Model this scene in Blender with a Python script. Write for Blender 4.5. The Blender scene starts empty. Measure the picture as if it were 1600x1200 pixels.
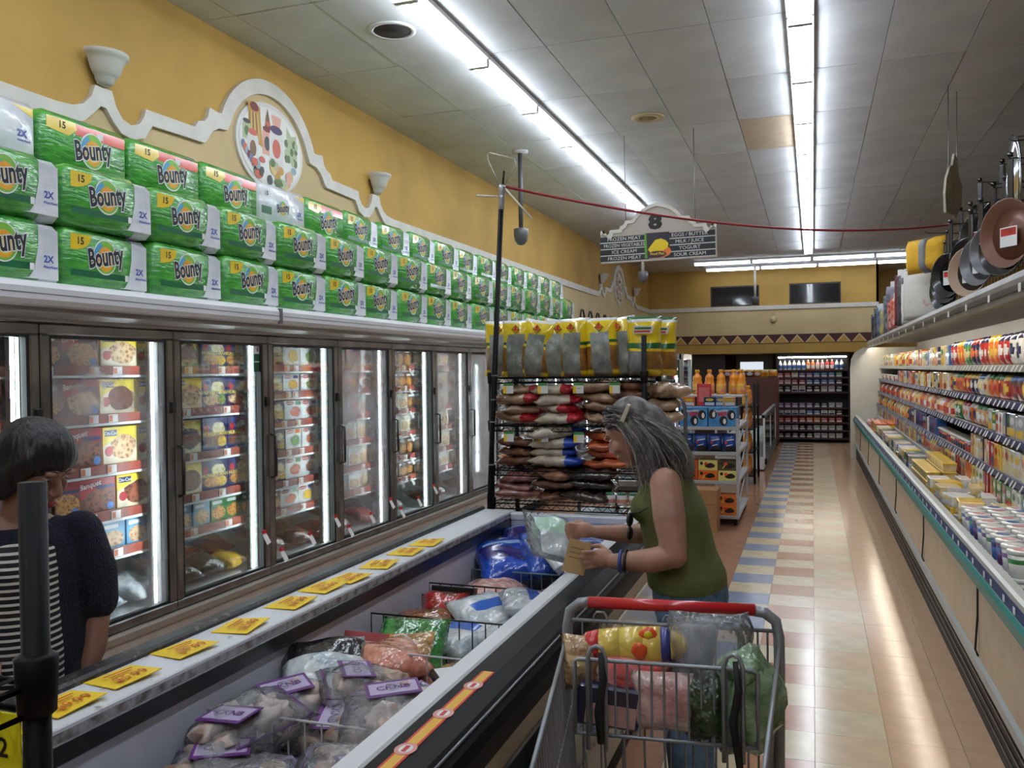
import bpy, math, random
from math import pi, sin, cos, radians, sqrt, atan2
from mathutils import Vector, Matrix, noise

S = bpy.context.scene
COL = S.collection
RND = random.Random(11)

# ------------------------------------------------------------------ camera, world, exposure
F_PX, CAM_H = 1360.0, 1.65
YAW, PITCH, ROLL = 0.33256, -0.015708, 0.012
fw = Vector((-sin(YAW) * cos(PITCH), cos(YAW) * cos(PITCH), sin(PITCH)))
rt = Vector((cos(YAW), sin(YAW), 0.0))
up = rt.cross(fw)
r2 = rt * cos(ROLL) - up * sin(ROLL)
u2 = up * cos(ROLL) + rt * sin(ROLL)
cam_data = bpy.data.cameras.new('camera')
cam = bpy.data.objects.new('camera', cam_data)
COL.objects.link(cam)
cam.matrix_world = Matrix(((r2.x, u2.x, -fw.x, 0), (r2.y, u2.y, -fw.y, 0), (r2.z, u2.z, -fw.z, CAM_H), (0, 0, 0, 1)))
cam_data.sensor_fit = 'HORIZONTAL'
cam_data.sensor_width = 36.0
cam_data.lens = F_PX * 36.0 / 1600.0
cam_data.clip_start = 0.05
cam_data.clip_end = 100
S.camera = cam

world = bpy.data.worlds.new('world')
S.world = world
world.use_nodes = True
world.node_tree.nodes['Background'].inputs[0].default_value = (0.8, 0.85, 0.9, 1)
world.node_tree.nodes['Background'].inputs[1].default_value = 0.05

TUBE_E = 34.0          # ceiling fluorescent tubes
LED_E = 58.0           # freezer door tubes
CASE_E = 42.0          # dairy case canopy tubes
S.view_settings.view_transform = 'Standard'
S.view_settings.look = 'None'
S.view_settings.gamma = 1.0
S.view_settings.use_curve_mapping = False
S.view_settings.exposure = -0.25
S.cycles.use_denoising = True
S.cycles.adaptive_threshold = 0.06
S.cycles.max_bounces = 7
S.cycles.diffuse_bounces = 3
S.cycles.glossy_bounces = 2
S.cycles.transmission_bounces = 4
S.cycles.transparent_max_bounces = 10
S.cycles.caustics_reflective = False
S.cycles.caustics_refractive = False
S.cycles.sample_clamp_indirect = 6.0

# ------------------------------------------------------------------ materials
def lin(c):
    c = c / 255.0
    return c / 12.92 if c <= 0.04045 else ((c + 0.055) / 1.055) ** 2.4
def L3(rgb): return (lin(rgb[0]), lin(rgb[1]), lin(rgb[2]), 1.0)
MATS = {}
def mat(name, rgb=(200, 200, 200), rough=0.5, metal=0.0, var=0.0, vscale=8.0, bump=0.0, bscale=30.0, coat=0.0,
        emit=0.0, rgb2=None, vdetail=3.0, contrast=(0.35, 0.65), stretch=None, spec=0.5, voronoi=False, bdist=0.02):
    """principled material; var / rgb2 mix a second colour in by noise, bump gives fine relief"""
    if name in MATS: return MATS[name]
    m = bpy.data.materials.new(name)
    m.use_nodes = True
    nt = m.node_tree
    p = nt.nodes['Principled BSDF']
    p.inputs['Base Color'].default_value = L3(rgb)
    p.inputs['Roughness'].default_value = rough
    p.inputs['Metallic'].default_value = metal
    p.inputs['Specular IOR Level'].default_value = spec
    p.inputs['Coat Weight'].default_value = coat
    p.inputs['Coat Roughness'].default_value = 0.08
    tc = None
    if var or rgb2 or bump:
        tc = nt.nodes.new('ShaderNodeTexCoord')
        mp = nt.nodes.new('ShaderNodeMapping')
        if stretch: mp.inputs['Scale'].default_value = stretch
        nt.links.new(tc.outputs['Object'], mp.inputs['Vector'])
    if var or rgb2:
        if voronoi:
            n = nt.nodes.new('ShaderNodeTexVoronoi')
            out = n.outputs['Distance']
        else:
            n = nt.nodes.new('ShaderNodeTexNoise')
            n.inputs['Detail'].default_value = vdetail
            out = n.outputs[0]
        n.inputs['Scale'].default_value = vscale
        nt.links.new(mp.outputs[0], n.inputs['Vector'])
        cr = nt.nodes.new('ShaderNodeValToRGB')
        cr.color_ramp.elements[0].position, cr.color_ramp.elements[1].position = contrast
        if rgb2 is None: rgb2 = tuple(max(0, min(255, c * (1 - var))) for c in rgb)
        cr.color_ramp.elements[0].color = L3(rgb2)
        cr.color_ramp.elements[1].color = L3(rgb)
        nt.links.new(out, cr.inputs[0])
        nt.links.new(cr.outputs[0], p.inputs['Base Color'])
    if bump:
        n2 = nt.nodes.new('ShaderNodeTexNoise')
        n2.inputs['Scale'].default_value = bscale
        n2.inputs['Detail'].default_value = 2.0
        nt.links.new(mp.outputs[0], n2.inputs['Vector'])
        b = nt.nodes.new('ShaderNodeBump')
        b.inputs['Strength'].default_value = bump
        b.inputs['Distance'].default_value = bdist
        nt.links.new(n2.outputs[0], b.inputs['Height'])
        nt.links.new(b.outputs[0], p.inputs['Normal'])
        if coat: nt.links.new(b.outputs[0], p.inputs['Coat Normal'])
    if emit:
        p.inputs['Emission Color'].default_value = L3(rgb)
        p.inputs['Emission Strength'].default_value = emit
    MATS[name] = m
    return m

def film(name, tint=(255, 255, 255), clear=0.8, gloss=0.5, bump=0.4, bscale=25.0, frost=None, rough=0.12):
    """clear plastic / glass: transparent with a glossy coat, optional frost patches (scale, lo, hi, amount)"""
    if name in MATS: return MATS[name]
    m = bpy.data.materials.new(name); m.use_nodes = True
    nt = m.node_tree; nt.nodes.clear()
    N = nt.nodes.new; K = nt.links.new
    out = N('ShaderNodeOutputMaterial'); tr = N('ShaderNodeBsdfTransparent'); gl = N('ShaderNodeBsdfGlossy'); df = N('ShaderNodeBsdfDiffuse')
    tr.inputs[0].default_value = L3(tint)
    df.inputs[0].default_value = L3((235, 238, 240))
    gl.inputs['Roughness'].default_value = rough
    tc = N('ShaderNodeTexCoord')
    mx = N('ShaderNodeMixShader')
    K(tr.outputs[0], mx.inputs[1]); K(df.outputs[0], mx.inputs[2])
    if frost:
        sc, lo, hi, amt = frost
        n = N('ShaderNodeTexNoise'); n.inputs['Scale'].default_value = sc; n.inputs['Detail'].default_value = 3
        K(tc.outputs['Object'], n.inputs['Vector'])
        mr = N('ShaderNodeMapRange'); mr.inputs[1].default_value = lo; mr.inputs[2].default_value = hi
        mr.inputs[3].default_value = 1 - clear; mr.inputs[4].default_value = amt
        K(n.outputs[0], mr.inputs[0]); K(mr.outputs[0], mx.inputs[0])
    else:
        mx.inputs[0].default_value = 1 - clear
    lw = N('ShaderNodeLayerWeight'); lw.inputs[0].default_value = 0.25
    mm = N('ShaderNodeMath'); mm.operation = 'MULTIPLY'; mm.inputs[1].default_value = gloss
    K(lw.outputs['Fresnel'], mm.inputs[0])
    mx2 = N('ShaderNodeMixShader')
    K(mm.outputs[0], mx2.inputs[0]); K(mx.outputs[0], mx2.inputs[1]); K(gl.outputs[0], mx2.inputs[2])
    if bump:
        n2 = N('ShaderNodeTexNoise'); n2.inputs['Scale'].default_value = bscale
        K(tc.outputs['Object'], n2.inputs['Vector'])
        b = N('ShaderNodeBump'); b.inputs['Strength'].default_value = bump; b.inputs['Distance'].default_value = 0.02
        K(n2.outputs[0], b.inputs['Height']); K(b.outputs[0], gl.inputs['Normal']); K(b.outputs[0], lw.inputs['Normal'])
    K(mx2.outputs[0], out.inputs[0])
    MATS[name] = m
    return m

mustard = mat('mustard_paint', (196, 156, 78), 0.75, var=0.10, vscale=1.2, bump=0.1, bscale=120)
cream = mat('cream_paint', (214, 190, 142), 0.75, var=0.05, vscale=1.5)
white_trim = mat('white_trim', (226, 222, 212), 0.5, var=0.06, vscale=6)
white_paint = mat('white_enamel', (236, 238, 240), 0.35, var=0.04, vscale=3)
black_paint = mat('black_enamel', (16, 16, 17), 0.35)
black_plastic = mat('black_plastic', (20, 20, 22), 0.3, bump=0.05, bscale=60)
black_matte = mat('black_matte', (24, 23, 23), 0.7)
steel = mat('brushed_steel', (160, 160, 160), 0.26, metal=0.85, var=0.25, vscale=5)
dark_steel = mat('dark_steel', (70, 68, 66), 0.3, metal=0.8)
chrome = mat('chrome_wire', (185, 188, 192), 0.2, metal=1.0)
grey_metal = mat('grey_metal', (118, 120, 124), 0.35, metal=0.55)
white_card = mat('white_card', (238, 238, 236), 0.6)
black_ink = mat('black_ink', (18, 18, 22), 0.5)
red_ink = mat('red_ink', (196, 40, 34), 0.5)
blue_ink = mat('blue_ink', (32, 66, 150), 0.5)
yellow_card = mat('yellow_card', (250, 212, 52), 0.6)
tube_glow = mat('fluorescent_glow', (234, 243, 255), 0.4, emit=TUBE_E)
led_glow = mat('freezer_tube_glow', (236, 248, 255), 0.4, emit=LED_E)
cross_glow = mat('cross_row_glow', (234, 243, 255), 0.4, emit=TUBE_E * 0.4)
case_glow = mat('case_tube_glow', (255, 246, 228), 0.4, emit=CASE_E)

# ------------------------------------------------------------------ mesh helpers
ID4 = Matrix.Identity(4)
TXZ = Matrix.Rotation(pi / 2, 4, 'X')      # XY drawing -> upright front facing -Y
def TL(x, y, z): return Matrix.Translation((x, y, z))
def RZ(a): return Matrix.Rotation(a, 4, 'Z')
def RX(a): return Matrix.Rotation(a, 4, 'X')
def RY(a): return Matrix.Rotation(a, 4, 'Y')

class MB:
    """collects faces of several materials and becomes ONE mesh"""
    def __init__(s): s.v = []; s.f = []; s.m = []; s.sm = []; s.ms = []
    def mi(s, m):
        if m not in s.ms: s.ms.append(m)
        return s.ms.index(m)
    def add(s, vs, fs, m, T=None, smooth=False):
        o = len(s.v); k = s.mi(m)
        s.v += [tuple(T @ Vector(v)) for v in vs] if T is not None else [tuple(v) for v in vs]
        for f in fs:
            s.f.append(tuple(i + o for i in f)); s.m.append(k); s.sm.append(smooth)
        return s
    def box(s, x0, x1, y0, y1, z0, z1, m, T=None):
        vs = [(x0, y0, z0), (x1, y0, z0), (x1, y1, z0), (x0, y1, z0), (x0, y0, z1), (x1, y0, z1), (x1, y1, z1), (x0, y1, z1)]
        return s.add(vs, [(0, 3, 2, 1), (4, 5, 6, 7), (0, 1, 5, 4), (1, 2, 6, 5), (2, 3, 7, 6), (3, 0, 4, 7)], m, T)
    def rbox(s, x0, x1, y0, y1, z0, z1, c, m, T=None, smooth=False):
        """box with chamfered edges"""
        vs = []; idx = {}
        X = (x0, x1); Y = (y0, y1); Z = (z0, z1)
        for i in (0, 1):
            for j in (0, 1):
                for k in (0, 1):
                    sx = c if i == 0 else -c; sy = c if j == 0 else -c; sz = c if k == 0 else -c
                    for a in range(3):
                        p = [X[i] + sx, Y[j] + sy, Z[k] + sz]
                        p[a] = (X[i], Y[j], Z[k])[a]
                        idx[(i, j, k, a)] = len(vs); vs.append(tuple(p))
        g = idx
        fs = []
        for a in range(3):
            b, d = (a + 1) % 3, (a + 2) % 3
            for side in (0, 1):
                q = []
                for (u, w) in ((0, 0), (1, 0), (1, 1), (0, 1)):
                    t = [0, 0, 0]; t[a] = side; t[b] = u; t[d] = w
                    q.append(g[(t[0], t[1], t[2], a)])
                fs.append(tuple(q) if side else tuple(reversed(q)))
            # edges running along axis a, between faces b and d
            for u in (0, 1):
                for w in (0, 1):
                    t0 = [0, 0, 0]; t0[a] = 0; t0[b] = u; t0[d] = w
                    t1 = list(t0); t1[a] = 1
                    q = (g[(*t0, b)], g[(*t1, b)], g[(*t1, d)], g[(*t0, d)])
                    fs.append(q if (u + w) % 2 == 1 else tuple(reversed(q)))
        for i in (0, 1):
            for j in (0, 1):
                for k in (0, 1):
                    q = (g[(i, j, k, 0)], g[(i, j, k, 1)], g[(i, j, k, 2)])
                    fs.append(q if (i + j + k) % 2 == 1 else tuple(reversed(q)))
        return s.add(vs, fs, m, T, smooth)
    def tube(s, pts, r, m, seg=6, closed=False, T=None, caps=True, r_end=None):
        pts = [Vector(p) for p in pts]; n = len(pts); vs = []; fs = []
        rads = r if isinstance(r, (list, tuple)) else [r] * n
        prev = None
        for i, p in enumerate(pts):
            if closed: d = pts[(i + 1) % n] - pts[i - 1]
            else: d = pts[min(i + 1, n - 1)] - pts[max(i - 1, 0)]
            d.normalize()
            if prev is None:
                a = Vector((0, 0, 1)) if abs(d.z) < 0.9 else Vector((1, 0, 0))
                u = d.cross(a).normalized()
            else:
                u = (prev - d * prev.dot(d))
                u = u.normalized() if u.length > 1e-6 else d.orthogonal().normalized()
            prev = u; w = d.cross(u)
            for k in range(seg):
                t = 2 * pi * k / seg
                vs.append(tuple(p + (u * cos(t) + w * sin(t)) * rads[i]))
        for i in range(n if closed else n - 1):
            j = (i + 1) % n
            for k in range(seg):
                l = (k + 1) % seg
                fs.append((i * seg + k, i * seg + l, j * seg + l, j * seg + k))
        if caps and not closed:
            fs.append(tuple(range(seg - 1, -1, -1))); fs.append(tuple((n - 1) * seg + k for k in range(seg)))
        return s.add(vs, fs, m, T, seg > 5)
    def lathe(s, prof, m, seg=12, T=None, a0=0.0, a1=2 * pi, sx=1.0, sy=1.0, smooth=True):
        full = abs(a1 - a0 - 2 * pi) < 1e-6
        c = seg if full else seg + 1
        vs = []; fs = []
        for (r, z) in prof:
            for k in range(c):
                t = a0 + (a1 - a0) * k / seg
                vs.append((r * cos(t) * sx, r * sin(t) * sy, z))
        for i in range(len(prof) - 1):
            for k in range(seg):
                l = (k + 1) % c
                fs.append((i * c + k, i * c + l, (i + 1) * c + l, (i + 1) * c + k))
        if full:
            if prof[0][0] > 1e-6: fs.append(tuple(range(c - 1, -1, -1)))
            if prof[-1][0] > 1e-6: fs.append(tuple((len(prof) - 1) * c + k for k in range(c)))
        return s.add(vs, fs, m, T, smooth)
    def prism(s, poly, h, m, T=None, cap0=True):
        """polygon in XY extruded from z=0 to z=h"""
        n = len(poly)
        vs = [(x, y, 0) for x, y in poly] + [(x, y, h) for x, y in poly]
        fs = [tuple(range(n, 2 * n))] + [(i, (i + 1) % n, n + (i + 1) % n, n + i) for i in range(n)]
        if cap0: fs.append(tuple(range(n - 1, -1, -1)))
        return s.add(vs, fs, m, T)
    def strip(s, up_pts, lo_pts, h, m, T=None):
        """band between two polylines in XY, extruded from z=0 to h"""
        n = len(up_pts)
        vs = [(x, y, 0) for x, y in up_pts] + [(x, y, 0) for x, y in lo_pts] + [(x, y, h) for x, y in up_pts] + [(x, y, h) for x, y in lo_pts]
        fs = []
        for i in range(n - 1):
            fs += [(2 * n + i, 3 * n + i, 3 * n + i + 1, 2 * n + i + 1), (i, i + 1, n + i + 1, n + i),
                   (i, 2 * n + i, 2 * n + i + 1, i + 1), (n + i, n + i + 1, 3 * n + i + 1, 3 * n + i)]
        fs += [(0, n, 3 * n, 2 * n), (n - 1, 3 * n - 1, 4 * n - 1, 2 * n - 1)]
        return s.add(vs, fs, m, T)
    def flat(s, poly, m, y=0.0, T=None):
        """flat print: polygon given in X,Z lying on the front plane y"""
        return s.add([(x, y, z) for x, z in poly], [tuple(range(len(poly)))], m, T)
    def mesh_in(s, me, m, T):
        return s.add([v.co for v in me.vertices], [tuple(p.vertices) for p in me.polygons], m, T)
    def pillow(s, w, h, d, m, nx=8, ny=10, seed=0, amp=0.01, edge=2.6, T=None, fs=7.0, flatz=None):
        """soft bag lying in XY (x: -w/2..w/2, y: 0..h), thick along z; m = material or function(u, v, front)"""
        off = Vector((seed * 3.7, seed * 1.3, seed * 2.1))
        top = {}; bot = {}; vs = []
        for j in range(ny + 1):
            for i in range(nx + 1):
                u = 2 * i / nx - 1; v = 2 * j / ny - 1
                b = max(0.0, (1 - abs(u) ** edge)) ** 0.6 * max(0.0, (1 - abs(v) ** edge)) ** 0.6
                x = u * w / 2; y = (v + 1) / 2 * h
                nz = noise.noise(Vector((x * fs, y * fs, 0)) + off)
                n2 = noise.noise(Vector((x * fs * 2.3, y * fs * 2.3, 5)) + off)
                e = amp * 0.6
                x += e * n2; y += e * nz
                z = d / 2 * b + amp * (nz + 0.6 * n2) * (0.3 + b)
                top[(i, j)] = len(vs); vs.append((x, y, z))
                if i in (0, nx) or j in (0, ny): bot[(i, j)] = top[(i, j)]
                else:
                    zb = -d / 2 * b + amp * 0.5 * n2
                    if flatz is not None: zb = max(zb, flatz)
                    bot[(i, j)] = len(vs); vs.append((x, y, zb))
        for front, g in ((True, top), (False, bot)):
            for j in range(ny):
                for i in range(nx):
                    q = (g[(i, j)], g[(i + 1, j)], g[(i + 1, j + 1)], g[(i, j + 1)])
                    if not front: q = tuple(reversed(q))
                    mm = m((i + 0.5) / nx, (j + 0.5) / ny, front) if callable(m) else m
                    s.m.append(s.mi(mm)); s.sm.append(True)
                    s.f.append(tuple(k + len(s.v) for k in q))
        s.v += [tuple(T @ Vector(p)) if T is not None else p for p in vs]
        return s
    def lump(s, c, r, m, seed=0, amp=0.25, nu=9, nv=6, T=None):
        """irregular rounded lump, r = (rx, ry, rz)"""
        vs = []; fs = []
        o = Vector((seed * 5.1, seed * 2.3, seed * 0.7))
        for j in range(nv + 1):
            ph = pi * j / nv
            for i in range(nu):
                th = 2 * pi * i / nu
                n = Vector((sin(ph) * cos(th), sin(ph) * sin(th), cos(ph)))
                k = 1 + amp * noise.noise(n * 1.6 + o)
                vs.append((c[0] + n.x * r[0] * k, c[1] + n.y * r[1] * k, c[2] + n.z * r[2] * k))
        for j in range(nv):
            for i in range(nu):
                l = (i + 1) % nu
                fs.append((j * nu + i, (j + 1) * nu + i, (j + 1) * nu + l, j * nu + l))
        return s.add(vs, fs, m, T, True)
    def mesh(s, name='mesh'):
        me = bpy.data.meshes.new(name)
        me.from_pydata(s.v, [], s.f)
        for m in s.ms: me.materials.append(m)
        me.polygons.foreach_set('material_index', s.m)
        me.polygons.foreach_set('use_smooth', s.sm)
        me.update()
        return me

def obj(name, me, parent=None, M=None):
    if isinstance(me, MB): me = me.mesh(name)
    o = bpy.data.objects.new(name, me)
    COL.objects.link(o)
    if parent is not None: o.parent = parent
    if M is not None: o.matrix_basis = M
    return o
USED_LABELS = {}
def tag(o, label, cat, group=None, kind=None):
    o['label'] = label
    o['category'] = cat
    if group: o['group'] = group
    if kind: o['kind'] = kind
    return o
def thing(name, label, cat, M=None, group=None):
    o = bpy.data.objects.new(name, None)
    o.empty_display_size = 0.1
    COL.objects.link(o)
    if M is not None: o.matrix_basis = M
    return tag(o, label, cat, group)
def struct(name, me, M=None):
    o = obj(name, me, None, M); o['kind'] = 'structure'
    return o
def spawn(kit, name, label, cat, M, group=None):
    """kit: a mesh (single-piece thing) or [(part, mesh, matrix, [(sub, mesh, matrix), ...]), ...]; copies share mesh data"""
    if isinstance(kit, bpy.types.Mesh):
        return tag(obj(name, kit, None, M), label, cat, group)
    t = thing(name, label, cat, M, group)
    for part in kit:
        p = obj(part[0], part[1], t, part[2])
        for sub in (part[3] if len(part) > 3 else []): obj(sub[0], sub[1], p, sub[2])
    return t
ONES = ['zeroth', 'first', 'second', 'third', 'fourth', 'fifth', 'sixth', 'seventh', 'eighth', 'ninth', 'tenth', 'eleventh', 'twelfth', 'thirteenth',
        'fourteenth', 'fifteenth', 'sixteenth', 'seventeenth', 'eighteenth', 'nineteenth']
TENS = {20: 'twent', 30: 'thirt', 40: 'fort', 50: 'fift', 60: 'sixt', 70: 'sevent', 80: 'eight', 90: 'ninet'}
def nth(n):
    if n < 20: return ONES[n]
    t = TENS[n // 10 * 10]
    return t + 'ieth' if n % 10 == 0 else t + 'y-' + ONES[n % 10]
def blob(cx, cz, rx, rz, seed=0, n=16, amp=0.2):
    out = []
    for k in range(n):
        t = 2 * pi * k / n
        q = 1 + amp * noise.noise(Vector((cos(t) * 1.7 + seed * 3.1, sin(t) * 1.7, seed)))
        out.append((cx + cos(t) * rx * q, cz + sin(t) * rz * q))
    return out
def rect(x0, x1, z0, z1): return [(x0, z0), (x1, z0), (x1, z1), (x0, z1)]
def ell(cx, cz, rx, rz, n=20): return [(cx + cos(2 * pi * k / n) * rx, cz + sin(2 * pi * k / n) * rz) for k in range(n)]

# lettering: all words are turned into flat meshes once, before the scene fills up
TXT = {}
def make_texts(specs):
    tmp = []
    for key, body, size, off, shear in specs:
        cu = bpy.data.curves.new('lettering', 'FONT')
        cu.body = body; cu.size = size; cu.offset = off; cu.shear = shear
        cu.align_x = 'CENTER'; cu.align_y = 'CENTER'; cu.resolution_u = 2
        o = bpy.data.objects.new('lettering', cu); COL.objects.link(o); tmp.append((key, o, cu))
    dg = bpy.context.evaluated_depsgraph_get()
    for key, o, cu in tmp:
        TXT[key] = bpy.data.meshes.new_from_object(o.evaluated_get(dg))
    for key, o, cu in tmp:
        bpy.data.objects.remove(o); bpy.data.curves.remove(cu)
make_texts([
    ('bounty', 'Bounty', 1.0, 0.030, 0.12), ('bounty_out', 'Bounty', 1.0, 0.065, 0.12), ('15', '15', 1.0, 0.03, 0.0),
    ('2x', '2X', 1.0, 0.04, 0.0), ('absorb', 'Absorbent', 1.0, 0.03, 0.0), ('oncor', 'On-Cor', 1.0, 0.02, 0.0), ('hungry', 'HUNGRY-MAN', 1.0, 0.03, 0.0),
    ('banquet', 'Banquet', 1.0, 0.02, 0.25), ('smart', 'SmartOnes', 1.0, 0.02, 0.1), ('8', '8', 1.0, 0.05, 0.0),
    ('s1', 'FROZEN MEAT', 1.0, 0.0, 0.0), ('s2', 'FROZEN VEGETABLES', 1.0, 0.0, 0.0), ('s3', 'ICE CREAM', 1.0, 0.0, 0.0), ('s5', 'EGGS / BUTTER', 1.0, 0.0, 0.0),
    ('s6', 'MILK / JUICE', 1.0, 0.0, 0.0), ('s7', 'YOGURT', 1.0, 0.0, 0.0), ('s8', 'SOUR CREAM', 1.0, 0.0, 0.0), ('food', 'Food Plus', 1.0, 0.02, 0.1),
    ('599', '$5.99', 1.0, 0.02, 0.0), ('099', '$9.99', 1.0, 0.02, 0.0), ('cknb', 'CKNB', 1.0, 0.02, 0.0),
    ('milk', 'Milk', 1.0, 0.03, 0.2), ('milk2', 'Chocolate', 1.0, 0.02, 0.1), ('six', '6', 1.0, 0.02, 0.0),
    ('dash', '-12', 1.0, 0.02, 0.0),
])
# ------------------------------------------------------------------ room shell
ZC = 4.11                                  # ceiling height
XW, XR, YF, YB = -4.0, 9.0, -4.0, 22.5     # left wall, right wall, front wall, back wall
TX, TY = 0.302, 0.306                      # floor tile pitch
grout = mat('floor_grout', (120, 96, 74), 0.5)
def tilemat(n, rgb, var=0.07): return mat(n, rgb, 0.16, var=var, vscale=9, bump=0.05, bscale=4.0, spec=0.42, bdist=0.01)
t_orange = tilemat('floor_tile_orange', (172, 128, 100)); t_tan = tilemat('floor_tile_tan', (172, 120, 84)); t_cream = tilemat('floor_tile_cream', (216, 200, 168))
t_blue = tilemat('floor_tile_blue', (140, 151, 178)); t_pink = tilemat('floor_tile_beige', (204, 168, 134), 0.04); t_pale = tilemat('floor_tile_pale', (214, 188, 156), 0.04)
floor = struct('floor', MB().box(XW, XR, YF, YB + 2, -0.12, -0.004, grout))
def tile_mat(c, r):
    even = r % 2 == 0
    if c == -1: return t_tan if even else t_cream
    if c == -2: return t_cream if even else t_blue
    if c == 0: return t_cream if even else t_pale
    if c > 0: return t_pink
    return t_orange
tmesh = {}
def tile_mesh(m):
    if m not in tmesh: tmesh[m] = MB().rbox(0.0008, TX - 0.0008, 0.0008, TY - 0.0008, -0.004, 0, 0.0006, m).mesh('floor_tile')
    return tmesh[m]
rest = MB(); n_t = 0
r0 = int(math.floor((YF - 6.573) / TY)) + 1
for c in range(-14, 29):
    for r in range(r0, int((YB + 1.5 - 6.573) / TY)):
        x, y = c * TX, 6.573 + r * TY
        near = (-2 <= c <= 1 and 3.0 < y < 14.0) or (c == 2 and 4 < y < 13) or (-5 <= c <= -3 and 6.2 < y < 13.5)
        if near and n_t < 298:
            obj('floor_tile', tile_mesh(tile_mat(c, r)), floor, TL(x, y, 0)); n_t += 1
        elif c <= 2:
            rest.box(x + 0.0008, x + TX - 0.0008, y + 0.0008, y + TY - 0.0008, -0.004, -0.0001, tile_mat(c, r))
rest.box(3 * TX, XR, YF, YB, -0.004, -0.0001, t_pink)
o = obj('floor_tile_field', rest, floor); o['kind'] = 'stuff'

# ceiling: two-by-four lay-in tiles, uneven, dark joints
ceil_dark = mat('ceiling_joint', (66, 62, 56), 0.9)
ceil_w = mat('ceiling_tile_white', (220, 222, 224), 0.85, var=0.06, vscale=2.2, bump=0.15, bscale=90)
ceil_w2 = mat('ceiling_tile_greyed', (212, 214, 216), 0.85, var=0.06, vscale=2.0, bump=0.15, bscale=90)
ceil_tan = mat('ceiling_tile_tan', (206, 186, 160), 0.8, var=0.05)
ceiling = struct('ceiling', MB().box(XW, XR, YF, YB, ZC + 0.012, ZC + 0.1, ceil_dark))
CX, CY = 0.61, 1.29
cm = {m: MB().box(0.003, CX - 0.003, 0.0065, CY - 0.0065, 0, 0.015, m).mesh('ceiling_tile') for m in (ceil_w, ceil_w2, ceil_tan)}
rest = MB()
for c in range(-7, 16):
    for r in range(-9, 14):
        x, y = -0.07 + c * CX, 6.37 + r * CY
        if y > YB or y < YF - 1: continue
        x0, x1, y0, y1 = max(x, XW), min(x + CX, XR), max(y, YF), min(y + CY, YB)
        if x1 - x0 < 0.02: continue
        m = ceil_tan if (c, r) == (-1, 2) else (ceil_w if RND.random() < 0.65 else ceil_w2)
        sel = y > 3.6 and x > -3.99 and x + CX < 1.5 + 0.33 * max(0, y - 4) and y1 == y + CY
        if sel:
            t = obj('ceiling_tile', cm[m], ceiling, TL(x, y, ZC - 0.003 + RND.uniform(-0.003, 0.003)) @ RX(RND.uniform(-1, 1) * 0.0015) @ RY(RND.uniform(-1, 1) * 0.002))
        else:
            rest.box(x0 + 0.003, x1 - 0.003, y0 + 0.004, y1 - 0.004, ZC - 0.001, ZC + 0.012, m)
o = obj('ceiling_tile_field', rest, ceiling); o['kind'] = 'stuff'
struct('wall_left', MB().box(XW - 0.1, XW, YF, YB, 0, ZC + 0.05, mustard))
struct('wall_right', MB().box(XR, XR + 0.1, YF, YB, 0, ZC + 0.05, cream))
struct('wall_front', MB().box(XW, XR, YF - 0.1, YF, 0, ZC + 0.05, cream))

# moulding on the left wall: band, scallops, shoulders and arches around each painted oval
ARCHES = (5.83, 18.75)
def half_profile():
    """(distance from arch centre, top z, bottom z) from the arch top outwards"""
    P = []
    zc0, Ro, Ri = 3.25, 0.66, 0.55
    for k in range(0, 13):
        a = radians(90 - k * 5.6)
        P.append((Ro * cos(a), zc0 + Ro * sin(a), Ri * cos(a), zc0 + Ri * sin(a)))
    P += [(0.64, 3.50, 0.545, 3.40), (0.74, 3.51, 0.64, 3.39), (0.76, 3.44, 0.70, 3.36), (0.80, 3.40, 0.74, 3.32), (0.86, 3.385, 0.76, 3.285), (0.90, 3.335, 0.80, 3.25),
          (1.36, 3.325, 1.30, 3.235), (1.375, 3.27, 1.33, 3.20), (1.42, 3.215, 1.37, 3.14), (1.49, 3.19, 1.47, 3.105), (1.56, 3.21, 1.57, 3.12), (1.61, 3.27, 1.63, 3.17),
          (1.64, 3.355, 1.69, 3.24), (1.77, 3.355, 1.73, 3.24), (1.80, 3.28, 1.79, 3.18), (1.86, 3.22, 1.86, 3.12), (1.94, 3.19, 1.94, 3.09), (2.05, 3.18, 2.05, 3.08)]
    return P
HP = half_profile()
TWALL = Matrix(((0, 0, 1, XW), (1, 0, 0, 0), (0, 1, 0, 0), (0, 0, 0, 1)))      # drawing (Y, Z) -> wall, thickness towards +X
upp, low = [(YF, 3.18)], [(YF, 3.08)]
for yc in ARCHES:
    for d, zt, d2, zb in reversed(HP):
        upp.append((yc - d, zt)); low.append((yc - d2, zb))
    for d, zt, d2, zb in HP[1:]:
        if yc + d < YB: upp.append((yc + d, zt)); low.append((yc + d2, zb))
upp.append((YB, 3.18)); low.append((YB, 3.08))
struct('trim_1', MB().strip(upp, low, 0.035, white_trim, TWALL))
struct('trim_2', MB().strip([(a, b) for a, b in low], [(a, 0.3) for a, b in low], 0.006, cream, TWALL))
mould_d = mat('sconce_plaster', (206, 204, 196), 0.6)
skit = MB().lathe([(0.0, -0.005), (0.04, 0), (0.062, 0.02), (0.068, 0.045), (0.075, 0.05), (0.085, 0.06), (0.1, 0.085), (0.115, 0.13), (0.13, 0.155), (0.145, 0.165), (0.145, 0.185), (0.12, 0.185), (0.1, 0.15), (0.0, 0.14)], mould_d, 20, None, -pi / 2, pi / 2)
skit.box(0, 0.004, -0.05, 0.05, 0.0, 0.14, mould_d)
skm = skit.mesh('wall_sconce')
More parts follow.
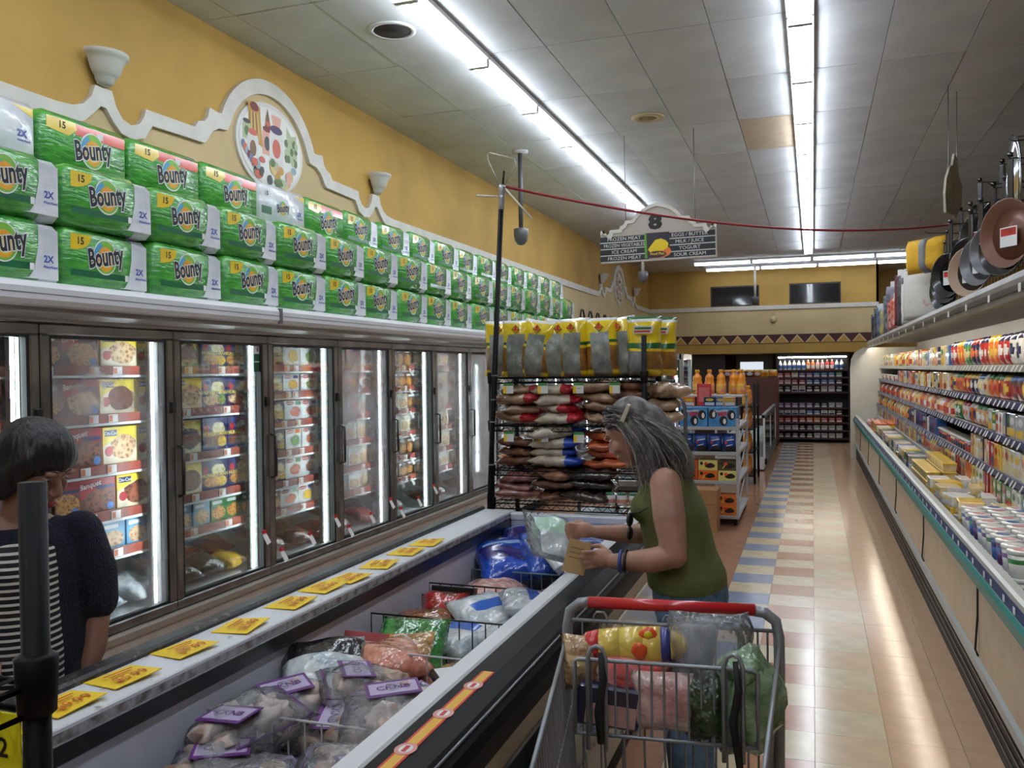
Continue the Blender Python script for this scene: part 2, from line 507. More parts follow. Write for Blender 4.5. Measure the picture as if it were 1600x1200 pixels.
for yc, wh in zip(ARCHES, ('nearest arch', 'far arch')):
    for sgn, side in ((-1, 'left'), (1, 'right')):
        spawn(skm, 'wall_sconce', f'grey plaster bowl sconce on the moulding {side} of the {wh} on the yellow wall', 'sconce',
              TL(XW + 0.035, yc + sgn * 1.71, 3.365), 'plaster sconces along the left wall')
# painted ovals (generic groceries) inside the arches
oval_bg = mat('oval_white', (236, 234, 228), 0.4); oval_edge = mat('oval_rim', (222, 220, 214), 0.4)
PAL = [mat('print_%d' % i, c, 0.5) for i, c in enumerate([(120, 40, 36), (196, 150, 60), (70, 52, 88), (86, 110, 60), (200, 96, 74), (120, 84, 50), (150, 170, 180), (214, 190, 120), (60, 60, 58), (178, 190, 150), (226, 170, 150), (90, 120, 160)])]
def oval(yc, label):
    t = thing('oval_picture', label, 'picture', Matrix(((0, 0, 1, XW + 0.006), (1, 0, 0, yc + 0.0), (0, 1, 0, 3.40), (0, 0, 0, 1))), 'oval pictures on the left wall')
    b = MB().prism(ell(0, 0, 0.44, 0.34, 40), 0.02, oval_edge); obj('frame', b, t)
    c = MB().prism(ell(0, 0, 0.405, 0.305, 40), 0.004, oval_bg)
    obj('panel', c, t, TL(0, 0, 0.02))
    art = MB(); r = random.Random(5)
    def fl(poly, m, z): art.add([(x, y, z) for x, y in poly], [tuple(range(len(poly)))], m)
    def jar(x, y, w, h, lid, body, z):
        fl([(x - w, y), (x + w, y), (x + w * 1.05, y + h * .75), (x + w * .8, y + h), (x - w * .8, y + h), (x - w * 1.05, y + h * .75)], body, z)
        fl(ell(x, y + h, w * .9, w * .4), lid, z + .0006); fl(ell(x, y + h * .45, w * .6, h * .28), PAL[r.randrange(12)], z + .0006)
    fl([(-.24, .02), (-.1, -.02), (-.12, .25), (-.24, .27)], PAL[1], .0246)
    for k in range(6): fl([(-.235 + .02 * k, .02), (-.225 + .02 * k, .02), (-.22 + .015 * k, .2), (-.23 + .015 * k, .2)], PAL[7 if k % 2 else 5], .0252)
    fl(blob(-.18, .24, .045, .03, 1), PAL[0], .0258)
    fl([(-.08, .08), (.0, .08), (-.02, .2), (-.04, .27), (-.06, .2)], PAL[5], .0248); fl(ell(-.04, .16, .03, .015), PAL[4], .0256)
    fl([(.03, .1), (.08, .1), (.11, .24), (.0, .24)], PAL[10], .0244)
    fl([(.16, -.05), (.29, -.06), (.28, .16), (.22, .14), (.17, .2)], PAL[9], .0246)
    for k in range(16): fl(blob(.21 + r.uniform(-.05, .07), .0 + r.uniform(-.07, .1), .02, .028, k), PAL[3 if k % 3 else 9], .0252 + k * .00005)
    jar(.05, -.1, .075, .24, PAL[2], oval_edge, .0262); jar(-.2, -.14, .055, .2, PAL[4], oval_edge, .0268); jar(-.26, .0, .04, .12, PAL[8], PAL[9], .0256); jar(-.05, -.06, .05, .18, PAL[0], PAL[10], .0254)
    for k in range(22):
        fl(blob(r.uniform(-.2, .27), r.uniform(-.25, -.1), r.uniform(.02, .05), r.uniform(.02, .04), k), PAL[[7, 4, 9, 10, 3, 8, 6, 1][k % 8]], .0274 + k * .0002)
    for k in range(8): fl(blob(-.3 + .02 * k, -.04 - .02 * k, .02, .03, k + 40), PAL[[11, 4, 6, 0][k % 4]], .027 + k * .0002)
    obj('painted_groceries', art, t, Matrix.Diagonal((1.22, 1.1, 1, 1)))
oval(ARCHES[0], 'large oval painting of groceries in the arch above the paper towels')
oval(ARCHES[1], 'far oval painting in the arch near the back corner')

# back wall: yellow upper part with two dark windows, cream band, diamond border, low soffit over an alcove
ZS = 2.0
# upper part built around two window openings
W1, W2, WZ = (-2.43, -1.24), (-0.53, 0.66), (3.19, 3.70)
bw = MB()
xs = [XW, W1[0], W1[1], W2[0], W2[1], 1.5]
for i in range(5):
    if i in (1, 3):
        bw.box(xs[i], xs[i + 1], YB, YB + 0.15, 3.12, WZ[0], mustard); bw.box(xs[i], xs[i + 1], YB, YB + 0.15, WZ[1], ZC + .05, mustard)
    else: bw.box(xs[i], xs[i + 1], YB, YB + 0.15, 3.12, ZC + .05, mustard)
bw.box(XW, 1.5, YB, YB + 0.15, 2.45, 3.12, cream); bw.box(XW, 1.5, YB, YB + 0.15, ZS, 2.45, mustard)
bw.box(XW, 1.5, YB + 0.15, YB + 2, ZS, ZS + 0.1, mustard)
bw.box(1.5, XR, YB + 2.0, YB + 2.1, 0, ZC + .05, mustard); bw.box(1.45, 1.5, YB, YB + 2, 0, ZC, mustard)
bw.box(XW, XR, YB, YB + 2.1, ZC + .02, ZC + .06, ceil_w2)
wb = struct('wall_back', bw)
struct('trim_3', MB().box(XW, 1.5, YB - 0.03, YB, 3.08, 3.18, white_trim))
maroon = mat('maroon_paint', (74, 34, 36), 0.6); ochre = mat('ochre_paint', (196, 150, 72), 0.6); line_c = mat('border_line', (222, 204, 164), 0.6)
border = struct('trim_4', MB().box(XW, 1.5, YB - 0.008, YB, 2.24, 2.46, maroon))
tri = MB().prism([(-0.17, 0), (0.17, 0), (0, 0.2)], 0.004, line_c, TXZ); tri.prism([(-0.135, 0.01), (0.135, 0.01), (0, 0.165)], 0.004, ochre, TL(0, -0.004, 0) @ TXZ)
trim_m = tri.mesh('border_triangle')
x = -3.9
while x < 1.4:
    obj('border_triangle', trim_m, border, TL(x, YB - 0.008, 2.25)); x += 0.355
dglass = mat('dark_window_glass', (38, 38, 38), 0.05, spec=0.6)
for i, w in enumerate((W1, W2)):
    f = MB(); d = 0.03
    f.box(w[0], w[1], YB + .02, YB + .06, WZ[0], WZ[0] + d, dark_steel).box(w[0], w[1], YB + .02, YB + .06, WZ[1] - d, WZ[1], dark_steel)
    f.box(w[0], w[0] + d, YB + .02, YB + .06, WZ[0], WZ[1], dark_steel).box(w[1] - d, w[1], YB + .02, YB + .06, WZ[0], WZ[1], dark_steel)
    wo = struct('window_%d' % (i + 1), f)
    obj('pane', MB().box(w[0] + d, w[1] - d, YB + .035, YB + .045, WZ[0] + d, WZ[1] - d, dglass), wo)
# alcove behind the soffit with a grey service door and its lit window
alc = mat('alcove_paint', (58, 50, 46), 0.8)
struct('wall_alcove', MB().box(XW, 1.5, YB + 1.9, YB + 2.0, 0, ZS, alc).box(XW, -2.1, YB + .1, YB + .2, 0, ZS, alc))
door_grey = mat('door_grey', (120, 122, 122), 0.5)
dr = struct('door_1', MB().box(-1.96, -1.0, YB + 1.84, YB + 1.9, 0, 1.98, door_grey))
lit = mat('lit_door_glass', (215, 226, 236), 0.2, emit=1.2)
obj('window_pane', MB().box(-1.85, -1.25, YB + 1.83, YB + 1.84, 1.55, 1.8, lit), dr)
cl = mat('clock_cream', (196, 176, 130), 0.5)
bell = thing('alarm_bell', 'small cream alarm bell on the cream band of the back wall', 'alarm', TL(-0.91, YB, 2.83))
obj('dome', MB().lathe([(0.09, 0), (0.085, 0.03), (0.05, 0.06), (0, 0.07)], cl, 14, RX(pi / 2)), bell)
obj('bracket', MB().box(-0.04, 0.04, -0.03, 0, 0.06, 0.17, cl), bell)

# ------------------------------------------------------------------ ceiling lights
def light_kit(tube_glow=tube_glow):
    hous = MB().box(-0.09, 0.09, 0.0, 1.28, 0.0, 0.035, white_paint).prism([(-0.07, 0), (0.07, 0), (0.02, -0.03), (-0.02, -0.03)], 1.26, white_paint, TL(0, 1.27, 0) @ RX(pi / 2))
    tb = MB().tube([(0, 0.03, 0), (0, 1.25, 0)], 0.016, tube_glow, 8)
    cap = MB().box(-0.08, 0.08, 0, 0.02, -0.06, 0, white_paint)
    tm = tb.mesh('tube'); cm_ = cap.mesh('end_cap')
    return [('housing', hous.mesh('housing'), ID4), ('tube', tm, TL(-0.048, 0, -0.04)), ('tube', tm, TL(0.048, 0, -0.04)), ('end_cap', cm_, ID4), ('end_cap', cm_, TL(0, 1.26, 0))]
LK = light_kit(); LKX = light_kit(cross_glow)
ZL = ZC - 0.045
def row(x, k0, k1, where, count_from):
    n = 0
    for k in range(k0, k1):
        n += 1
        spawn(LK, 'ceiling_light', f'twin tube fluorescent ceiling light, {where}, {nth(n)} from {count_from}', 'ceiling light', TL(x, 6.37 + k * 1.29 + 0.005, ZL), 'fluorescent light rows')
row(-0.066, -7, 10, 'row over the floor aisle', 'the camera end')
row(-2.445, -7, 6, 'row over the chest freezer', 'the camera end')
for j, (yy, x0, n, nm) in enumerate(((20.4, -2.57, 5, 'nearer cross row by the back wall'), (21.75, -2.45, 5, 'cross row closest to the back wall'))):
    for k in range(n):
        spawn(LKX, 'ceiling_light', f'fluorescent ceiling light, {nm}, {nth(k + 1)} from the left', 'ceiling light', TL(x0 + 1.29 * k, yy, ZL) @ RZ(-pi / 2), 'fluorescent light rows')

# ceiling bits
hole = thing('ceiling_can', 'dark round recessed can in the ceiling above the yellow wall moulding', 'downlight', TL(-2.835, 5.67, ZC - 0.014))
obj('trim_ring', MB().lathe([(0.17, 0.008), (0.17, -0.004), (0.135, -0.006), (0.135, 0.006)], ceil_w, 24), hole)
obj('well', MB().lathe([(0.0, -0.004), (0.135, -0.004), (0.135, 0.004), (0, 0.004)], black_matte, 24), hole)
spk = thing('ceiling_speaker', 'round tan speaker grille in the ceiling above the hanging sign', 'speaker', TL(-1.505, 8.51, ZC - 0.012))
spm = mat('speaker_tan', (190, 170, 130), 0.6); spm2 = mat('speaker_tan_dark', (160, 140, 104), 0.7)
obj('rim', MB().lathe([(0.16, 0.006), (0.16, 0.0), (0.15, -0.008), (0.09, -0.01), (0.085, 0.0)], spm, 24), spk)
obj('grille', MB().lathe([(0.0, -0.006), (0.086, -0.004), (0.086, 0.004)], spm2, 20), spk)
dome = mat('dome_grey', (86, 86, 88), 0.35); pipe_m = mat('pipe_grey', (74, 74, 76), 0.5)
def cam_pipe(x, y, z, pm, label):
    t = thing('camera_dome', label, 'camera', TL(x, y, 0))
    obj('ceiling_plate', MB().lathe([(0.09, ZC - 0.004), (0.09, ZC - 0.03), (0.03, ZC - 0.035)], ceil_w, 14), t)
    obj('drop_pipe', MB().tube([(0, 0, ZC - 0.02), (0, 0, z)], 0.026, pm, 8), t)
    obj('dome', MB().lathe([(0.0, z + 0.02), (0.06, z + 0.01), (0.082, z), (0.082, z - 0.07), (0.07, z - 0.13), (0.04, z - 0.17), (0.0, z - 0.18)], dome, 16), t)
cam_pipe(-3.08, 9.29, 3.23, pipe_m, 'grey ceiling camera on a long dark drop pipe beside the taped pole')
cam_pipe(-2.56, 13.9, 3.20, white_trim, 'grey dome camera on white pipe hanging below the aisle sign')
cam_pipe(-1.25, 21.0, 3.28, white_trim, 'dome camera on white pipe in front of the back wall window')
# ------------------------------------------------------------------ upright freezers along the left wall
XD, DP, D0 = -3.1, 0.8185, 2.025          # door face, door pitch, first door edge seen
ZB0, ZT0 = 0.435, 1.875                    # bottom and top of the doors
beige_panel = mat('freezer_base_beige', (200, 196, 188), 0.5, var=0.06)
brown_rail = mat('freezer_brown_rail', (150, 140, 128), 0.45)
freezer_in = mat('freezer_interior_white', (224, 230, 232), 0.4)
rail_red = mat('price_rail_red', (150, 66, 48), 0.45, var=0.15, vscale=30)
gasket = mat('door_gasket', (18, 18, 18), 0.6)
glass_clear = film('freezer_glass', (246, 250, 248), 0.985, 0.5, 0.0, rough=0.02)
glass_patch = film('freezer_glass_fogged', (248, 250, 250), 0.97, 0.5, 0.0, frost=(2.2, 0.46, 0.86, 0.8), rough=0.05)
glass_haze = film('freezer_glass_haze', (248, 250, 250), 0.9, 0.5, 0.0, frost=(2.4, 0.36, 0.8, 0.6), rough=0.05)
glass_white = film('freezer_glass_white', (248, 250, 250), 0.6, 0.5, 0.0, frost=(2.0, 0.3, 0.65, 0.9), rough=0.05)
GLASS = {1: glass_patch, 4: glass_haze, 6: glass_haze, 7: glass_white}
FW_ = 0.048
dm = MB(); a, b = 0.003, DP - 0.003
for (y0, y1, z0, z1) in ((a, b, ZB0, ZB0 + FW_), (a, b, ZT0 - FW_, ZT0), (a, a + FW_, ZB0 + FW_, ZT0 - FW_), (b - FW_, b, ZB0 + FW_, ZT0 - FW_)):
    dm.rbox(-0.045, 0, y0, y1, z0, z1, 0.006, steel)
g0, g1, gz0, gz1 = a + FW_, b - FW_, ZB0 + FW_, ZT0 - FW_
for (y0, y1, z0, z1) in ((g0, g1, gz0, gz0 + .014), (g0, g1, gz1 - .014, gz1), (g0, g0 + .014, gz0 + .014, gz1 - .014), (g1 - .014, g1, gz0 + .014, gz1 - .014)):
    dm.box(-0.04, -0.008, y0, y1, z0, z1, gasket)
door_m = dm.mesh('door')
pane_m = {}
for nm, gm in (('c', glass_clear), ('p', glass_patch), ('h', glass_haze), ('w', glass_white)):
    pane_m[gm] = MB().box(-0.026, -0.02, g0 + .012, g1 - .012, gz0 + .012, gz1 - .012, gm).mesh('glass_pane')
handle_m = MB().tube([(0.0, a + .02, 1.02), (0.03, a + .02, 1.03), (0.03, a + .02, 1.27), (0.0, a + .02, 1.28)], 0.008, dark_steel, 6).mesh('handle')
hinge_m = MB().rbox(0, 0.012, b - .03, b + .0, 0, 0.06, 0.002, dark_steel).mesh('hinge')
mull_m = MB().box(-0.13, -0.05, DP - 0.062, DP, ZB0, ZT0, black_plastic).mesh('mullion')
led_m = MB().tube([(-0.075, DP - 0.075, ZB0 + 0.05), (-0.075, DP - 0.075, ZT0 - 0.06)], 0.0075, led_glow, 8).mesh('light_tube')
SHELF_A = (1.69, 1.455, 1.205, 0.975, 0.785)
SHELF_B = (1.70, 1.525, 1.335, 1.14, 0.94, 0.76)
def shelf_mesh():
    s = MB()
    s.box(-0.78, -0.19, 0.0, DP, -0.012, 0.0, white_paint)
    s.box(-0.185, -0.178, 0.0, DP, -0.04, 0.006, rail_red)
    s.box(-0.19, -0.174, 0.0, DP, -0.052, -0.04, white_paint)
    return s.mesh('shelf')
shelf_m = shelf_mesh()
ptag_m = MB().box(-0.177, -0.175, -0.03, 0.03, -0.038, 0.002, white_card).box(-0.175, -0.1745, -0.026, -0.004, -0.034, -0.004, mat('tag_orange', (232, 120, 60), 0.5)).mesh('price_tag')
hang_tag = MB().add([(0, -0.02, 0), (0, 0.02, 0), (0.03, 0.03, -0.06), (0.03, -0.01, -0.07), (0.034, 0.0, -0.07)], [(0, 1, 2, 3)], white_card).box(0.0, 0.006, -0.02, 0.02, -0.004, 0.016, red_ink).mesh('hanging_tag')
CASE_NAMES = ('nearest upright freezer case holding boxed dinners behind the dark haired shopper', 'middle upright freezer case of glass doors under the paper towels', 'third upright freezer case of glass doors behind the wire rack', 'farthest upright freezer case near the back corner')
def shelves_for(k): return SHELF_B if k in (3, 4, 5, 6) else SHELF_A
CASES = []
for ci in range(4):
    kk0 = -2 + 5 * ci; y0 = D0 + kk0 * DP; y1 = y0 + 5 * DP
    t = thing('freezer_case', CASE_NAMES[ci], 'freezer', TL(XD, y0, 0), 'upright freezers along the left wall')
    CASES.append(t); w = 5 * DP
    bd = MB()
    bd.box(-0.86, -0.82, 0.0, w, 0.1, 2.04, freezer_in)                        # back
    bd.box(-0.86, -0.05, 0.0, w, ZT0, 2.04, freezer_in)                        # top
    bd.box(-0.86, -0.05, 0.0, w, 0.1, ZB0 + 0.02, freezer_in)                  # floor
    if ci == 0: bd.box(-0.82, -0.05, 0.0, 0.02, ZB0, ZT0, freezer_in)
    if ci == 3: bd.box(-0.82, -0.05, w - 0.02, w, ZB0, ZT0, freezer_in)
    obj('body', bd, t)
    ba = MB().box(-0.05, 0.03, 0.0, w, 0.12, 0.40, beige_panel).box(-0.05, 0.045, 0.0, w, 0.40, 0.43, brown_rail)
    obj('base_panel', ba, t)
    obj('kick_plate', MB().box(-0.05, -0.01, 0, w, 0.0, 0.12, black_matte), t)
    prof = [(-0.06, 2.045), (0.06, 2.045), (0.092, 2.036), (0.105, 2.015), (0.105, 1.965), (0.09, 1.945), (0.06, 1.938), (-0.06, 1.938)]
    fa = MB().prism(prof, w - 0.006, white_paint, Matrix(((1, 0, 0, 0), (0, 0, -1, w - 0.003), (0, 1, 0, 0), (0, 0, 0, 1))))
    fas = obj('fascia', fa, t)
    groove = MB().box(0.1045, 0.1062, 0.01, w - 0.01, 1.988, 1.991, grey_metal)
    obj('groove', groove, fas)
    obj('head_rail', MB().prism([(-0.05, 1.938), (0.062, 1.938), (0.055, 1.915), (0.02, 1.895), (0.012, 1.88), (-0.05, 1.88)], w, mat('head_rail_grey', (158, 156, 152), .35, metal=.3), Matrix(((1, 0, 0, 0), (0, 0, -1, w), (0, 1, 0, 0), (0, 0, 0, 1)))), t)
    if ci < 3: obj('seam_cover', MB().box(0.08, 0.108, w - 0.03, w, 1.945, 2.035, grey_metal), t)
    for j in range(5):
        k = kk0 + j
        d = obj('door', door_m, t, TL(0, j * DP, 0))
        obj('glass_pane', pane_m[GLASS.get(k, glass_haze if k > 7 else glass_clear)], d)
        obj('handle', handle_m, d); obj('hinge', hinge_m, d, TL(0, 0, 1.45))
        if k == 2:
            st = MB().box(0, 0.001, 0.70, 0.765, 1.66, 1.8, mat('sticker_green', (30, 92, 52), 0.5)).box(0.001, 0.0015, 0.70, 0.765, 1.765, 1.815, white_card)
            st.box(0.001, 0.0015, 0.705, 0.76, 1.715, 1.722, white_card)
            st.mesh_in(TXT['six'], black_ink, TL(0.0025, 0.735, 1.792) @ RZ(pi / 2) @ TXZ @ Matrix.Scale(0.04, 4))
            obj('door_sticker', st, d, TL(-0.018, 0, 0))
            obj('hanging_tag', hang_tag, d, TL(0.004, 0.74, 0.70))
        if k in (3, 4, 5):
            for zz, yy in ((0.56, 0.1), (0.60, 0.42), (0.66, 0.74)): obj('hanging_tag', hang_tag, d, TL(-0.05 + 0.055, yy, zz))
        obj('mullion', mull_m, t, TL(0, j * DP, 0)); obj('light_tube', led_m, t, TL(0, j * DP, 0))
        if k < -1: continue
        for zz in shelves_for(k):
            s = obj('shelf', shelf_m, t, TL(0, j * DP, zz))
            for yy in ((0.18, 0.44, 0.60) if k % 2 else (0.12, 0.34, 0.62)):
                if k < 8: obj('price_tag', ptag_m, s, TL(0, yy + RND.uniform(-.04, .04), 0))
            if k == 5:
                for yy in (0.1, 0.28, 0.46, 0.66): obj('hanging_tag', hang_tag, s, TL(-0.17, yy, -0.02))

# ------------------------------------------------------------------ frozen food boxes (front print is flat on the box)
def food(n, c1, c2, sc=45): return mat('food_' + n, c1, 0.45, rgb2=c2, vscale=sc, contrast=(0.25, 0.6), voronoi=True)
f_brown = food('brown', (122, 66, 42), (58, 26, 16)); f_meat = food('meat', (146, 82, 54), (70, 30, 20)); f_dark = food('dark', (84, 48, 34), (40, 18, 12))
f_gold = food('golden', (222, 160, 78), (150, 84, 30), 60); f_pale = food('pale', (222, 190, 150), (160, 112, 74)); f_mash = food('mash', (240, 228, 190), (204, 180, 126), 30)
f_corn = food('corn', (240, 200, 60), (190, 130, 30), 70); f_green = food('greens', (130, 160, 70), (60, 90, 34), 70); f_red = food('sauce', (216, 110, 60), (150, 50, 24), 60)
c_yel = mat('carton_yellow', (238, 212, 66), 0.35); c_cream = mat('carton_cream', (236, 226, 196), 0.35); c_blue = mat('carton_blue', (40, 62, 128), 0.35, rgb2=(28, 40, 84), vscale=12)
c_red = mat('carton_red', (178, 34, 40), 0.35); c_white = mat('carton_white', (234, 234, 232), 0.35); c_lblue = mat('carton_light_blue', (120, 176, 208), 0.35); c_orange = mat('carton_orange', (226, 120, 46), 0.35)
c_green = mat('carton_green', (52, 120, 62), 0.35); c_navy = mat('carton_navy', (28, 42, 104), 0.35); c_brown = mat('carton_brown', (108, 60, 40), 0.4); c_pink = mat('carton_pink', (222, 150, 160), 0.4); c_purple = mat('carton_purple', (96, 60, 130), 0.4)
let_y = mat('letter_yellow', (246, 220, 80), 0.4)
def carton(w, h, d, base): return MB().rbox(-w / 2, w / 2, 0, d, 0, h, 0.002, base)
def word(mb, key, m, x, z, size, y=-0.0016, rot=0.0): mb.mesh_in(TXT[key], m, TL(x, y, z) @ TXZ @ RZ(rot) @ Matrix.Scale(size, 4))
BOXW = {}
def bx_oncor(fm, w=0.235, h=0.185, s=0):
    m = carton(w, h, 0.05, c_yel)
    m.flat([(-w / 2 + .004, .004), (w / 2 - .004, .004), (w / 2 - .004, h * .62), (0, h * .78), (-w / 2 + .004, h * .5)], c_cream, -0.0005)
    m.flat(blob(.02, h * .44, w * .38, h * .34, s), fm, -0.001)
    m.flat(rect(-w / 2 + .015, -w / 2 + .095, h - .045, h - .015), c_navy, -0.0008); word(m, 'oncor', white_card, -w / 2 + .055, h - .031, 0.026)
    m.flat(ell(-w * .33, h * .35, .026, .026, 14), c_red, -0.0013)
    return m.mesh('dinner_box'), w
def bx_hungry(fm, fm2, w=0.225, h=0.205, s=0):
    m = carton(w, h, 0.05, c_blue)
    m.flat(blob(.03, h * .66, w * .26, h * .2, s + 3), f_mash, -0.0006); m.flat(blob(-.02, h * .26, w * .36, h * .19, s), fm, -0.0008); m.flat(blob(.06, h * .25, w * .18, h * .17, s + 7), fm2, -0.001)
    m.flat(rect(-w / 2 + .012, w / 2 - .012, h * .43, h * .53), c_navy, -0.0011); word(m, 'hungry', let_y, 0, h * .485, 0.033)
    m.flat(ell(-w * .34, h * .68, .022, .026, 14), c_red, -0.0013)
    return m.mesh('dinner_box'), w
def bx_banquet(fm, w=0.22, h=0.19, s=0):
    m = carton(w, h, 0.06, c_red)
    m.flat([(-w / 2 + .004, .004), (w / 2 - .004, .004), (w / 2 - .004, h * .66), (-.02, h * .6), (-w / 2 + .004, h * .4)], c_brown, -0.0005)
    m.flat(blob(.01, h * .36, w * .42, h * .33, s), fm, -0.0008); m.flat(rect(-.01, w / 2 - .008, h * .68, h * .78), c_navy, -0.0008)
    word(m, 'banquet', white_card, -w * .22, h * .82, 0.04, rot=0.15); m.flat(ell(w * .34, h * .15, .022, .022, 12), mat('badge_blue', (82, 140, 214), 0.5), -0.0013)
    return m.mesh('dinner_box'), w
def bx_smart(fm, acc, w=0.2, h=0.155, s=0):
    m = carton(w, h, 0.045, c_white)
    m.flat(ell(.02, h * .4, w * .36, h * .34), mat('plate_white', (214, 218, 222), 0.3), -0.0006); m.flat(blob(.02, h * .41, w * .29, h * .26, s), fm, -0.0009)
    m.flat(ell(-w * .2, h * .86, w * .25, h * .1), c_red, -0.0007); word(m, 'smart', white_card, -w * .2, h * .86, 0.02)
    m.flat(rect(w * .12, w * .42, h * .76, h * .96), acc, -0.0007)
    return m.mesh('dinner_box'), w
def bx_small(base, fm, w=0.15, h=0.15, s=0):
    m = carton(w, h, 0.08, base); m.flat(blob(0, h * .36, w * .42, h * .3, s), fm, -0.0007); m.flat(rect(-w * .4, w * .2, h * .76, h * .9), c_white, -0.0006)
    return m.mesh('dinner_box'), w
KB = {
    'onc1': (bx_oncor(f_brown, s=1), 'yellow boxed dinner with sliced meat picture', 'yellow dinner boxes'), 'onc2': (bx_oncor(f_meat, s=2), 'yellow boxed dinner with meatloaf picture', 'yellow dinner boxes'),
    'onc3': (bx_oncor(f_pale, s=3), 'yellow boxed dinner with pale chicken picture', 'yellow dinner boxes'), 'onc4': (bx_oncor(f_dark, s=4), 'yellow boxed dinner with dark gravy picture', 'yellow dinner boxes'),
    'hun1': (bx_hungry(f_gold, f_corn, s=1), 'blue boxed dinner with fried chicken picture', 'blue dinner boxes'), 'hun2': (bx_hungry(f_pale, f_green, s=2), 'blue boxed dinner with green beans picture', 'blue dinner boxes'),
    'hun3': (bx_hungry(f_brown, f_corn, s=3), 'blue boxed dinner with steak and corn picture', 'blue dinner boxes'), 'hunn': (bx_hungry(f_gold, f_corn, w=0.19, h=0.165, s=4), 'narrow blue boxed dinner with mashed potato picture', 'blue dinner boxes'),
    'ban1': (bx_banquet(f_gold, s=1), 'red boxed dinner with golden chicken picture', 'red dinner boxes'), 'ban2': (bx_banquet(f_pale, s=2), 'red boxed dinner with pale patty picture', 'red dinner boxes'), 'ban3': (bx_banquet(f_meat, s=3), 'red boxed dinner with brown patty picture', 'red dinner boxes'),
    'sma1': (bx_smart(f_corn, c_navy, s=1), 'white boxed meal with yellow pasta picture', 'white meal boxes'), 'sma2': (bx_smart(f_green, c_orange, s=2), 'white boxed meal with green vegetable picture', 'white meal boxes'), 'sma3': (bx_smart(f_red, c_green, s=3), 'white boxed meal with red sauce picture', 'white meal boxes'), 'sma4': (bx_smart(f_meat, c_purple, s=4), 'white boxed meal with brown meat picture', 'white meal boxes'),
    'las': (bx_small(c_lblue, f_pale, s=1), 'small light blue box with pale food picture', 'small frozen boxes'), 'pot': (bx_small(c_green, f_gold, w=0.14, s=2), 'small green box with golden pie picture', 'small frozen boxes'), 'org': (bx_small(c_brown, f_gold, w=0.17, s=3), 'small brown box with golden roll picture', 'small frozen boxes'),
    'nug': (bx_small(c_brown, f_gold, w=0.13, h=0.16, s=4), 'brown box covered with golden nugget picture', 'small frozen boxes'), 'crm': (bx_small(c_cream, f_pale, w=0.18, h=0.15, s=5), 'cream box with pale food picture', 'small frozen boxes'), 'wht': (bx_small(c_white, f_pale, w=0.17, h=0.15, s=6), 'white box with faint food picture', 'small frozen boxes'),
}
DOORS = {
    0: [['nug', 'nug', 'nug', 'nug'], ['ban3', 'ban3', 'ban3'], ['ban1', 'nug', 'nug', 'nug'], ['nug', 'ban2', 'ban2'], ['org', 'org', 'org']],
    1: [['nug', 'ban1', 'onc3', 'onc1'], ['nug', 'ban2', 'onc1', 'onc1'], ['nug', 'ban3', 'onc3', 'onc3'], ['ban1', 'ban3', 'onc2', 'onc2'], ['org', 'org', 'las', 'las', 'las']],
    2: [['onc2', 'hun1', 'hun1', 'pot'], ['onc3', 'hun2', 'hun2', 'nug'], ['onc4', 'hun3', 'hun3', 'pot'], ['onc1', 'hun1', 'hun1', 'nug'], ['las', 'las', 'pot', 'pot', 'pot']],
    3: [['hunn', 'sma1', 'sma2', 'sma4'], ['hunn', 'sma1', 'sma2', 'sma3'], ['hunn', 'sma3', 'sma4', 'sma1'], ['hunn', 'sma2', 'sma3', 'sma4'], ['hunn', 'sma3', 'sma4', 'sma2'], ['nug', 'sma3', 'sma1', 'sma2']],
    4: [['pot', 'ban3', 'sma4', 'nug'], ['sma3', 'nug', 'sma4', 'nug'], ['pot', 'sma3', 'wht', 'nug'], ['pot', 'wht', 'crm', 'wht'], ['las', 'wht', 'crm', 'wht'], ['las', 'wht', 'crm', 'crm']],
    5: [['nug', 'nug', 'org', 'nug'], ['org', 'nug', 'nug', 'nug'], ['nug', 'crm', 'org', 'nug'], ['wht', 'crm', 'wht', 'crm'], ['org', 'nug', 'nug', 'org'], ['nug', 'org', 'nug', 'org']],
    6: [['crm', 'wht', 'crm', 'nug'], ['wht', 'crm', 'wht', 'crm'], ['crm', 'wht', 'crm', 'wht'], ['wht', 'crm', 'wht', 'crm'], ['crm', 'crm', 'wht', 'org'], ['wht', 'wht', 'crm', 'nug']],
    8: [['crm', 'wht'], ['wht', 'crm'], ['crm', 'wht'], ['wht', 'crm'], ['wht', 'crm']],
}
SHW = ['top', 'second', 'third', 'fourth', 'fifth', 'sixth']
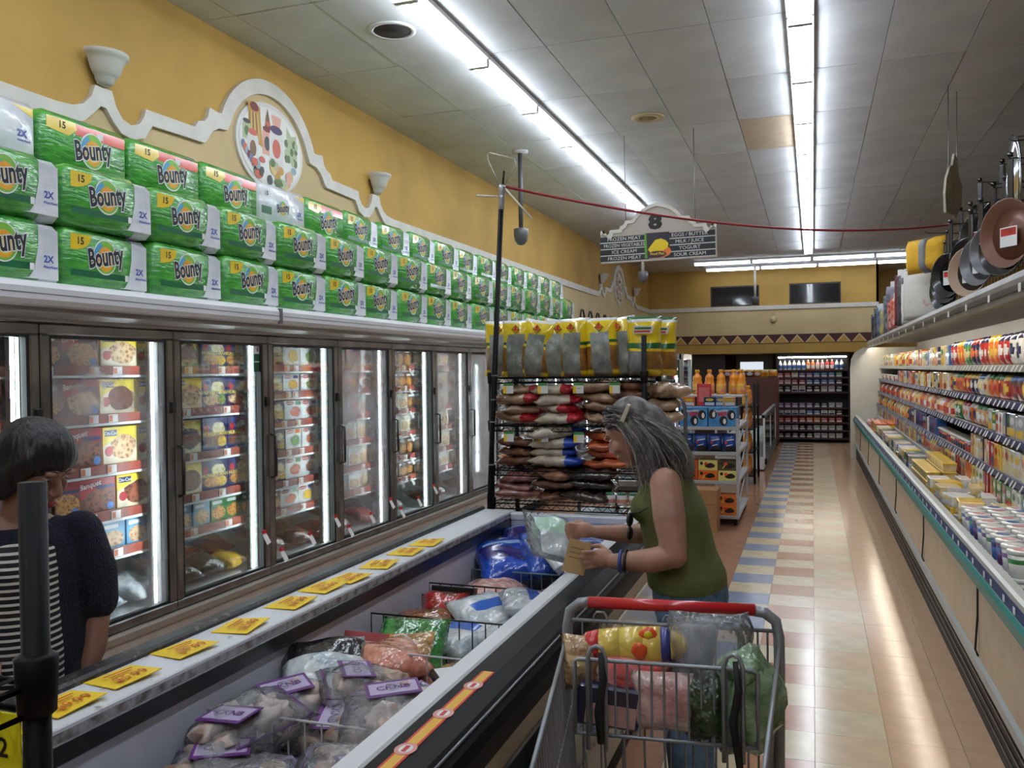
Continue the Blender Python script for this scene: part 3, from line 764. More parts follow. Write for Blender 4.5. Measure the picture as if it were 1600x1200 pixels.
for k, shs in DOORS.items():
    zs = shelves_for(k); cnt = {}
    for si, seq in enumerate(shs):
        if si >= len(zs): break
        y = ys = D0 + k * DP + 0.03 + 0.056 * (D0 + k * DP)
        gap = (ZT0 - 0.02 - zs[0]) if si == 0 else (zs[si - 1] - zs[si] - 0.06)
        for bi, key in enumerate(seq):
            if key is None: y += 0.07; continue
            (me, w), lab, grp = KB[key]
            h = me.vertices[0].co.z * 0 + max(v.co.z for v in me.vertices)
            sz = min(1.0, gap / h)
            if y + w > ys + 0.862: continue
            M = TL(XD - 0.205 - RND.uniform(0, .02), y + w / 2, zs[si] + 0.0005) @ RZ(pi / 2 + RND.uniform(-.05, .05)) @ Matrix.Diagonal((1, 1, sz, 1))
            spawn(me, 'frozen_dinner_box', f'{lab}, {SHW[si]} shelf, {nth(k + 1)} freezer door, {nth(bi + 1)} box', 'box', M, grp)
            # the box behind it, seen over the top
            if k in (1, 2, 3) and bi > 0 and si < 4:
                M2 = TL(XD - 0.30, y + w / 2 + .01, zs[si] + 0.0005) @ RZ(pi / 2) @ Matrix.Diagonal((1, 1, sz, 1))
                spawn(me, 'frozen_dinner_box', f'{lab}, back row, {SHW[si]} shelf, {nth(k + 1)} door, {nth(bi + 1)}', 'box', M2, grp)
            y += w + 0.004
# loose bags in the bottom bins
wf = film('bag_film', (255, 255, 255), 0.55, 0.8, 0.6, 30)
bagm = {n: mat('bag_' + n, c, 0.25, rgb2=c2, vscale=14, coat=0.6, bump=0.5, bscale=25) for n, c, c2 in (
    ('white', (222, 226, 226), (160, 176, 184)), ('dark_green', (34, 62, 46), (14, 28, 22)), ('red', (176, 40, 36), (96, 20, 20)), ('yellow', (232, 190, 50), (170, 120, 30)),
    ('brown', (128, 70, 52), (72, 34, 28)), ('clear_brown', (170, 130, 100), (110, 70, 50)), ('pinkish', (214, 170, 154), (170, 112, 98)))}
BINS = {1: ['white'] * 5, 2: ['dark_green', 'dark_green', 'dark_green', 'red', 'yellow', 'red'], 3: ['brown', 'red', 'brown', 'brown', 'red'], 4: ['brown', 'brown', 'red', 'brown'], 5: ['brown', 'clear_brown', 'brown'], 6: ['brown', 'white', 'clear_brown'], 7: ['red', 'white', 'red'], 0: ['white', 'brown', 'white']}
fb = {n: [MB().pillow(0.2, 0.22, 0.1, m, 9, 9, i * 7 + j, 0.022).mesh('frozen_bag') for j in range(2)] for i, (n, m) in enumerate(bagm.items())}
for k, seq in BINS.items():
    for i, n in enumerate(seq):
        y = D0 + k * DP + 0.10 + 0.056 * (D0 + k * DP) + i * 0.56 / max(1, len(seq) - 1)
        spawn(fb[n][i % 2], 'frozen_food_bag', f'{n.replace("_", " ")} frozen food bag in the bottom bin, {nth(k + 1)} freezer door, {nth(i + 1)} from left', 'bag',
              TL(XD - 0.17 - 0.22 * (i % 2), y, 0.51 + 0.05 * (i % 2)) @ RZ(pi / 2 + RND.uniform(-.3, .3)) @ RX(RND.uniform(0.1, 0.3)), 'frozen bags in the freezer bottoms')

# ------------------------------------------------------------------ paper towel packs on top of the freezers
wrap_g = mat('wrap_green', (84, 168, 66), 0.26, rgb2=(50, 132, 52), vscale=6, coat=0.7, bump=0.35, bscale=9, stretch=(1.5, 1.5, 6))
wrap_d = mat('wrap_dark_green', (18, 96, 60), 0.3, coat=0.6); wrap_w = mat('wrap_white', (238, 240, 242), 0.3, rgb2=(212, 216, 222), vscale=7, coat=0.6, bump=0.4, bscale=10)
wrap_y = mat('wrap_yellow', (232, 200, 40), 0.3, coat=0.6); wrap_r = mat('wrap_red', (214, 76, 48), 0.3, coat=0.6); ring_o = mat('wrap_orange', (232, 160, 44), 0.35); ring_lg = mat('wrap_lime', (120, 180, 60), 0.35); ring_b = mat('wrap_sky', (86, 160, 196), 0.35)
print_b = mat('wrap_blue', (66, 84, 160), 0.4)
PW, PH, PD = 0.55, 0.285, 0.33
def ring(cx, cz, r0, r1, a0, a1, n=10):
    P = [(cx + r1 * cos(a0 + (a1 - a0) * i / n), cz + r1 * sin(a0 + (a1 - a0) * i / n)) for i in range(n + 1)]
    return P + [(cx + r0 * cos(a0 + (a1 - a0) * i / n), cz + r0 * sin(a0 + (a1 - a0) * i / n)) for i in range(n, -1, -1)]
def logo(fr, le, cx, cz, s):
    s0, s = s, s * .76
    fr.flat(ell(cx, cz, .098 * s, .112 * s, 24), white_card, -0.0016); fr.flat(ell(cx + .002 * s, cz, .09 * s, .104 * s, 24), ring_lg, -0.0019)
    fr.flat(ring(cx, cz, .062 * s, .094 * s, radians(110), radians(200)), ring_b, -0.0022); fr.flat(ell(cx + .004 * s, cz - .012 * s, .064 * s, .078 * s, 20), ring_o, -0.0025); fr.flat(ell(cx + .004 * s, cz - .02 * s, .05 * s, .05 * s, 16), wrap_y, -0.0028)
    T = TXZ @ RZ(0.2) @ Matrix.Diagonal((.078 * s0, .125 * s0, 1, 1))
    le.mesh_in(TXT['bounty_out'], white_card, TL(cx, -0.0031, cz) @ T); le.mesh_in(TXT['bounty'], black_ink, TL(cx, -0.0036, cz) @ T)
def towel(kind, seed):
    b = MB(); fr = MB(); le = MB()
    x0, x1 = -PW / 2, PW / 2
    main = wrap_w if kind == 'white' else wrap_g
    xe = x1 - 0.135
    def crumple(m, s):
        for i, v in enumerate(m.v):
            q = Vector(v) * 7 + Vector((s * 2.2, 0, 0)); k = 0.006
            m.v[i] = (v[0] + k * noise.noise(q), v[1] + (k * noise.noise(q + Vector((9, 0, 0))) if v[1] > 0.1 else 0), v[2] + (k * noise.noise(q + Vector((0, 9, 0))) if v[2] > 0.02 else 0))
    if kind in ('green',):
        b.rbox(x0, xe + .03, 0, PD, 0, PH, 0.03, main, None, True); b.rbox(xe - .03, x1, 0.004, PD, 0, PH - .012, 0.03, wrap_w, None, True)
        curve = [(xe - .05 + .05 * min(1, (i / 5)) ** .5, .03 + (PH - .06) * (i / 8)) for i in range(9)]
        fr.flat([(x1 - .03, .026), (x1 - .03, PH - .04)] + [(x, z) for x, z in reversed(curve)] + [(xe - .08, .026)], wrap_w, -0.0006)
        fr.flat(rect(x0 + .03, xe - .02, .062, .092), wrap_d, -0.0008); fr.flat(rect(xe - .045, xe - .022, .062, .092), white_card, -0.0011)
        fr.flat([(x0 + .03, PH - .03), (x0 + .155, PH - .03)] + [(x0 + .03 + .122 * cos(t), PH - .045 - .06 * sin(t)) for t in (0.1, .4, .7, 1.0, 1.3, 1.57)], wrap_y, -0.001)
        word(fr, '15', black_ink, x0 + .088, PH - .062, .046); word(fr, '2x', print_b, x1 - .082, .115, .042); word(fr, 'absorb', print_b, x1 - .072, .082, .018)
        logo(fr, le, -.035, PH * .58, 1.0)
    elif kind == 'red':
        b.rbox(x0, x1, 0, PD, 0, PH, 0.03, main, None, True)
        fr.flat(rect(x0 + .2, x1 - .03, PH - .085, PH - .032), wrap_r, -0.0008); fr.flat(rect(.06, .1, PH - .075, PH - .045), white_card, -0.0012)
        fr.flat([(x0 + .03, PH - .03), (x0 + .2, PH - .03), (x0 + .21, PH - .06), (x0 + .16, PH - .1), (x0 + .03, PH - .085)], wrap_y, -0.001); word(fr, '15', black_ink, x0 + .12, PH - .058, .046)
        logo(fr, le, .03, PH * .5, 1.05)
    else:
        b.rbox(x0, x1, 0, PD, 0, PH, 0.03, main, None, True)
        fr.flat(rect(x0 + .03, x0 + .14, .08, .13), wrap_d, -0.0008); fr.flat([(x1 - .14, PH - .03), (x1 - .03, PH - .03), (x1 - .03, PH - .07)], wrap_y, -0.0008)
        word(fr, '2x', print_b, x1 - .09, .13, .042); word(fr, 'absorb', print_b, x1 - .08, .1, .016); word(fr, '15', black_ink, x0 + .085, PH - .07, .04)
        logo(fr, le, -.01, PH * .5, 0.62)
    crumple(b, seed)
    return [('wrapped_rolls', b.mesh('wrapped_rolls'), ID4), ('printed_front', fr.mesh('printed_front'), ID4), ('lettering', le.mesh('lettering'), ID4)]
TK = {('green', i): towel('green', i) for i in range(3)}
TK[('red', 0)] = towel('red', 5); TK[('white', 0)] = towel('white', 7)
def place_towel(kind, i, x, y, z, label, rz=0.0):
    kit = TK.get((kind, i % 3)) or TK[(kind, 0)]
    spawn(kit, 'paper_towel_pack', label, 'paper towels', TL(x, y, z) @ RZ(pi / 2 + rz) @ RX(RND.uniform(-.012, .012)), 'paper towel packs on the freezers')
Y0T = 1.95; PT = 0.558
for i in range(19):
    y = Y0T + PT * i + PT / 2
    for lv, nm in ((0, 'bottom'), (1, 'middle')):
        if lv == 1 and i > 17: continue
        place_towel('green', i + lv, -3.17 - RND.uniform(0, .025), y + RND.uniform(-.012, .012) + (0.012 if lv else 0), 2.047 + lv * (PH + 0.001), f'green wrapped paper towel pack, {nm} tier above the freezers, {nth(i + 1)} from left', RND.uniform(-.035, .035))
KT = ['white', 'red', 'red', 'red', 'white', 'red'] + ['green'] * 11
for i, kd in enumerate(KT):
    y = 2.56 + 0.562 * i + PT / 2
    ad = {'white': 'white wrapped', 'red': 'green wrapped red striped', 'green': 'green wrapped'}[kd]
    place_towel(kd, i, -3.37 - RND.uniform(0, .02), y, 2.047 + 2 * (PH + 0.001), f'{ad} paper towel pack, top tier above the freezers, {nth(i + 1)} from left', RND.uniform(-.03, .03))
# shopping bags with handles standing past the towel packs
bag_k = [mat('tote_%d' % i, c, 0.6) for i, c in enumerate(((46, 40, 40), (120, 60, 60), (60, 90, 56)))]
for i in range(7):
    m = MB().rbox(-.2, .2, 0, .14, 0, .26, .02, bag_k[i % 3]); h = MB().tube([(-.12, .07, .25), (-.11, .07, .42), (-.05, .07, .5), (.05, .07, .5), (.11, .07, .42), (.12, .07, .25)], .014, black_matte, 6)
    t = thing('tote_bag', f'{("black", "maroon", "green")[i % 3]} tote bag with raised handles on the freezers, {nth(i + 1)} past the paper towels', 'bag', TL(-3.2, 12.75 + i * .5, 2.047) @ RZ(pi / 2), 'tote bags on the far freezers')
    obj('body', m, t); obj('handle', h, t)
# ------------------------------------------------------------------ long open chest freezer
CHZ, CY0, CY1 = 0.85, 0.86, 4.70
chest_in = mat('chest_interior', (212, 214, 226), 0.45, var=0.04)
rail_w = mat('chest_rail_frosted', (230, 232, 236), 0.4, rgb2=(160, 156, 152), vscale=26, contrast=(0.24, 0.36))
rail_edge = mat('chest_rail_edge', (176, 174, 176), 0.5, rgb2=(104, 98, 92), vscale=30, contrast=(0.35, 0.6))
chest_beige = mat('chest_panel_beige', (204, 190, 172), 0.45)
ch = thing('chest_freezer', 'long open chest freezer with white rim, black bumper and yellow price cards', 'freezer', TL(0, 0, 0))
b = MB()
XL0, XL1, XRI, XRO = -1.80, -1.635, -0.925, -0.72
b.box(XL0, XL1, CY0, CY1, 0.12, 0.76, chest_in).box(XRI + .03, XRO - .04, CY0, CY1, 0.12, 0.80, chest_beige)
b.box(XL1, XRI + .03, CY0, CY0 + 0.07, 0.12, 0.84, chest_in).box(XL1, XRI + .03, CY1 - 0.05, CY1, 0.12, 0.81, chest_in)
b.box(XL1, XRI + .03, CY0 + .07, CY1 - .05, 0.40, 0.47, chest_in); b.box(XL0 + .02, XRO - .06, CY0, CY1, 0.0, 0.12, black_matte)
obj('tub', b, ch)
obj('inner_liner', MB().box(XRI + .012, XRI + .03, CY0, CY1, 0.45, 0.80, chest_in), ch)
obj('rail', MB().rbox(XL0, XL1 + 0.012, CY0 - .01, CY1, 0.832, CHZ, 0.004, rail_w).box(XL1 + 0.002, XL1 + 0.0125, CY0, CY1, 0.815, 0.838, rail_edge), ch)
obj('rail_gasket', MB().rbox(XL1 - 0.02, XL1 + 0.016, CY0, CY1, 0.762, 0.815, 0.004, black_plastic), ch)
obj('rail_guard', MB().rbox(XL0 - 0.055, XL0 + 0.005, CY0 - .01, CY1, 0.80, 0.868, 0.008, mat('scuffed_black', (30, 29, 29), 0.45, rgb2=(92, 88, 84), vscale=40, contrast=(0.3, 0.42)), None).box(XL0 - .03, XL0, CY0, CY1, 0.12, 0.80, chest_beige), ch)
obj('end_rail', MB().rbox(XL0, XRI + .05, CY1 - 0.055, CY1 + .01, 0.80, 0.842, 0.006, rail_w), ch)
obj('rim', MB().rbox(XRI - .005, -0.868, CY0 - .01, CY1, 0.80, CHZ + 0.002, 0.006, white_paint), ch)
TYp = Matrix(((1, 0, 0, 0), (0, 0, -1, CY1), (0, 1, 0, 0), (0, 0, 0, 1)))
obj('bumper', MB().prism([(-0.868, 0.846), (-0.80, 0.846), (-0.755, 0.835), (-0.728, 0.812), (-0.72, 0.785), (-0.72, 0.735), (-0.735, 0.72), (-0.868, 0.72)], CY1 - CY0 + .02, mat('bumper_black', (6, 6, 7), 0.5, var=0.3, vscale=30, spec=.16), TYp), ch)
obj('bumper_groove', MB().tube([(-0.742, CY0, 0.828), (-0.742, CY1, 0.828)], 0.004, grey_metal, 6), ch)
obj('front_strip', MB().box(-0.78, -0.745, CY0, CY1, 0.645, 0.72, chest_beige), ch)
obj('lower_panel', MB().box(-0.78, -0.752, CY0, CY1, 0.30, 0.645, mat('gloss_black', (12, 12, 13), 0.12)).box(-0.77, -0.742, CY0, CY1, 0.635, 0.648, chrome), ch)
obj('base_panel', MB().box(-0.80, -0.765, CY0, CY1, 0.10, 0.30, chest_beige), ch)
tag_m = []
for key in ('599', '099'):
    m = MB().add([(-.062, -.07, 0), (.062, -.074, .004), (.066, .07, .012), (-.058, .076, .002), (-.062, -.07, .002), (.062, -.074, .006), (.066, .07, .014), (-.058, .076, .004)], [(0, 3, 2, 1), (4, 5, 6, 7), (0, 1, 5, 4), (1, 2, 6, 5), (2, 3, 7, 6), (3, 0, 4, 7)], yellow_card)
    T = RZ(pi / 2)
    m.mesh_in(TXT[key], mat('card_print', (190, 96, 30), 0.6), TL(.03, 0.0, .0135) @ T @ Matrix.Scale(.045, 4)); m.box(-.022, -.016, -.045, .045, .0122, .0128, mat('card_print', (190, 96, 30), 0.6)).box(-.008, -.003, -.03, .03, .0122, .0128, mat('card_print'))
    tag_m.append(m.mesh('price_card'))
for i, (x, y) in enumerate(((-1.70, 1.40), (-1.711, 1.626), (-1.714, 1.82), (-1.716, 2.06), (-1.70, 2.30), (-1.703, 2.584), (-1.711, 2.803), (-1.69, 2.96), (-1.69, 3.207), (-1.694, 3.468), (-1.69, 3.678))):
    obj('price_card', tag_m[i % 2], ch, TL(x - .01, y, CHZ + .0005) @ RZ(RND.uniform(-.16, .16)))
tape_y = mat('tape_yellow', (226, 176, 60), 0.5); tape_r = mat('sticker_pink', (220, 150, 140), 0.5)
tp = MB().box(-.012, .012, 0, 1.0, 0, .0012, tape_y).box(-.018, -.012, 0, 1.0, 0, .001, red_ink).box(.012, .018, 0, 1.0, 0, .001, red_ink)
obj('tape', tp, ch, TL(-0.822, 1.16, 0.8465))
for y in (1.25, 1.47, 1.66, 1.86, 2.05):
    obj('round_sticker', MB().prism(ell(0, 0, .024, .03, 18), .0014, tape_r).prism(ell(0, 0, .015, .02, 14), .0016, white_card).prism(rect(-.005, .005, -.015, .015), .002, red_ink), ch, TL(-0.822, y, 0.8475))

# wire dividers standing in the chest
def divider(y, z0, z1, m, label, x0=XL1 + .02, x1=XRI - .01, tilt=0.0):
    d = MB(); r = 0.0032
    d.tube([(x0, 0, z0), (x0, 0, z1), (x1, 0, z1), (x1, 0, z0)], r * 1.15, m, 6)
    n = 13
    for i in range(1, n): d.tube([(x0 + (x1 - x0) * i / n, 0, z0), (x0 + (x1 - x0) * i / n, 0, z1)], r * .8, m, 5)
    d.tube([(x0, 0, z0 + .004), (x1, 0, z0 + .004)], r, m, 6)
    return tag(obj('wire_divider', d, None, TL(0, y, 0) @ RX(tilt)), label, 'wire divider', 'wire dividers in the chest freezer')
wire_w = mat('white_wire', (206, 206, 210), 0.4); wire_b = mat('black_wire', (30, 30, 32), 0.4, metal=0.3)
divider(2.02, 0.47, 0.71, wire_w, 'white wire divider among the purple trimmed bags, nearest in the chest freezer')
divider(2.58, 0.47, 0.72, wire_w, 'white wire divider between the purple bags and the green bag')
divider(2.98, 0.47, 0.72, wire_b, 'black wire divider in front of the green and brown bags')
divider(3.52, 0.47, 0.71, wire_b, 'black wire divider between white bags and pink meat')
divider(4.02, 0.47, 0.66, mat('teal_wire', (86, 120, 124), 0.4), 'grey green wire divider holding back the blue bags')

# bagged food in the chest
def sackmesh(w, h, d, m, seed, amp=.016, nx=9, ny=9, flat=None): return MB().pillow(w, h, d, m, nx, ny, seed, amp, flatz=flat).mesh('bag')
meat1 = food('chicken', (220, 202, 190), (170, 138, 124), 22); meat2 = food('salmon', (226, 160, 130), (190, 110, 84), 16); meat3 = food('brown_chicken', (196, 172, 154), (134, 104, 86), 20)
clearf = film('clear_bag', (252, 252, 255), 0.86, 0.9, 0.7, 40, frost=(9.0, 0.55, 0.75, 0.35))
purple = mat('purple_print', (98, 44, 116), 0.35); lilac = mat('lilac_label', (190, 176, 208), 0.35)
def chicken_bag(i, lumps, cm_, label_c=purple, lab_at=(0, .2), rot=0.0, flatlab=lilac, txt=True):
    r = random.Random(i * 17)
    inner = MB()
    for k in range(lumps * 2):
        inner.lump((r.uniform(-.09, .09), .045 + .21 * k / (2 * lumps) + r.uniform(-.02, .02), .01 + r.uniform(0, .025)), (r.uniform(.03, .06), r.uniform(.026, .05), r.uniform(.02, .036)), cm_, i * 9 + k, .7, 10, 7)
    outer = MB().pillow(.28, .30, .13, clearf, 10, 10, i, .022)
    lab = MB(); a, c = lab_at
    lab.prism(rect(-.075, .075, -.05, .05), .002, label_c, TL(a, c, .064) @ RZ(rot) @ RX(-.1)).prism(rect(-.066, .066, -.036, .036), .003, flatlab, TL(a, c, .064) @ RZ(rot) @ RX(-.1))
    if txt: lab.mesh_in(TXT['cknb'], purple, TL(a, c, .068) @ RZ(rot) @ RX(-.1) @ Matrix.Scale(.035, 4))
    lab.prism([(-.13, -.006), (.13, -.006), (.13, .006), (-.13, .006)], .002, label_c, TL(0, .285, .012)); lab.prism([(-.006, 0), (.006, 0), (.006, .27), (-.006, .27)], .002, label_c, TL(.128, .015, .008))
    return [('contents', inner.mesh('contents'), ID4), ('clear_bag', outer.mesh('clear_bag'), ID4), ('printed_label', lab.mesh('printed_label'), ID4)]
def chest_item(kit, name, label, x, y, z, rz=0.0, tx=0.0, ty=0.0, cat='bag', h=0.28):
    M = TL(x, y, z) @ RZ(rz) @ RX(tx) @ RY(ty) @ TL(0, -h / 2, 0)
    spawn(kit, name, label, cat, M, 'bags in the chest freezer')
CB = [chicken_bag(1, 5, meat3), chicken_bag(2, 5, meat1, lab_at=(.03, .1), rot=.5), chicken_bag(3, 4, meat3, lab_at=(-.03, .12), rot=-1.1), chicken_bag(4, 5, meat1, lab_at=(0, .22), rot=.2)]
chest_item(CB[0], 'chicken_bag', 'clear purple trimmed bag of browned chicken against the left chest wall', -1.44, 1.84, .60, .5, .15)
chest_item(CB[1], 'chicken_bag', 'clear purple trimmed bag of pale chicken, nearest beside the white rim', -1.10, 1.86, .60, -.4, .12)
chest_item(CB[2], 'chicken_bag', 'clear bag with angled lilac letter label lying by the nearest divider', -1.24, 2.16, .63, -.2, .2)
chest_item(CB[3], 'chicken_bag', 'clear purple trimmed bag of pale chicken behind the nearest white divider', -1.46, 2.18, .63, .7, .25)
chest_item(CB[0], 'chicken_bag', 'purple trimmed chicken bag wedged beside the white rim with upright purple corner', -1.06, 2.30, .62, 1.4, .35)
chest_item(CB[1], 'chicken_bag', 'purple trimmed chicken bag at the near end beside the left chest wall', -1.36, 1.58, .60, 1.0, .1)
chest_item(CB[3], 'chicken_bag', 'purple trimmed chicken bag at the near end beside the bumper', -1.07, 1.54, .60, .2, .1)
def zone_black(u, v, f): return black_ink if v > .62 and f else bagm['white']
wbl = MB().pillow(.27, .34, .09, lambda u, v, f: (mat('bag_black', (26, 24, 28), 0.2, coat=.7, bump=.4) if (.66 < v < .92) else bagm['white']), 12, 14, 3, .016)
chest_item(wbl.mesh('bag'), 'white_bag', 'shiny white bag with a black band leaning near the left chest wall', -1.48, 2.42, .68, .55, .42, h=.34)
salm = [sackmesh(.26, .28, .1, mat('salmon_bag', (222, 158, 132), 0.2, rgb2=(196, 112, 92), vscale=16, coat=.8, bump=.5), s) for s in (4, 8, 12)]
chest_item(salm[0], 'salmon_bag', 'clear bag of orange pink fish beside the red card', -1.46, 2.72, .60, .3, .1)
chest_item(salm[1], 'salmon_bag', 'clear bag of orange pink fish in front of the green bag', -1.20, 2.68, .58, -.4, .05)
chest_item(salm[2], 'salmon_bag', 'orange pink fish bag tucked under the dark labelled pack', -1.0, 2.46, .56, .2, .0)
dk = MB().rbox(-.09, .09, 0, .14, 0, .03, .006, mat('pack_black', (30, 26, 30), .25, coat=.5)).prism(ell(-.04, .05, .03, .022, 16), .031, red_ink, TL(0, 0, .001)).prism(rect(-.08, .08, .09, .13), .0312, white_card, TL(0, 0, .001))
chest_item(dk.mesh('pack'), 'meat_pack', 'black and white meat pack with red seal beside the white rim', -1.04, 2.50, .665, .9, .35, .1, 'pack', .14)
rc = MB().rbox(-.09, .09, 0, .004, 0, .1, .001, mat('card_rose', (186, 92, 92), .5)).box(-.075, .075, -.001, 0, .02, .07, mat('card_pale', (226, 196, 196), .5))
tag(obj('sign_card', rc, None, TL(-1.52, 2.74, .62) @ RX(-.3)), 'small rose pink card standing at the left chest wall', 'card')
grn = MB().pillow(.26, .30, .12, lambda u, v, f: (mat('veg_green', (62, 138, 62), .2, rgb2=(34, 92, 40), vscale=20, coat=.7, bump=.4) if v > .62 or u < .14 or u > .86 or v < .1 else mat('veg_window', (196, 150, 84), .25, rgb2=(120, 84, 40), vscale=18, coat=.7, bump=.4)), 12, 14, 5, .018)
gm_ = grn.mesh('bag')
chest_item(gm_, 'vegetable_bag', 'green bag with brown window and white lettering behind the black divider', -1.36, 2.80, .66, .25, .5, h=.3)
chest_item(gm_, 'vegetable_bag', 'green food bag lying flat beside the white divider', -1.16, 2.80, .57, -.5, .0, h=.3)
brn = sackmesh(.27, .3, .14, mat('toast_bag', (150, 92, 52), .2, rgb2=(92, 48, 26), vscale=10, coat=.8, bump=.4), 21)
chest_item(brn, 'brown_bag', 'clear bag of browned pieces behind the black divider at the left wall', -1.48, 3.14, .62, .2, .1)
wb2 = MB().pillow(.26, .3, .11, lambda u, v, f: (mat('bag_blue_print', (40, 96, 190), .25, coat=.6) if .5 < v < .66 and .25 < u < .8 else bagm['white']), 12, 12, 6, .016).mesh('bag')
chest_item(wb2, 'white_bag', 'white bag with blue print in the middle of the chest freezer', -1.24, 3.26, .66, .9, .3, h=.3)
chest_item(wb2, 'white_bag', 'white bag with blue print beside the white rim behind the black divider', -1.06, 3.12, .62, 1.3, .15, h=.3)
gold = sackmesh(.2, .2, .09, mat('gold_bag', (210, 170, 96), .25, rgb2=(120, 88, 50), vscale=20, coat=.6, bump=.4), 31)
chest_item(gold, 'golden_bag', 'small golden brown bag beside the white rim near the second black divider', -1.03, 3.42, .60, .2, .1, h=.2)
redp = sackmesh(.2, .2, .08, bagm['red'], 33)
chest_item(redp, 'red_pouch', 'shiny red pouch in front of the black carton', -1.46, 3.34, .66, .4, .35, h=.2)
bcar = MB().rbox(-.1, .1, 0, .05, 0, .16, .003, mat('carton_black', (22, 20, 20), .3)).flat(blob(0, .07, .06, .04, 3), f_red, -.001)
tag(obj('black_carton', bcar, None, TL(-1.5, 3.47, .55) @ RX(-.25)), 'black carton with red food picture leaning on the second black divider', 'box')
pk = [sackmesh(.3, .3, .13, mat('pink_meat', (228, 190, 178), .2, rgb2=(202, 138, 126), vscale=26, coat=.9, bump=1.0, bscale=34), s, .02) for s in (41, 43)]
for i, (x, y, rz, nm) in enumerate(((-1.44, 3.72, .2, 'at the left wall behind the second black divider'), (-1.18, 3.70, -.3, 'in the middle behind the second black divider'), (-1.07, 3.88, .5, 'beside the white rim under the white labelled bag'), (-1.45, 3.86, .1, 'at the left wall in front of the blue bags'))):
    chest_item(pk[i % 2], 'meat_bag', f'clear bag of pink frozen meat {nm}', x, y, .565 + .015 * (i % 2), rz, .05, h=.28)
blu = mat('fish_blue', (24, 82, 196), .22, rgb2=(16, 54, 150), vscale=8, coat=.8, bump=.35); nav = mat('fish_navy', (40, 36, 108), .25, coat=.7); sky = mat('fish_pale', (140, 176, 216), .3, coat=.6)
def bz(u, v, f): return nav if .28 < v + .25 * (u - .5) < .62 and .1 < u < .72 else (sky if .70 < v < .78 and .15 < u < .85 else (bagm['white'] if .40 < u < .56 and .84 < v < .92 else blu))
bb = [MB().pillow(.32, .36, .14, bz, 14, 16, s, .018).mesh('bag') for s in (51, 55)]
for i, (x, y, z, rz, tx, nm) in enumerate(((-1.47, 4.16, .68, .6, .34, 'at the left wall'), (-1.25, 4.24, .72, .5, .40, 'in the middle'), (-1.45, 4.46, .72, .3, .2, 'against the far left corner'), (-1.05, 4.42, .66, -.2, .2, 'beside the white rim'))):
    chest_item(bb[i % 2], 'fish_bag', f'bright blue frozen fish bag {nm} of the far chest end', x, y, z, rz, tx, h=.36)
wl = MB().pillow(.22, .3, .07, lambda u, v, f: (bagm['white'] if .4 < v < .8 else (nav if v < .25 else clearf)), 10, 12, 61, .014).mesh('bag')
chest_item(wl, 'fish_bag', 'clear bag with white panel and navy end leaning by the white rim', -1.10, 4.06, .70, .7, .3, h=.3)
chest_item(wl, 'fish_bag', 'clear bag with pale panel under the tan card', -1.02, 3.66, .62, -.5, .1, h=.3)

# more bags filling the chest
for i, (kit, x, y, z, rz, tx, nm, lab) in enumerate((
        (CB[2], -1.20, 1.66, .66, .9, .2, 'chicken_bag', 'upper clear chicken bag piled at the near chest end'), (CB[1], -1.48, 2.02, .68, -.6, .2, 'chicken_bag', 'upper purple trimmed bag straddling the nearest divider at left'),
        (CB[3], -1.08, 2.10, .70, .4, .15, 'chicken_bag', 'upper purple trimmed bag piled beside the white rim'), (CB[0], -1.28, 2.34, .68, 2.2, .2, 'chicken_bag', 'upper purple trimmed bag piled in the middle before the second divider'),
        (CB[2], -1.02, 1.80, .69, 1.9, .1, 'chicken_bag', 'upper clear bag with lilac label at the white rim'), (salm[2], -1.36, 2.62, .68, .8, .1, 'salmon_bag', 'upper orange pink fish bag against the second white divider'),
        (salm[0], -1.03, 2.74, .62, .1, .1, 'salmon_bag', 'orange pink fish bag beside the white rim behind the second divider'), (wb2, -1.30, 3.08, .62, -.3, .1, 'white_bag', 'white bag with blue print low in the middle behind the black divider'),
        (bb[0], -1.20, 4.50, .64, .1, .1, 'fish_bag', 'bright blue frozen fish bag against the far chest wall'), (wb2, -1.05, 3.32, .70, 2.0, .2, 'white_bag', 'upper white bag with blue print beside the white rim'))):
    chest_item(kit, nm, lab, x, y, z, rz, tx, h=.3)

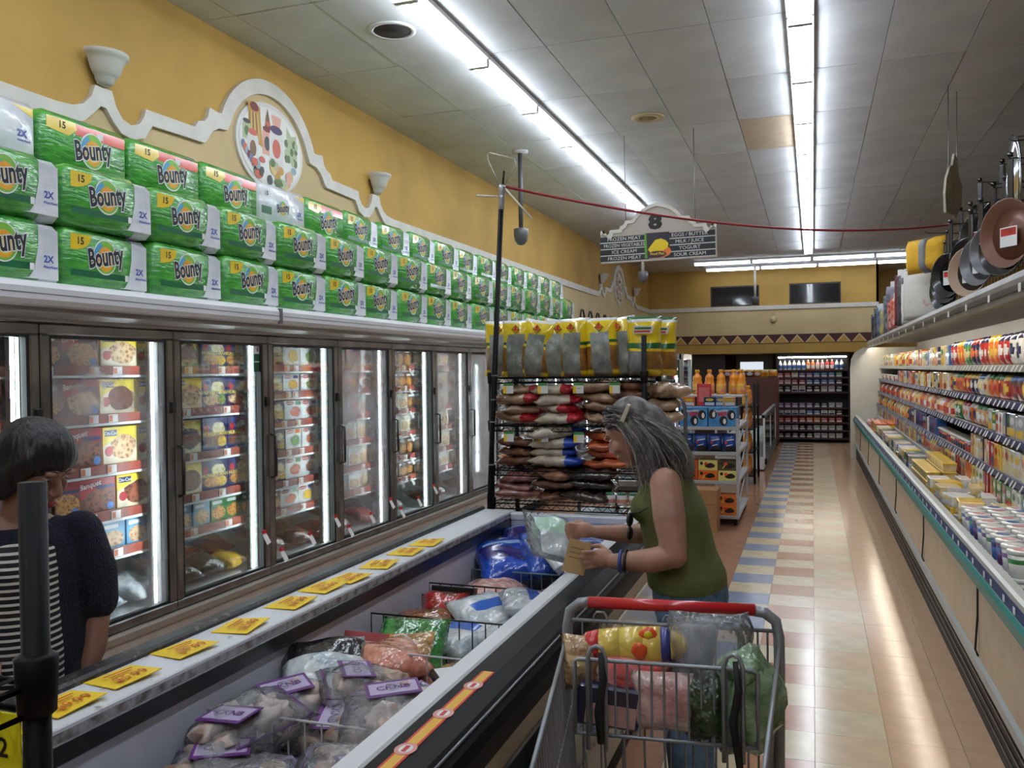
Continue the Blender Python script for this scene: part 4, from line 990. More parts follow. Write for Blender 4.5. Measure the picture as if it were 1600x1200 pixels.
# ------------------------------------------------------------------ wire shelf racks
post_m = mat('rack_black', (5, 5, 6), 0.5, spec=.2)
def wire_deck(w, d):
    m = MB(); r = .004
    for z in (0, -.03):
        m.tube([(0, 0, z), (w, 0, z), (w, d, z), (0, d, z)], r, post_m, 6, closed=True)
    n = int(w / .03)
    for i in range(n + 1): m.tube([(w * i / n, 0, .003), (w * i / n, d, .003)], .0022, post_m, 4)
    for i in range(int(w / .06)):
        x = .06 * i; m.tube([(x, 0, -.03), (x + .03, 0, 0), (x + .06, 0, -.03)], .0022, post_m, 4)
    for i in range(1, 3): m.tube([(0, d * i / 3, -.004), (w, d * i / 3, -.004)], .004, post_m, 5)
    return m.mesh('shelf')
def rack(label, x0, y0, w, d, zs, heights, tagz=None):
    t = thing('wire_shelf_rack', label, 'shelf rack', TL(x0, y0, 0), 'black wire racks at the chest freezer ends')
    dm_ = wire_deck(w, d)
    for (px, py), h in zip(((0, 0), (w, 0), (w, d), (0, d)), heights):
        p = obj('post', MB().tube([(0, 0, 0), (0, 0, h)], .0145, post_m, 10), t, TL(px, py, 0))
        for z in zs: obj('clip', MB().lathe([(.0145, -.035), (.02, -.03), (.023, .03), (.0145, .035)], post_m, 10), p, TL(0, 0, z))
    for z in zs:
        s = obj('shelf', dm_, t, TL(0, 0, z))
        if tagz and z in tagz:
            for i in range(4): obj('price_tag', MB().box(-.03, .03, -.003, -.001, -.09, -.03, white_card).box(-.03, -.012, -.0045, -.003, -.09, -.05, yellow_card).box(-.03, .03, -.0045, -.003, -.045, -.03, mat('tag_green', (70, 140, 70), .5)), s, TL(.11 + i * .21, -.006, 0) @ RZ(RND.uniform(-.2, .2)))
    return t
RX0, RY0, RWd, RDp = -1.785, 4.79, 0.905, 0.46
ZR = (0.872, 1.065, 1.325, 1.605)
rack('black wire rack of bread and yellow snack bags at the far chest end', RX0, RY0, RWd, RDp, (0.2,) + ZR, (1.64, 1.835, 1.70, 1.64), tagz=(1.325, 1.605))
nr = rack('black wire rack post at the lower left edge of the view', -1.70, 0.27, 0.90, 0.45, (0.2, 0.75, 1.315), (1.53, 1.53, 1.535, 1.53))
yc_ = MB().rbox(-.05, .05, -.002, 0, -.1, 0, .001, mat('card_lemon', (240, 236, 30), .5)); word(yc_, 'dash', black_ink, .012, -.04, .03, y=-.003)
obj('price_tag', yc_, nr, TL(.84, .44, 1.285))

# yellow snack sacks on the top shelf of the far rack
sy = mat('sack_yellow', (240, 208, 30), .25, coat=.8, bump=.3, bscale=14); sg = mat('sack_grey_panel', (150, 154, 146), .35, rgb2=(124, 130, 122), vscale=22, coat=.4, bump=.3); sgr = mat('sack_green', (30, 96, 50), .3, coat=.5); sbr = mat('sack_window', (176, 124, 46), .3, rgb2=(128, 82, 30), vscale=16, coat=.6, bump=.3)
sred = mat('sack_red', (206, 60, 40), .3, coat=.5); swh = mat('sack_white', (232, 232, 226), .3, coat=.6)
def zs_back(u, v, f):
    if .2 < u < .78 and .02 < v < .76: return sg
    if v > .93: return swh
    if .55 < v < .6: return sgr
    if v < .5 and f: return sbr if .09 < v else sy
    return sy
def zs_front(u, v, f):
    if v > .95: return sgr
    if v > .90: return swh
    if .46 < v < .53: return sgr
    if .43 < v < .55: return sred
    if v < .4: return sg if u < .5 else (sbr if v > .1 else sy)
    return sy
def sack(zf, seed, front=False):
    s = MB().pillow(.19, .335, .12, zf, 14, 20, seed, .017, T=TL(0, .06, 0) @ TXZ)
    kit = [('sack', s.mesh('sack'), ID4)]
    p = MB()
    if not front:
        p.add([(0, 0, 0), (.026, 0, .026), (0, 0, .052), (-.026, 0, .026)], [(0, 1, 2, 3)], black_ink, TL(0, -.0015, .252)); p.add([(0, 0, .005), (.021, 0, .026), (0, 0, .047), (-.021, 0, .026)], [(0, 1, 2, 3)], sy, TL(0, -.0025, .252)); p.flat(blob(.0, .285, .008, .02, 3), sred, -.0035); p.flat(rect(-.02, .02, .272, .28), sred, -.0045)
    else:
        p.flat([(-.06, .235), (.045, .235), (.06, .275), (-.055, .28)], swh, -.006); p.flat(rect(-.05, .042, .258, .27), sgr, -.007); p.flat(rect(-.052, .036, .241, .252), sred, -.007)
    kit.append(('printed_badge', p.mesh('printed_badge'), ID4))
    return kit
SK = [sack(zs_back, 71), sack(zs_back, 74), sack(zs_back, 77)]; SKF = sack(zs_front, 80, True)
for i, (x, yy, rz, ry) in enumerate(((-1.80, .06, .1, .02), (-1.69, .03, .06, .05), (-1.585, .02, -.05, .16), (-1.47, .04, .1, .17), (-1.35, .03, -.1, .03), (-1.25, .09, .1, .1), (-1.16, .02, .05, -.05), (-1.06, .07, -.15, -.08), (-0.985, .11, .1, .0))):
    spawn(SK[i % 3], 'snack_sack', f'yellow snack sack with grey back panel, front rack row, {nth(i + 1)} from left', 'snack bag', TL(x + .03, RY0 + yy + .02, 1.612) @ RZ(rz) @ RY(ry), 'yellow snack sacks')
for i, x in enumerate((-1.70, -1.52, -1.34, -1.16, -.99)):
    spawn(SK[(i + 1) % 3], 'snack_sack', f'yellow snack sack, {nth(i + 1)} from left in the back row of the top rack shelf', 'snack bag', TL(x, RY0 + .27, 1.612) @ RZ(RND.uniform(-.1, .1)), 'yellow snack sacks')
for i, (x, y) in enumerate(((-.86, .05), (-.80, .22))):
    spawn(SKF, 'snack_sack', ('yellow and green snack sack showing its front beside the right rack post', 'yellow and green snack sack at the back right corner of the rack')[i], 'snack bag', TL(x - .03, RY0 + y, 1.612) @ RZ(.1), 'yellow snack sacks')

# bread and tortilla packs on the lower shelves
def flatpack(cm, seed, tip=None, w=.24, d=.17, h=.075):
    m = MB()
    m.pillow(w, d, h, lambda u, v, f: (tip if tip is not None and u > .72 else cm), 14, 10, seed, .02, 3.5, fs=16, T=TL(0, -d / 2, h / 2))
    return m.mesh('bread_pack')
br = {n: mat('bread_' + n, c, .25, rgb2=c2, vscale=12, coat=.8, bump=.5, bscale=22) for n, c, c2 in (('tan', (190, 160, 130), (140, 108, 84)), ('brown', (140, 96, 70), (92, 58, 42)), ('dark', (70, 54, 46), (40, 30, 28)), ('white', (216, 206, 186), (178, 162, 140)), ('orange', (214, 110, 60), (170, 76, 44)), ('rose', (176, 120, 108), (120, 70, 64)))}
tip_r = mat('tip_red', (176, 28, 40), .35, coat=.3, bump=.8, bscale=40); tip_b = mat('tip_blue', (24, 66, 168), .3, coat=.5)
def stack(key, tipm, z, x, yo, n, words, seed, h=.06, w=.24, cat='bread'):
    n += 1; h *= 1.0; w *= 1.12
    me = flatpack(br[key], seed, tipm, w, .24, h)
    for i in range(n):
        spawn(me, 'bread_pack', f'{words}, {("lowest", "second", "third", "fourth")[i]} of its stack', cat, TL(x + RND.uniform(-.03, .03), RY0 + yo + RND.uniform(-.03, .03), z + .012 + i * h * .9) @ RZ(RND.uniform(-.6, .6)) @ RY(RND.uniform(-.1, .1)) @ RX(RND.uniform(-.1, .1)) @ Matrix.Scale(RND.uniform(.9, 1.12), 4), 'bagged bread on the wire rack')
stack('tan', tip_r, 1.325, -1.64, .16, 3, 'tan bread bag with red tied end, second shelf left', 91); stack('white', tip_r, 1.325, -1.40, .14, 3, 'pale bread bag with red tied end on the second shelf', 92)
stack('tan', None, 1.325, -1.16, .15, 3, 'plain tan bread bag mid second shelf', 93, .065); stack('brown', None, 1.325, -.98, .2, 3, 'brown bread bag at the right end of the second shelf', 94, .065, .2)
stack('tan', None, 1.325, -.80, .2, 2, 'crinkled tan bag overhanging the right rack end', 95, .08, .2)
stack('brown', None, 1.065, -1.66, .15, 2, 'brown bread bag on the third shelf at left', 96, .06); stack('orange', None, 1.065, -1.66, .33, 2, 'orange printed bread bag at the third shelf back', 97, .06)
stack('white', tip_b, 1.065, -1.40, .13, 3, 'white flatbread bag with blue end on the third shelf', 98, .065, .27); stack('orange', None, 1.065, -1.10, .15, 3, 'orange banded bag on the third shelf behind the shopper', 99, .06)
stack('rose', None, 0.872, -1.66, .13, 2, 'reddish bread bag on the lowest shelf at left', 100, .06); stack('brown', None, 0.872, -1.43, .13, 2, 'brown bread bag on the lowest shelf', 101, .07); stack('dark', None, 0.872, -1.20, .15, 2, 'dark tray pack mid lowest shelf', 102, .07, .25)
jar_m = MB().lathe([(.0, 0), (.028, 0), (.03, .01), (.03, .05), (.026, .058)], white_card, 12).lathe([(.03, .012), (.0306, .014), (.0306, .032), (.03, .034)], mat('jar_band', (206, 140, 120), .4), 12).mesh('jar')
lid_m = MB().lathe([(.0, .07), (.024, .07), (.027, .066), (.027, .056), (0, .056)], mat('jar_lid_green', (86, 140, 112), .4), 12).mesh('lid')
for i in range(3):
    spawn([('jar', jar_m, ID4), ('lid', lid_m, ID4)], 'spice_jar', f'small white jar with green lid on the lowest rack shelf, {nth(i + 1)} from left', 'jar', TL(-1.09 + i * .068, RY0 + .05, .882), 'small jars on the wire rack')

# taped pole with bent hanger, sticks and the red cord
pl = thing('taped_pole', 'thin black pole taped to the rack with a bent wire hanger on top', 'pole', TL(-1.80, 4.765, 0))
obj('pole', MB().tube([(0, 0, 0.0), (.008, -.002, .9), (.105, -.012, 2.6)], .0155, post_m, 10), pl)
obj('silver_tape', MB().lathe([(.0165, 0), (.019, .02), (.018, .09), (.024, .13), (.02, .14)], mat('duct_tape', (176, 180, 184), .25, metal=.7, bump=.5), 10, TL(.105, -.012, 2.58) @ RY(.05)), pl)
hg = mat('hanger_wire', (176, 172, 160), .35, metal=.6)
obj('wire_hanger', MB().tube([(.105, -.012, 2.70), (.05, -.012, 2.82), (.028, -.012, 2.87), (.026, -.012, 2.90), (.04, -.012, 2.912), (.19, -.012, 2.865), (.20, -.012, 2.83), (.17, -.012, 2.78), (.115, -.012, 2.70)], .004, hg, 6), pl)
obj('stick', MB().tube([(.10, -.012, 2.655), (-.045, -.012, 2.672)], .006, mat('white_stick', (226, 220, 204), .5), 6), pl); obj('stick', MB().tube([(.13, -.012, 2.70), (.29, -.012, 2.515)], .006, mat('white_stick'), 6), pl); obj('stick', MB().tube([(.115, -.012, 2.70), (.125, -.012, 2.80)], .006, post_m, 6), pl)
for z in (1.1, 1.35, 1.48, 1.62): obj('cable_tie', MB().lathe([(.019, -.004), (.022, 0), (.019, .004)], grey_metal, 10, TL(.012 + max(0, z - .9) * .055, -.004, z)), pl)
cord = mat('red_cord', (150, 36, 44), .45)
pts = []
for i in range(25):
    t = i / 24
    x = -1.69 + t * (1.42 + 1.69); y = 4.75 + t * 4.3
    z = 2.715 + (2.98 - 2.715) * t - 4 * t * (1 - t) * .16
    pts.append((x, y, z))
tag(obj('red_rope', MB().tube(pts, .0085, cord, 8)), 'red rope strung from the taped pole across the aisle', 'rope')
# ------------------------------------------------------------------ dairy case along the right side
DY0, DY1 = 2.4, 16.8
LEN = DY1 - DY0
teal = mat('teal_bumper', (22, 118, 112), 0.35); case_beige = mat('case_panel_beige', (206, 186, 160), 0.4, var=0.05); case_grey = mat('case_rail_grey', (176, 180, 178), 0.35)
case_in = mat('case_interior', (120, 118, 114), 0.5); price_blue = mat('price_rail_blue', (38, 46, 92), 0.4); kick_d = mat('case_kick', (40, 38, 36), 0.6)
TYd = Matrix(((1, 0, 0, 0), (0, 0, -1, DY1), (0, 1, 0, 0), (0, 0, 0, 1)))
dc = thing('dairy_case', 'long open dairy case with teal bumper along the right of the aisle', 'dairy case', TL(0, 0, 0))
obj('body', MB().box(1.74, 1.80, DY0, DY1, 0.1, 2.05, case_in).box(0.76, 1.74, DY0, DY1, 0.1, 0.60, case_in).box(0.70, 1.74, DY0, DY0 + .05, 0, 1.75, case_grey), dc)
obj('kick_plate', MB().box(0.735, 1.7, DY0, DY1, 0.0, 0.1, kick_d).box(0.735, 0.78, DY0, DY1, 0.1, 0.245, kick_d), dc)
for z in (0.06, 0.11, 0.16, 0.2): obj('kick_rib', MB().box(0.73, 0.737, DY0, DY1, z, z + .012, dark_steel), dc)
obj('bumper_rail', MB().prism([(0.70, .25), (0.70, .29), (0.712, .305), (0.76, .305), (0.76, .245), (0.712, .24)], LEN, case_grey, TYd), dc)
k = 0
y = DY0
while y < DY1 - .05:
    y1 = min(y + 2.06, DY1); obj('front_panel', MB().box(0.715, 0.76, y + .006, y1 - .006, 0.305, 0.632, case_beige), dc)
    obj('panel_hook', MB().tube([(0.712, y, .31), (0.70, y, .34), (0.712, y + .01, .5), (0.712, y + .01, .64)], .005, black_matte, 6), dc); y = y1
obj('red_line', MB().box(0.708, 0.76, DY0, DY1, 0.632, 0.645, mat('case_red', (150, 44, 40), .4)), dc)
obj('teal_bumper', MB().prism([(0.70, .645), (0.688, .655), (0.686, .70), (0.698, .716), (0.76, .716), (0.76, .645)], LEN, teal, TYd), dc)
obj('price_rail', MB().prism([(0.702, .716), (0.715, .752), (0.77, .752), (0.77, .716)], LEN, price_blue, TYd), dc)
obj('rim', MB().prism([(0.712, .752), (0.714, .772), (0.73, .778), (0.77, .772), (0.775, .6), (0.76, .6), (0.76, .752)], LEN, case_grey, TYd), dc)
tg = MB()
for i in range(60): y = DY0 + 1 + i * .22 + RND.uniform(-.05, .05); tg.box(0.703, 0.7045, y, y + .035, .712, .745, white_card, )
o = obj('rail_tags', tg, dc); o['kind'] = 'stuff'
SHD = ((1.64, 1.15), (1.42, 1.13), (1.205, 1.11), (0.985, 1.09), (0.785, 1.08))
shelf_d = mat('case_shelf', (150, 148, 144), .4)
for si, (z, xf) in enumerate(SHD):
    s = obj('shelf', MB().box(xf, 1.74, DY0 + .06, DY1, z - .015, z, shelf_d).box(xf - .012, xf, DY0 + .06, DY1, z - .035, z + .008, (price_blue if si in (1, 2, 3) else case_grey)), dc)
    tg = MB()
    for i in range(90):
        y = DY0 + 2.4 + i * .135 + RND.uniform(-.04, .04)
        if y < DY1 - .1: tg.add([(xf - .013, y, z + .004), (xf - .013, y + .04, z + .004), (xf - .03, y + .05, z - .035), (xf - .03, y + .01, z - .035)], [(0, 1, 2, 3), (3, 2, 1, 0)], white_card)
    o = obj('shelf_tags', tg, s); o['kind'] = 'stuff'
can_m = mat('canopy_grey', (134, 124, 112), .4, var=.2, vscale=3)
obj('canopy', MB().prism([(0.93, 1.965), (0.925, 2.06), (0.95, 2.10), (1.80, 2.10), (1.80, 2.05), (0.955, 2.05), (0.945, 1.965)], LEN, can_m, TYd).box(0.918, 0.93, DY0, DY1, 2.0, 2.03, dark_steel), dc)
for i in range(12): obj('light_tube', MB().tube([(0.99, DY0 + .1 + i * 1.2, 2.028), (0.99, DY0 + 1.2 + i * 1.2, 2.028)], .013, case_glow, 8), dc)
tg = MB()
for i in range(16): y = DY0 + 2.2 + i * .75; tg.box(0.915, 0.918, y, y + .05, 1.99, 2.03, white_card)
o = obj('canopy_tags', tg, dc); o['kind'] = 'stuff'
ep = [(0.64, 0), (1.80, 0), (1.80, 1.98), (0.86, 1.98), (0.72, 1.9), (0.66, 1.78), (0.64, 1.6)]
obj('end_panel', MB().prism(ep, .06, mat('end_panel_white', (226, 222, 210), .45, var=.1, vscale=2), Matrix(((1, 0, 0, 0), (0, 0, -1, DY1 + .06), (0, 1, 0, 0), (0, 0, 0, 1)))), dc)

# groceries in the case
pm = lambda n, c, c2=None: mat('pack_' + n, c, .3, rgb2=c2, vscale=18, coat=.5)
PC = {'red': pm('red', (200, 44, 36), (150, 26, 24)), 'orange': pm('orange', (232, 120, 40), (200, 84, 24)), 'yellow': pm('yellow', (236, 200, 70), (214, 170, 40)), 'white': pm('white', (230, 230, 226), (206, 206, 206)), 'green': pm('green', (56, 140, 62), (30, 100, 44)),
      'navy': pm('navy', (36, 44, 96), (22, 26, 62)), 'purple': pm('purple', (120, 80, 140), (90, 50, 110)), 'cream': pm('cream', (228, 210, 160), (204, 180, 124)), 'black': pm('black', (34, 30, 32), (18, 16, 18)), 'pink': pm('pink', (224, 160, 166), (206, 130, 140)), 'tan': pm('tan', (214, 160, 110), (190, 130, 84)), 'grey': pm('grey', (170, 172, 176), (146, 148, 154)), 'blue': pm('blue', (70, 116, 184), (44, 84, 150)), 'brown': pm('brown', (120, 72, 50), (84, 46, 32))}
PN = list(PC)
_pc = {}
def pk_bag(a, b_, c, w=.19, h=.25, seed=0):
    def zf(u, v, f): return PC[b_] if (u - .5) ** 2 / .1 + (v - .45) ** 2 / .05 < 1 else (PC[c] if v > .8 else PC[a])
    return MB().pillow(w, h, .07, zf, 7, 9, seed, .01, T=TL(0, .045, 0) @ TXZ).mesh('bag')
def pk_carton(a, b_, c, w, h, d=.09):
    m = MB().rbox(-w / 2, w / 2, 0, d, 0, h, .004, PC[a]); m.flat(rect(-w * .4, w * .4, h * .1, h * .42), PC[b_], -.0006); m.flat(ell(0, h * .7, w * .34, h * .16, 12), PC[c], -.0008)
    return m.mesh('carton')
def pk_jug(a, b_, w=.11, h=.2):
    r = w / 2
    m = MB().lathe([(0, 0), (r * .95, 0), (r, .012), (r, h * .58), (r * .8, h * .72), (r * .35, h * .86), (r * .33, h * .93)], PC[a], 10, TL(0, r, 0)).lathe([(0, h), (r * .38, h), (r * .38, h * .92), (0, h * .92)], PC[b_], 10, TL(0, r, 0))
    m.lathe([(r * 1.01, h * .15), (r * 1.012, h * .16), (r * 1.012, h * .48), (r * 1.01, h * .49)], PC[b_], 10, TL(0, r, 0))
    return m.mesh('bottle')
def pk_tub(a, b_, c, r=.055, h=.1):
    m = MB().lathe([(0, 0), (r * .8, 0), (r * .84, .006), (r * .97, h * .86)], PC[a], 14, TL(0, r, 0)).lathe([(r * .82, h * .2), (r * .85, h * .21), (r * .95, h * .68), (r * .9, h * .7)], PC[b_], 14, TL(0, r, 0))
    m.lathe([(r * 1.0, h * .84), (r * 1.04, h * .88), (r * 1.04, h * .98), (r * .98, h), (0, h * .99)], PC['white'], 14, TL(0, r, 0)); m.add([(r * .7 * cos(t), r + r * .6 * sin(t), h + .001) for t in [2 * pi * i / 10 for i in range(10)]], [tuple(range(10))], PC[c])
    return m.mesh('tub')
def pk_box_tub(a, b_, w=.13, d=.1, h=.07):
    m = MB().add([(-w * .44, 0 + d * .05, 0), (w * .44, d * .05, 0), (w * .44, d * .95, 0), (-w * .44, d * .95, 0), (-w / 2, 0, h * .8), (w / 2, 0, h * .8), (w / 2, d, h * .8), (-w / 2, d, h * .8)], [(0, 3, 2, 1), (0, 1, 5, 4), (1, 2, 6, 5), (2, 3, 7, 6), (3, 0, 4, 7)], PC[b_])
    m.rbox(-w * .53, w * .53, -.004, d + .004, h * .8, h, .004, PC[a])
    return m.mesh('tub')
def prod(kind, *a):
    key = (kind,) + a
    if key not in _pc: _pc[key] = {'bag': pk_bag, 'carton': pk_carton, 'jug': pk_jug, 'tub': pk_tub, 'boxtub': pk_box_tub}[kind](*a)
    return _pc[key]
CAT = {'bag': ('snack_bag', 'bag', 'bag'), 'carton': ('food_carton', 'carton', 'carton'), 'jug': ('drink_bottle', 'bottle', 'bottle'), 'tub': ('yogurt_tub', 'tub', 'tub'), 'boxtub': ('margarine_tub', 'tub', 'tub')}
SNM = ('top', 'second', 'third', 'fourth', 'lowest')
SEC = {0: [(5.0, 8.7, 'bag', ['red', 'orange', 'green', 'navy', 'red', 'orange', 'red', 'white']), (8.7, 11.6, 'carton', ['white', 'yellow', 'navy', 'white', 'cream', 'blue']), (11.6, 14, 'jug', ['yellow', 'white', 'cream', 'orange']), (14, 16.7, 'carton', ['white', 'cream', 'yellow', 'white'])],
       1: [(5.0, 8.6, 'bag', ['red', 'orange', 'red', 'navy', 'white', 'orange', 'red', 'brown']), (8.6, 11.2, 'carton', ['white', 'yellow', 'white', 'yellow', 'cream']), (11.2, 13.5, 'carton', ['purple', 'pink', 'red', 'orange', 'white']), (13.5, 16.7, 'tub', ['white', 'brown', 'grey'])],
       2: [(5.0, 6.6, 'carton', ['grey', 'white', 'navy', 'grey']), (6.6, 8.2, 'bag', ['green', 'white', 'orange', 'tan', 'red']), (8.2, 10.5, 'jug', ['orange', 'tan', 'cream', 'white']), (10.5, 13, 'jug', ['yellow', 'orange', 'white', 'yellow', 'cream']), (13, 16.7, 'jug', ['brown', 'orange', 'white', 'brown'])],
       3: [(5.0, 7.2, 'carton', ['cream', 'white', 'cream', 'red', 'yellow']), (7.2, 9, 'tub', ['navy', 'black', 'red', 'brown']), (9, 11.5, 'carton', ['purple', 'navy', 'white', 'purple', 'blue']), (11.5, 16.7, 'jug', ['yellow', 'tan', 'yellow', 'black', 'white'])],
       4: [(5.0, 6.3, 'carton', ['green', 'green', 'white', 'green']), (6.3, 8.4, 'carton', ['yellow', 'white', 'red', 'tan', 'orange']), (8.4, 10.6, 'bag', ['tan', 'orange', 'tan', 'cream']), (10.6, 16.7, 'carton', ['purple', 'yellow', 'tan', 'cream', 'grey'])]}
r5 = random.Random(3)
cnts = {}
def put_case(kind, a, si, y, xf, z, avail, where):
    hsh = PN.index(a) + si; b_ = ['white', 'yellow', 'red', 'navy', 'cream', 'orange'][hsh % 6]; c = ['red', 'yellow', 'green', 'white', 'blue'][hsh % 5]
    if b_ == a: b_ = 'cream'
    if c == a: c = 'navy'
    if kind == 'bag': me, w = prod('bag', a, b_, c, .17, min(.21, avail), r5.randrange(4)), .165
    elif kind == 'carton':
        w = r5.choice([.09, .11, .13]); me = prod('carton', a, b_, c, w, round(min(r5.choice([.14, .17, .19]), avail), 2))
    elif kind == 'jug': w = r5.choice([.09, .1]); me = prod('jug', a, b_ if b_ != 'navy' else 'red', w, round(min(.19, avail), 2))
    elif kind == 'tub': w = .11; me = prod('tub', a, b_, c, .052, .09)
    nm, cat, word_ = CAT[kind]
    key = (a, word_, where); cnts[key] = cnts.get(key, 0) + 1
    spawn(me, nm, f'{a} {word_} on the {where} of the dairy case, {nth(cnts[key])} such from the far end', cat, TL(xf + .012, y, z + .0005) @ RZ(-pi / 2 + r5.uniform(-.1, .1)), 'dairy case ' + cat + 's')
    return w
for si, (z, xf) in enumerate(SHD):
    avail = (SHD[si - 1][0] - z if si else 2.0 - z) - .06
    for (ya, yb, kind, cols) in reversed(SEC[si]):
        y = yb; i = 0
        while y > ya + .1:
            a = cols[(i // 2) % len(cols)] if r5.random() < .9 else r5.choice(PN); i += 1
            w = put_case(kind, a, si, y - .06, xf, z, avail, SNM[si] + ' shelf')
            y -= w + .012
# the low well at the front
WZ_ = 0.60
for i in range(11):      # yogurt tubs near the camera
    for j in range(4):
        y = 5.55 - i * .125; x = .80 + j * .115
        me = prod('tub', ['white', 'white', 'blue', 'purple', 'white'][(i + 2 * j) % 5], ['blue', 'purple', 'green', 'navy'][(i + j) % 4], ['pink', 'blue', 'pink', 'white'][(i * 3 + j) % 4], .054, .12)
        for lv in range(2):
            spawn(me, 'yogurt_tub', f'white lidded yogurt tub in the case well, {nth(j + 1)} column from rim, {nth(i + 1)} row, {("lower", "upper")[lv]} layer', 'tub', TL(x, y, WZ_ + lv * .121) @ RZ(-pi / 2), 'yogurt tubs in the dairy well')
for i in range(7):       # flat white and clear packs
    for lv in range(3):
        me = prod('carton', ['white', 'grey', 'cream', 'yellow'][(i + lv) % 4], 'white', ['yellow', 'blue'][i % 2], .22, .07, .14)
        spawn(me, 'deli_pack', f'flat deli pack in the well beyond the yogurt, {nth(i + 1)} pile, {("lowest", "middle", "top")[lv]}', 'pack', TL(.82 + .03 * (i % 2), 5.78 + i * .235, WZ_ + lv * .071) @ RZ(-pi / 2 + r5.uniform(-.15, .15)), 'flat packs in the dairy well')
        if i % 2 == 0: spawn(me, 'deli_pack', f'flat deli pack behind the {nth(i + 1)} pile beyond the yogurt, {("lowest", "middle", "top")[lv]}', 'pack', TL(1.02, 5.80 + i * .235, WZ_ + lv * .071) @ RZ(-pi / 2 + r5.uniform(-.15, .15)), 'flat packs in the dairy well')
yt = prod('boxtub', 'yellow', 'cream')
for i in range(7):       # stacks of yellow tubs
    for j in range(2):
        for lv in range(4 if j else 3):
            spawn(yt, 'margarine_tub', f'yellow lidded tub, {nth(i + 1)} stack from camera, {("front", "back")[j]} column, {("lowest", "second", "third", "top")[lv]}', 'tub', TL(.84 + j * .12, 7.6 + i * .15, WZ_ + lv * .071) @ RZ(-pi / 2), 'yellow tubs in the dairy well')
wc = ['green', 'white', 'grey', 'yellow', 'blue', 'navy', 'white', 'cream']
for i in range(22):
    for lv in range(3):
        me = prod('carton', wc[(i * 3 + lv) % 8], ['yellow', 'white', 'red'][i % 3], ['blue', 'green', 'orange'][lv], .15, .075, .16)
        spawn(me, 'food_carton', f'mixed flat carton in the far well, {nth(i + 1)} pile past the yellow tubs, {("lowest", "middle", "top")[lv]}', 'carton', TL(.83, 8.75 + i * .2, WZ_ + lv * .076) @ RZ(-pi / 2 + r5.uniform(-.15, .15)), 'flat cartons in the dairy well')
ot = prod('boxtub', 'orange', 'yellow', .16, .14, .12)
for i in range(10):
    for lv in range(2): spawn(ot, 'juice_tub', f'orange lidded tub near the far case end, {nth(i + 1)} along, {("lower", "upper")[lv]} layer', 'tub', TL(.84 + .17 * (i % 2), 13.3 + (i // 2) * .22, WZ_ + lv * .121) @ RZ(-pi / 2), 'orange tubs in the dairy well')
egg = MB().rbox(-.15, .15, 0, .12, 0, .05, .01, PC['pink']).rbox(-.15, .15, .0, .12, .051, .075, .01, PC['pink'])
for i in range(6): egg.lump((-.125 + .05 * i, .03, .075), (.02, .02, .012), PC['pink'], i, .05, 8, 4).lump((-.125 + .05 * i, .09, .075), (.02, .02, .012), PC['pink'], i, .05, 8, 4)
em = egg.mesh('egg_carton')
for i in range(8): spawn(em, 'egg_carton', f'pink egg carton by the white end panel, {("rim", "shelf")[i % 2]} side, {("nearer", "farther")[(i // 2) % 2]} pile, {("lower", "upper")[i // 4]}', 'egg carton', TL(.85 + .14 * (i % 2), 15.2 + .32 * ((i // 2) % 2), WZ_ + .09 * (i // 4)) @ RZ(-pi / 2), 'pink egg cartons')

# ------------------------------------------------------------------ hanging kitchen goods above the case
gridm = mat('grid_black', (26, 26, 28), .4)
for i in range(5):
    g = MB(); y0 = 5.2 + i * 2.25; h = 3.0 if i > 0 else 2.95
    for j in range(16): g.tube([(1.5, y0 + j * .145, 2.1), (1.5, y0 + j * .145, h)], .003, gridm, 4)
    for j in range(10): g.tube([(1.5, y0, 2.12 + j * .095), (1.5, y0 + 2.18, 2.12 + j * .095)], .003, gridm, 4)
    tag(obj('grid_panel', g), f'black wire grid panel on the dairy case canopy, {nth(i + 1)} from the camera', 'grid panel', 'grid panels')
pan_blk = mat('pan_black', (20, 20, 21), .25, coat=.4); pan_cop = mat('pan_copper', (112, 72, 54), .35, metal=.2); pan_gry = mat('pan_grey', (112, 112, 116), .3, metal=.5); pan_tan = mat('pan_tan', (178, 150, 126), .4); packf = film('clear_pack', (255, 255, 255), .8, 1.0, .5, 20)
hook_m = MB().tube([(.40, 0, .02), (0, 0, 0), (-.02, 0, .015)], .003, gridm, 5).mesh('hook')
def pan_kit(m, inner, r=.14):
    bowl = MB().lathe([(0, 0), (r * .72, 0), (r * .8, .006), (r, .05), (r * .97, .05), (r * .76, .012), (0, .01)], m, 22, RY(-pi / 2))
    disc = MB().lathe([(0, .0105), (r * .75, .0125), (r * .75, .011), (0, .009)], inner, 20, RY(-pi / 2))
    hand = MB().rbox(-.03, -.012, -.016, .016, r * .9, r * .9 + .2, .006, pan_blk); hand.tube([(-.02, 0, r * .9 + .205), (-.02, 0, r * .9 + .225)], .011, pan_blk, 8)
    lab = MB().box(-.034, -.033, -.05, .05, -.06, .03, white_card).box(-.0345, -.034, -.045, .045, -.01, .025, PC['red'])
    return [('bowl', bowl.mesh('bowl'), ID4), ('cooking_surface', disc.mesh('cooking_surface'), ID4), ('handle', hand.mesh('handle'), ID4), ('paper_label', lab.mesh('paper_label'), ID4), ('hook', hook_m, TL(-.02, 0, r * .9 + .2))]
PKB, PKC, PKG, PKT = pan_kit(pan_blk, pan_blk), pan_kit(pan_cop, pan_cop, .16), pan_kit(pan_gry, pan_gry, .13), pan_kit(pan_tan, pan_blk, .14)
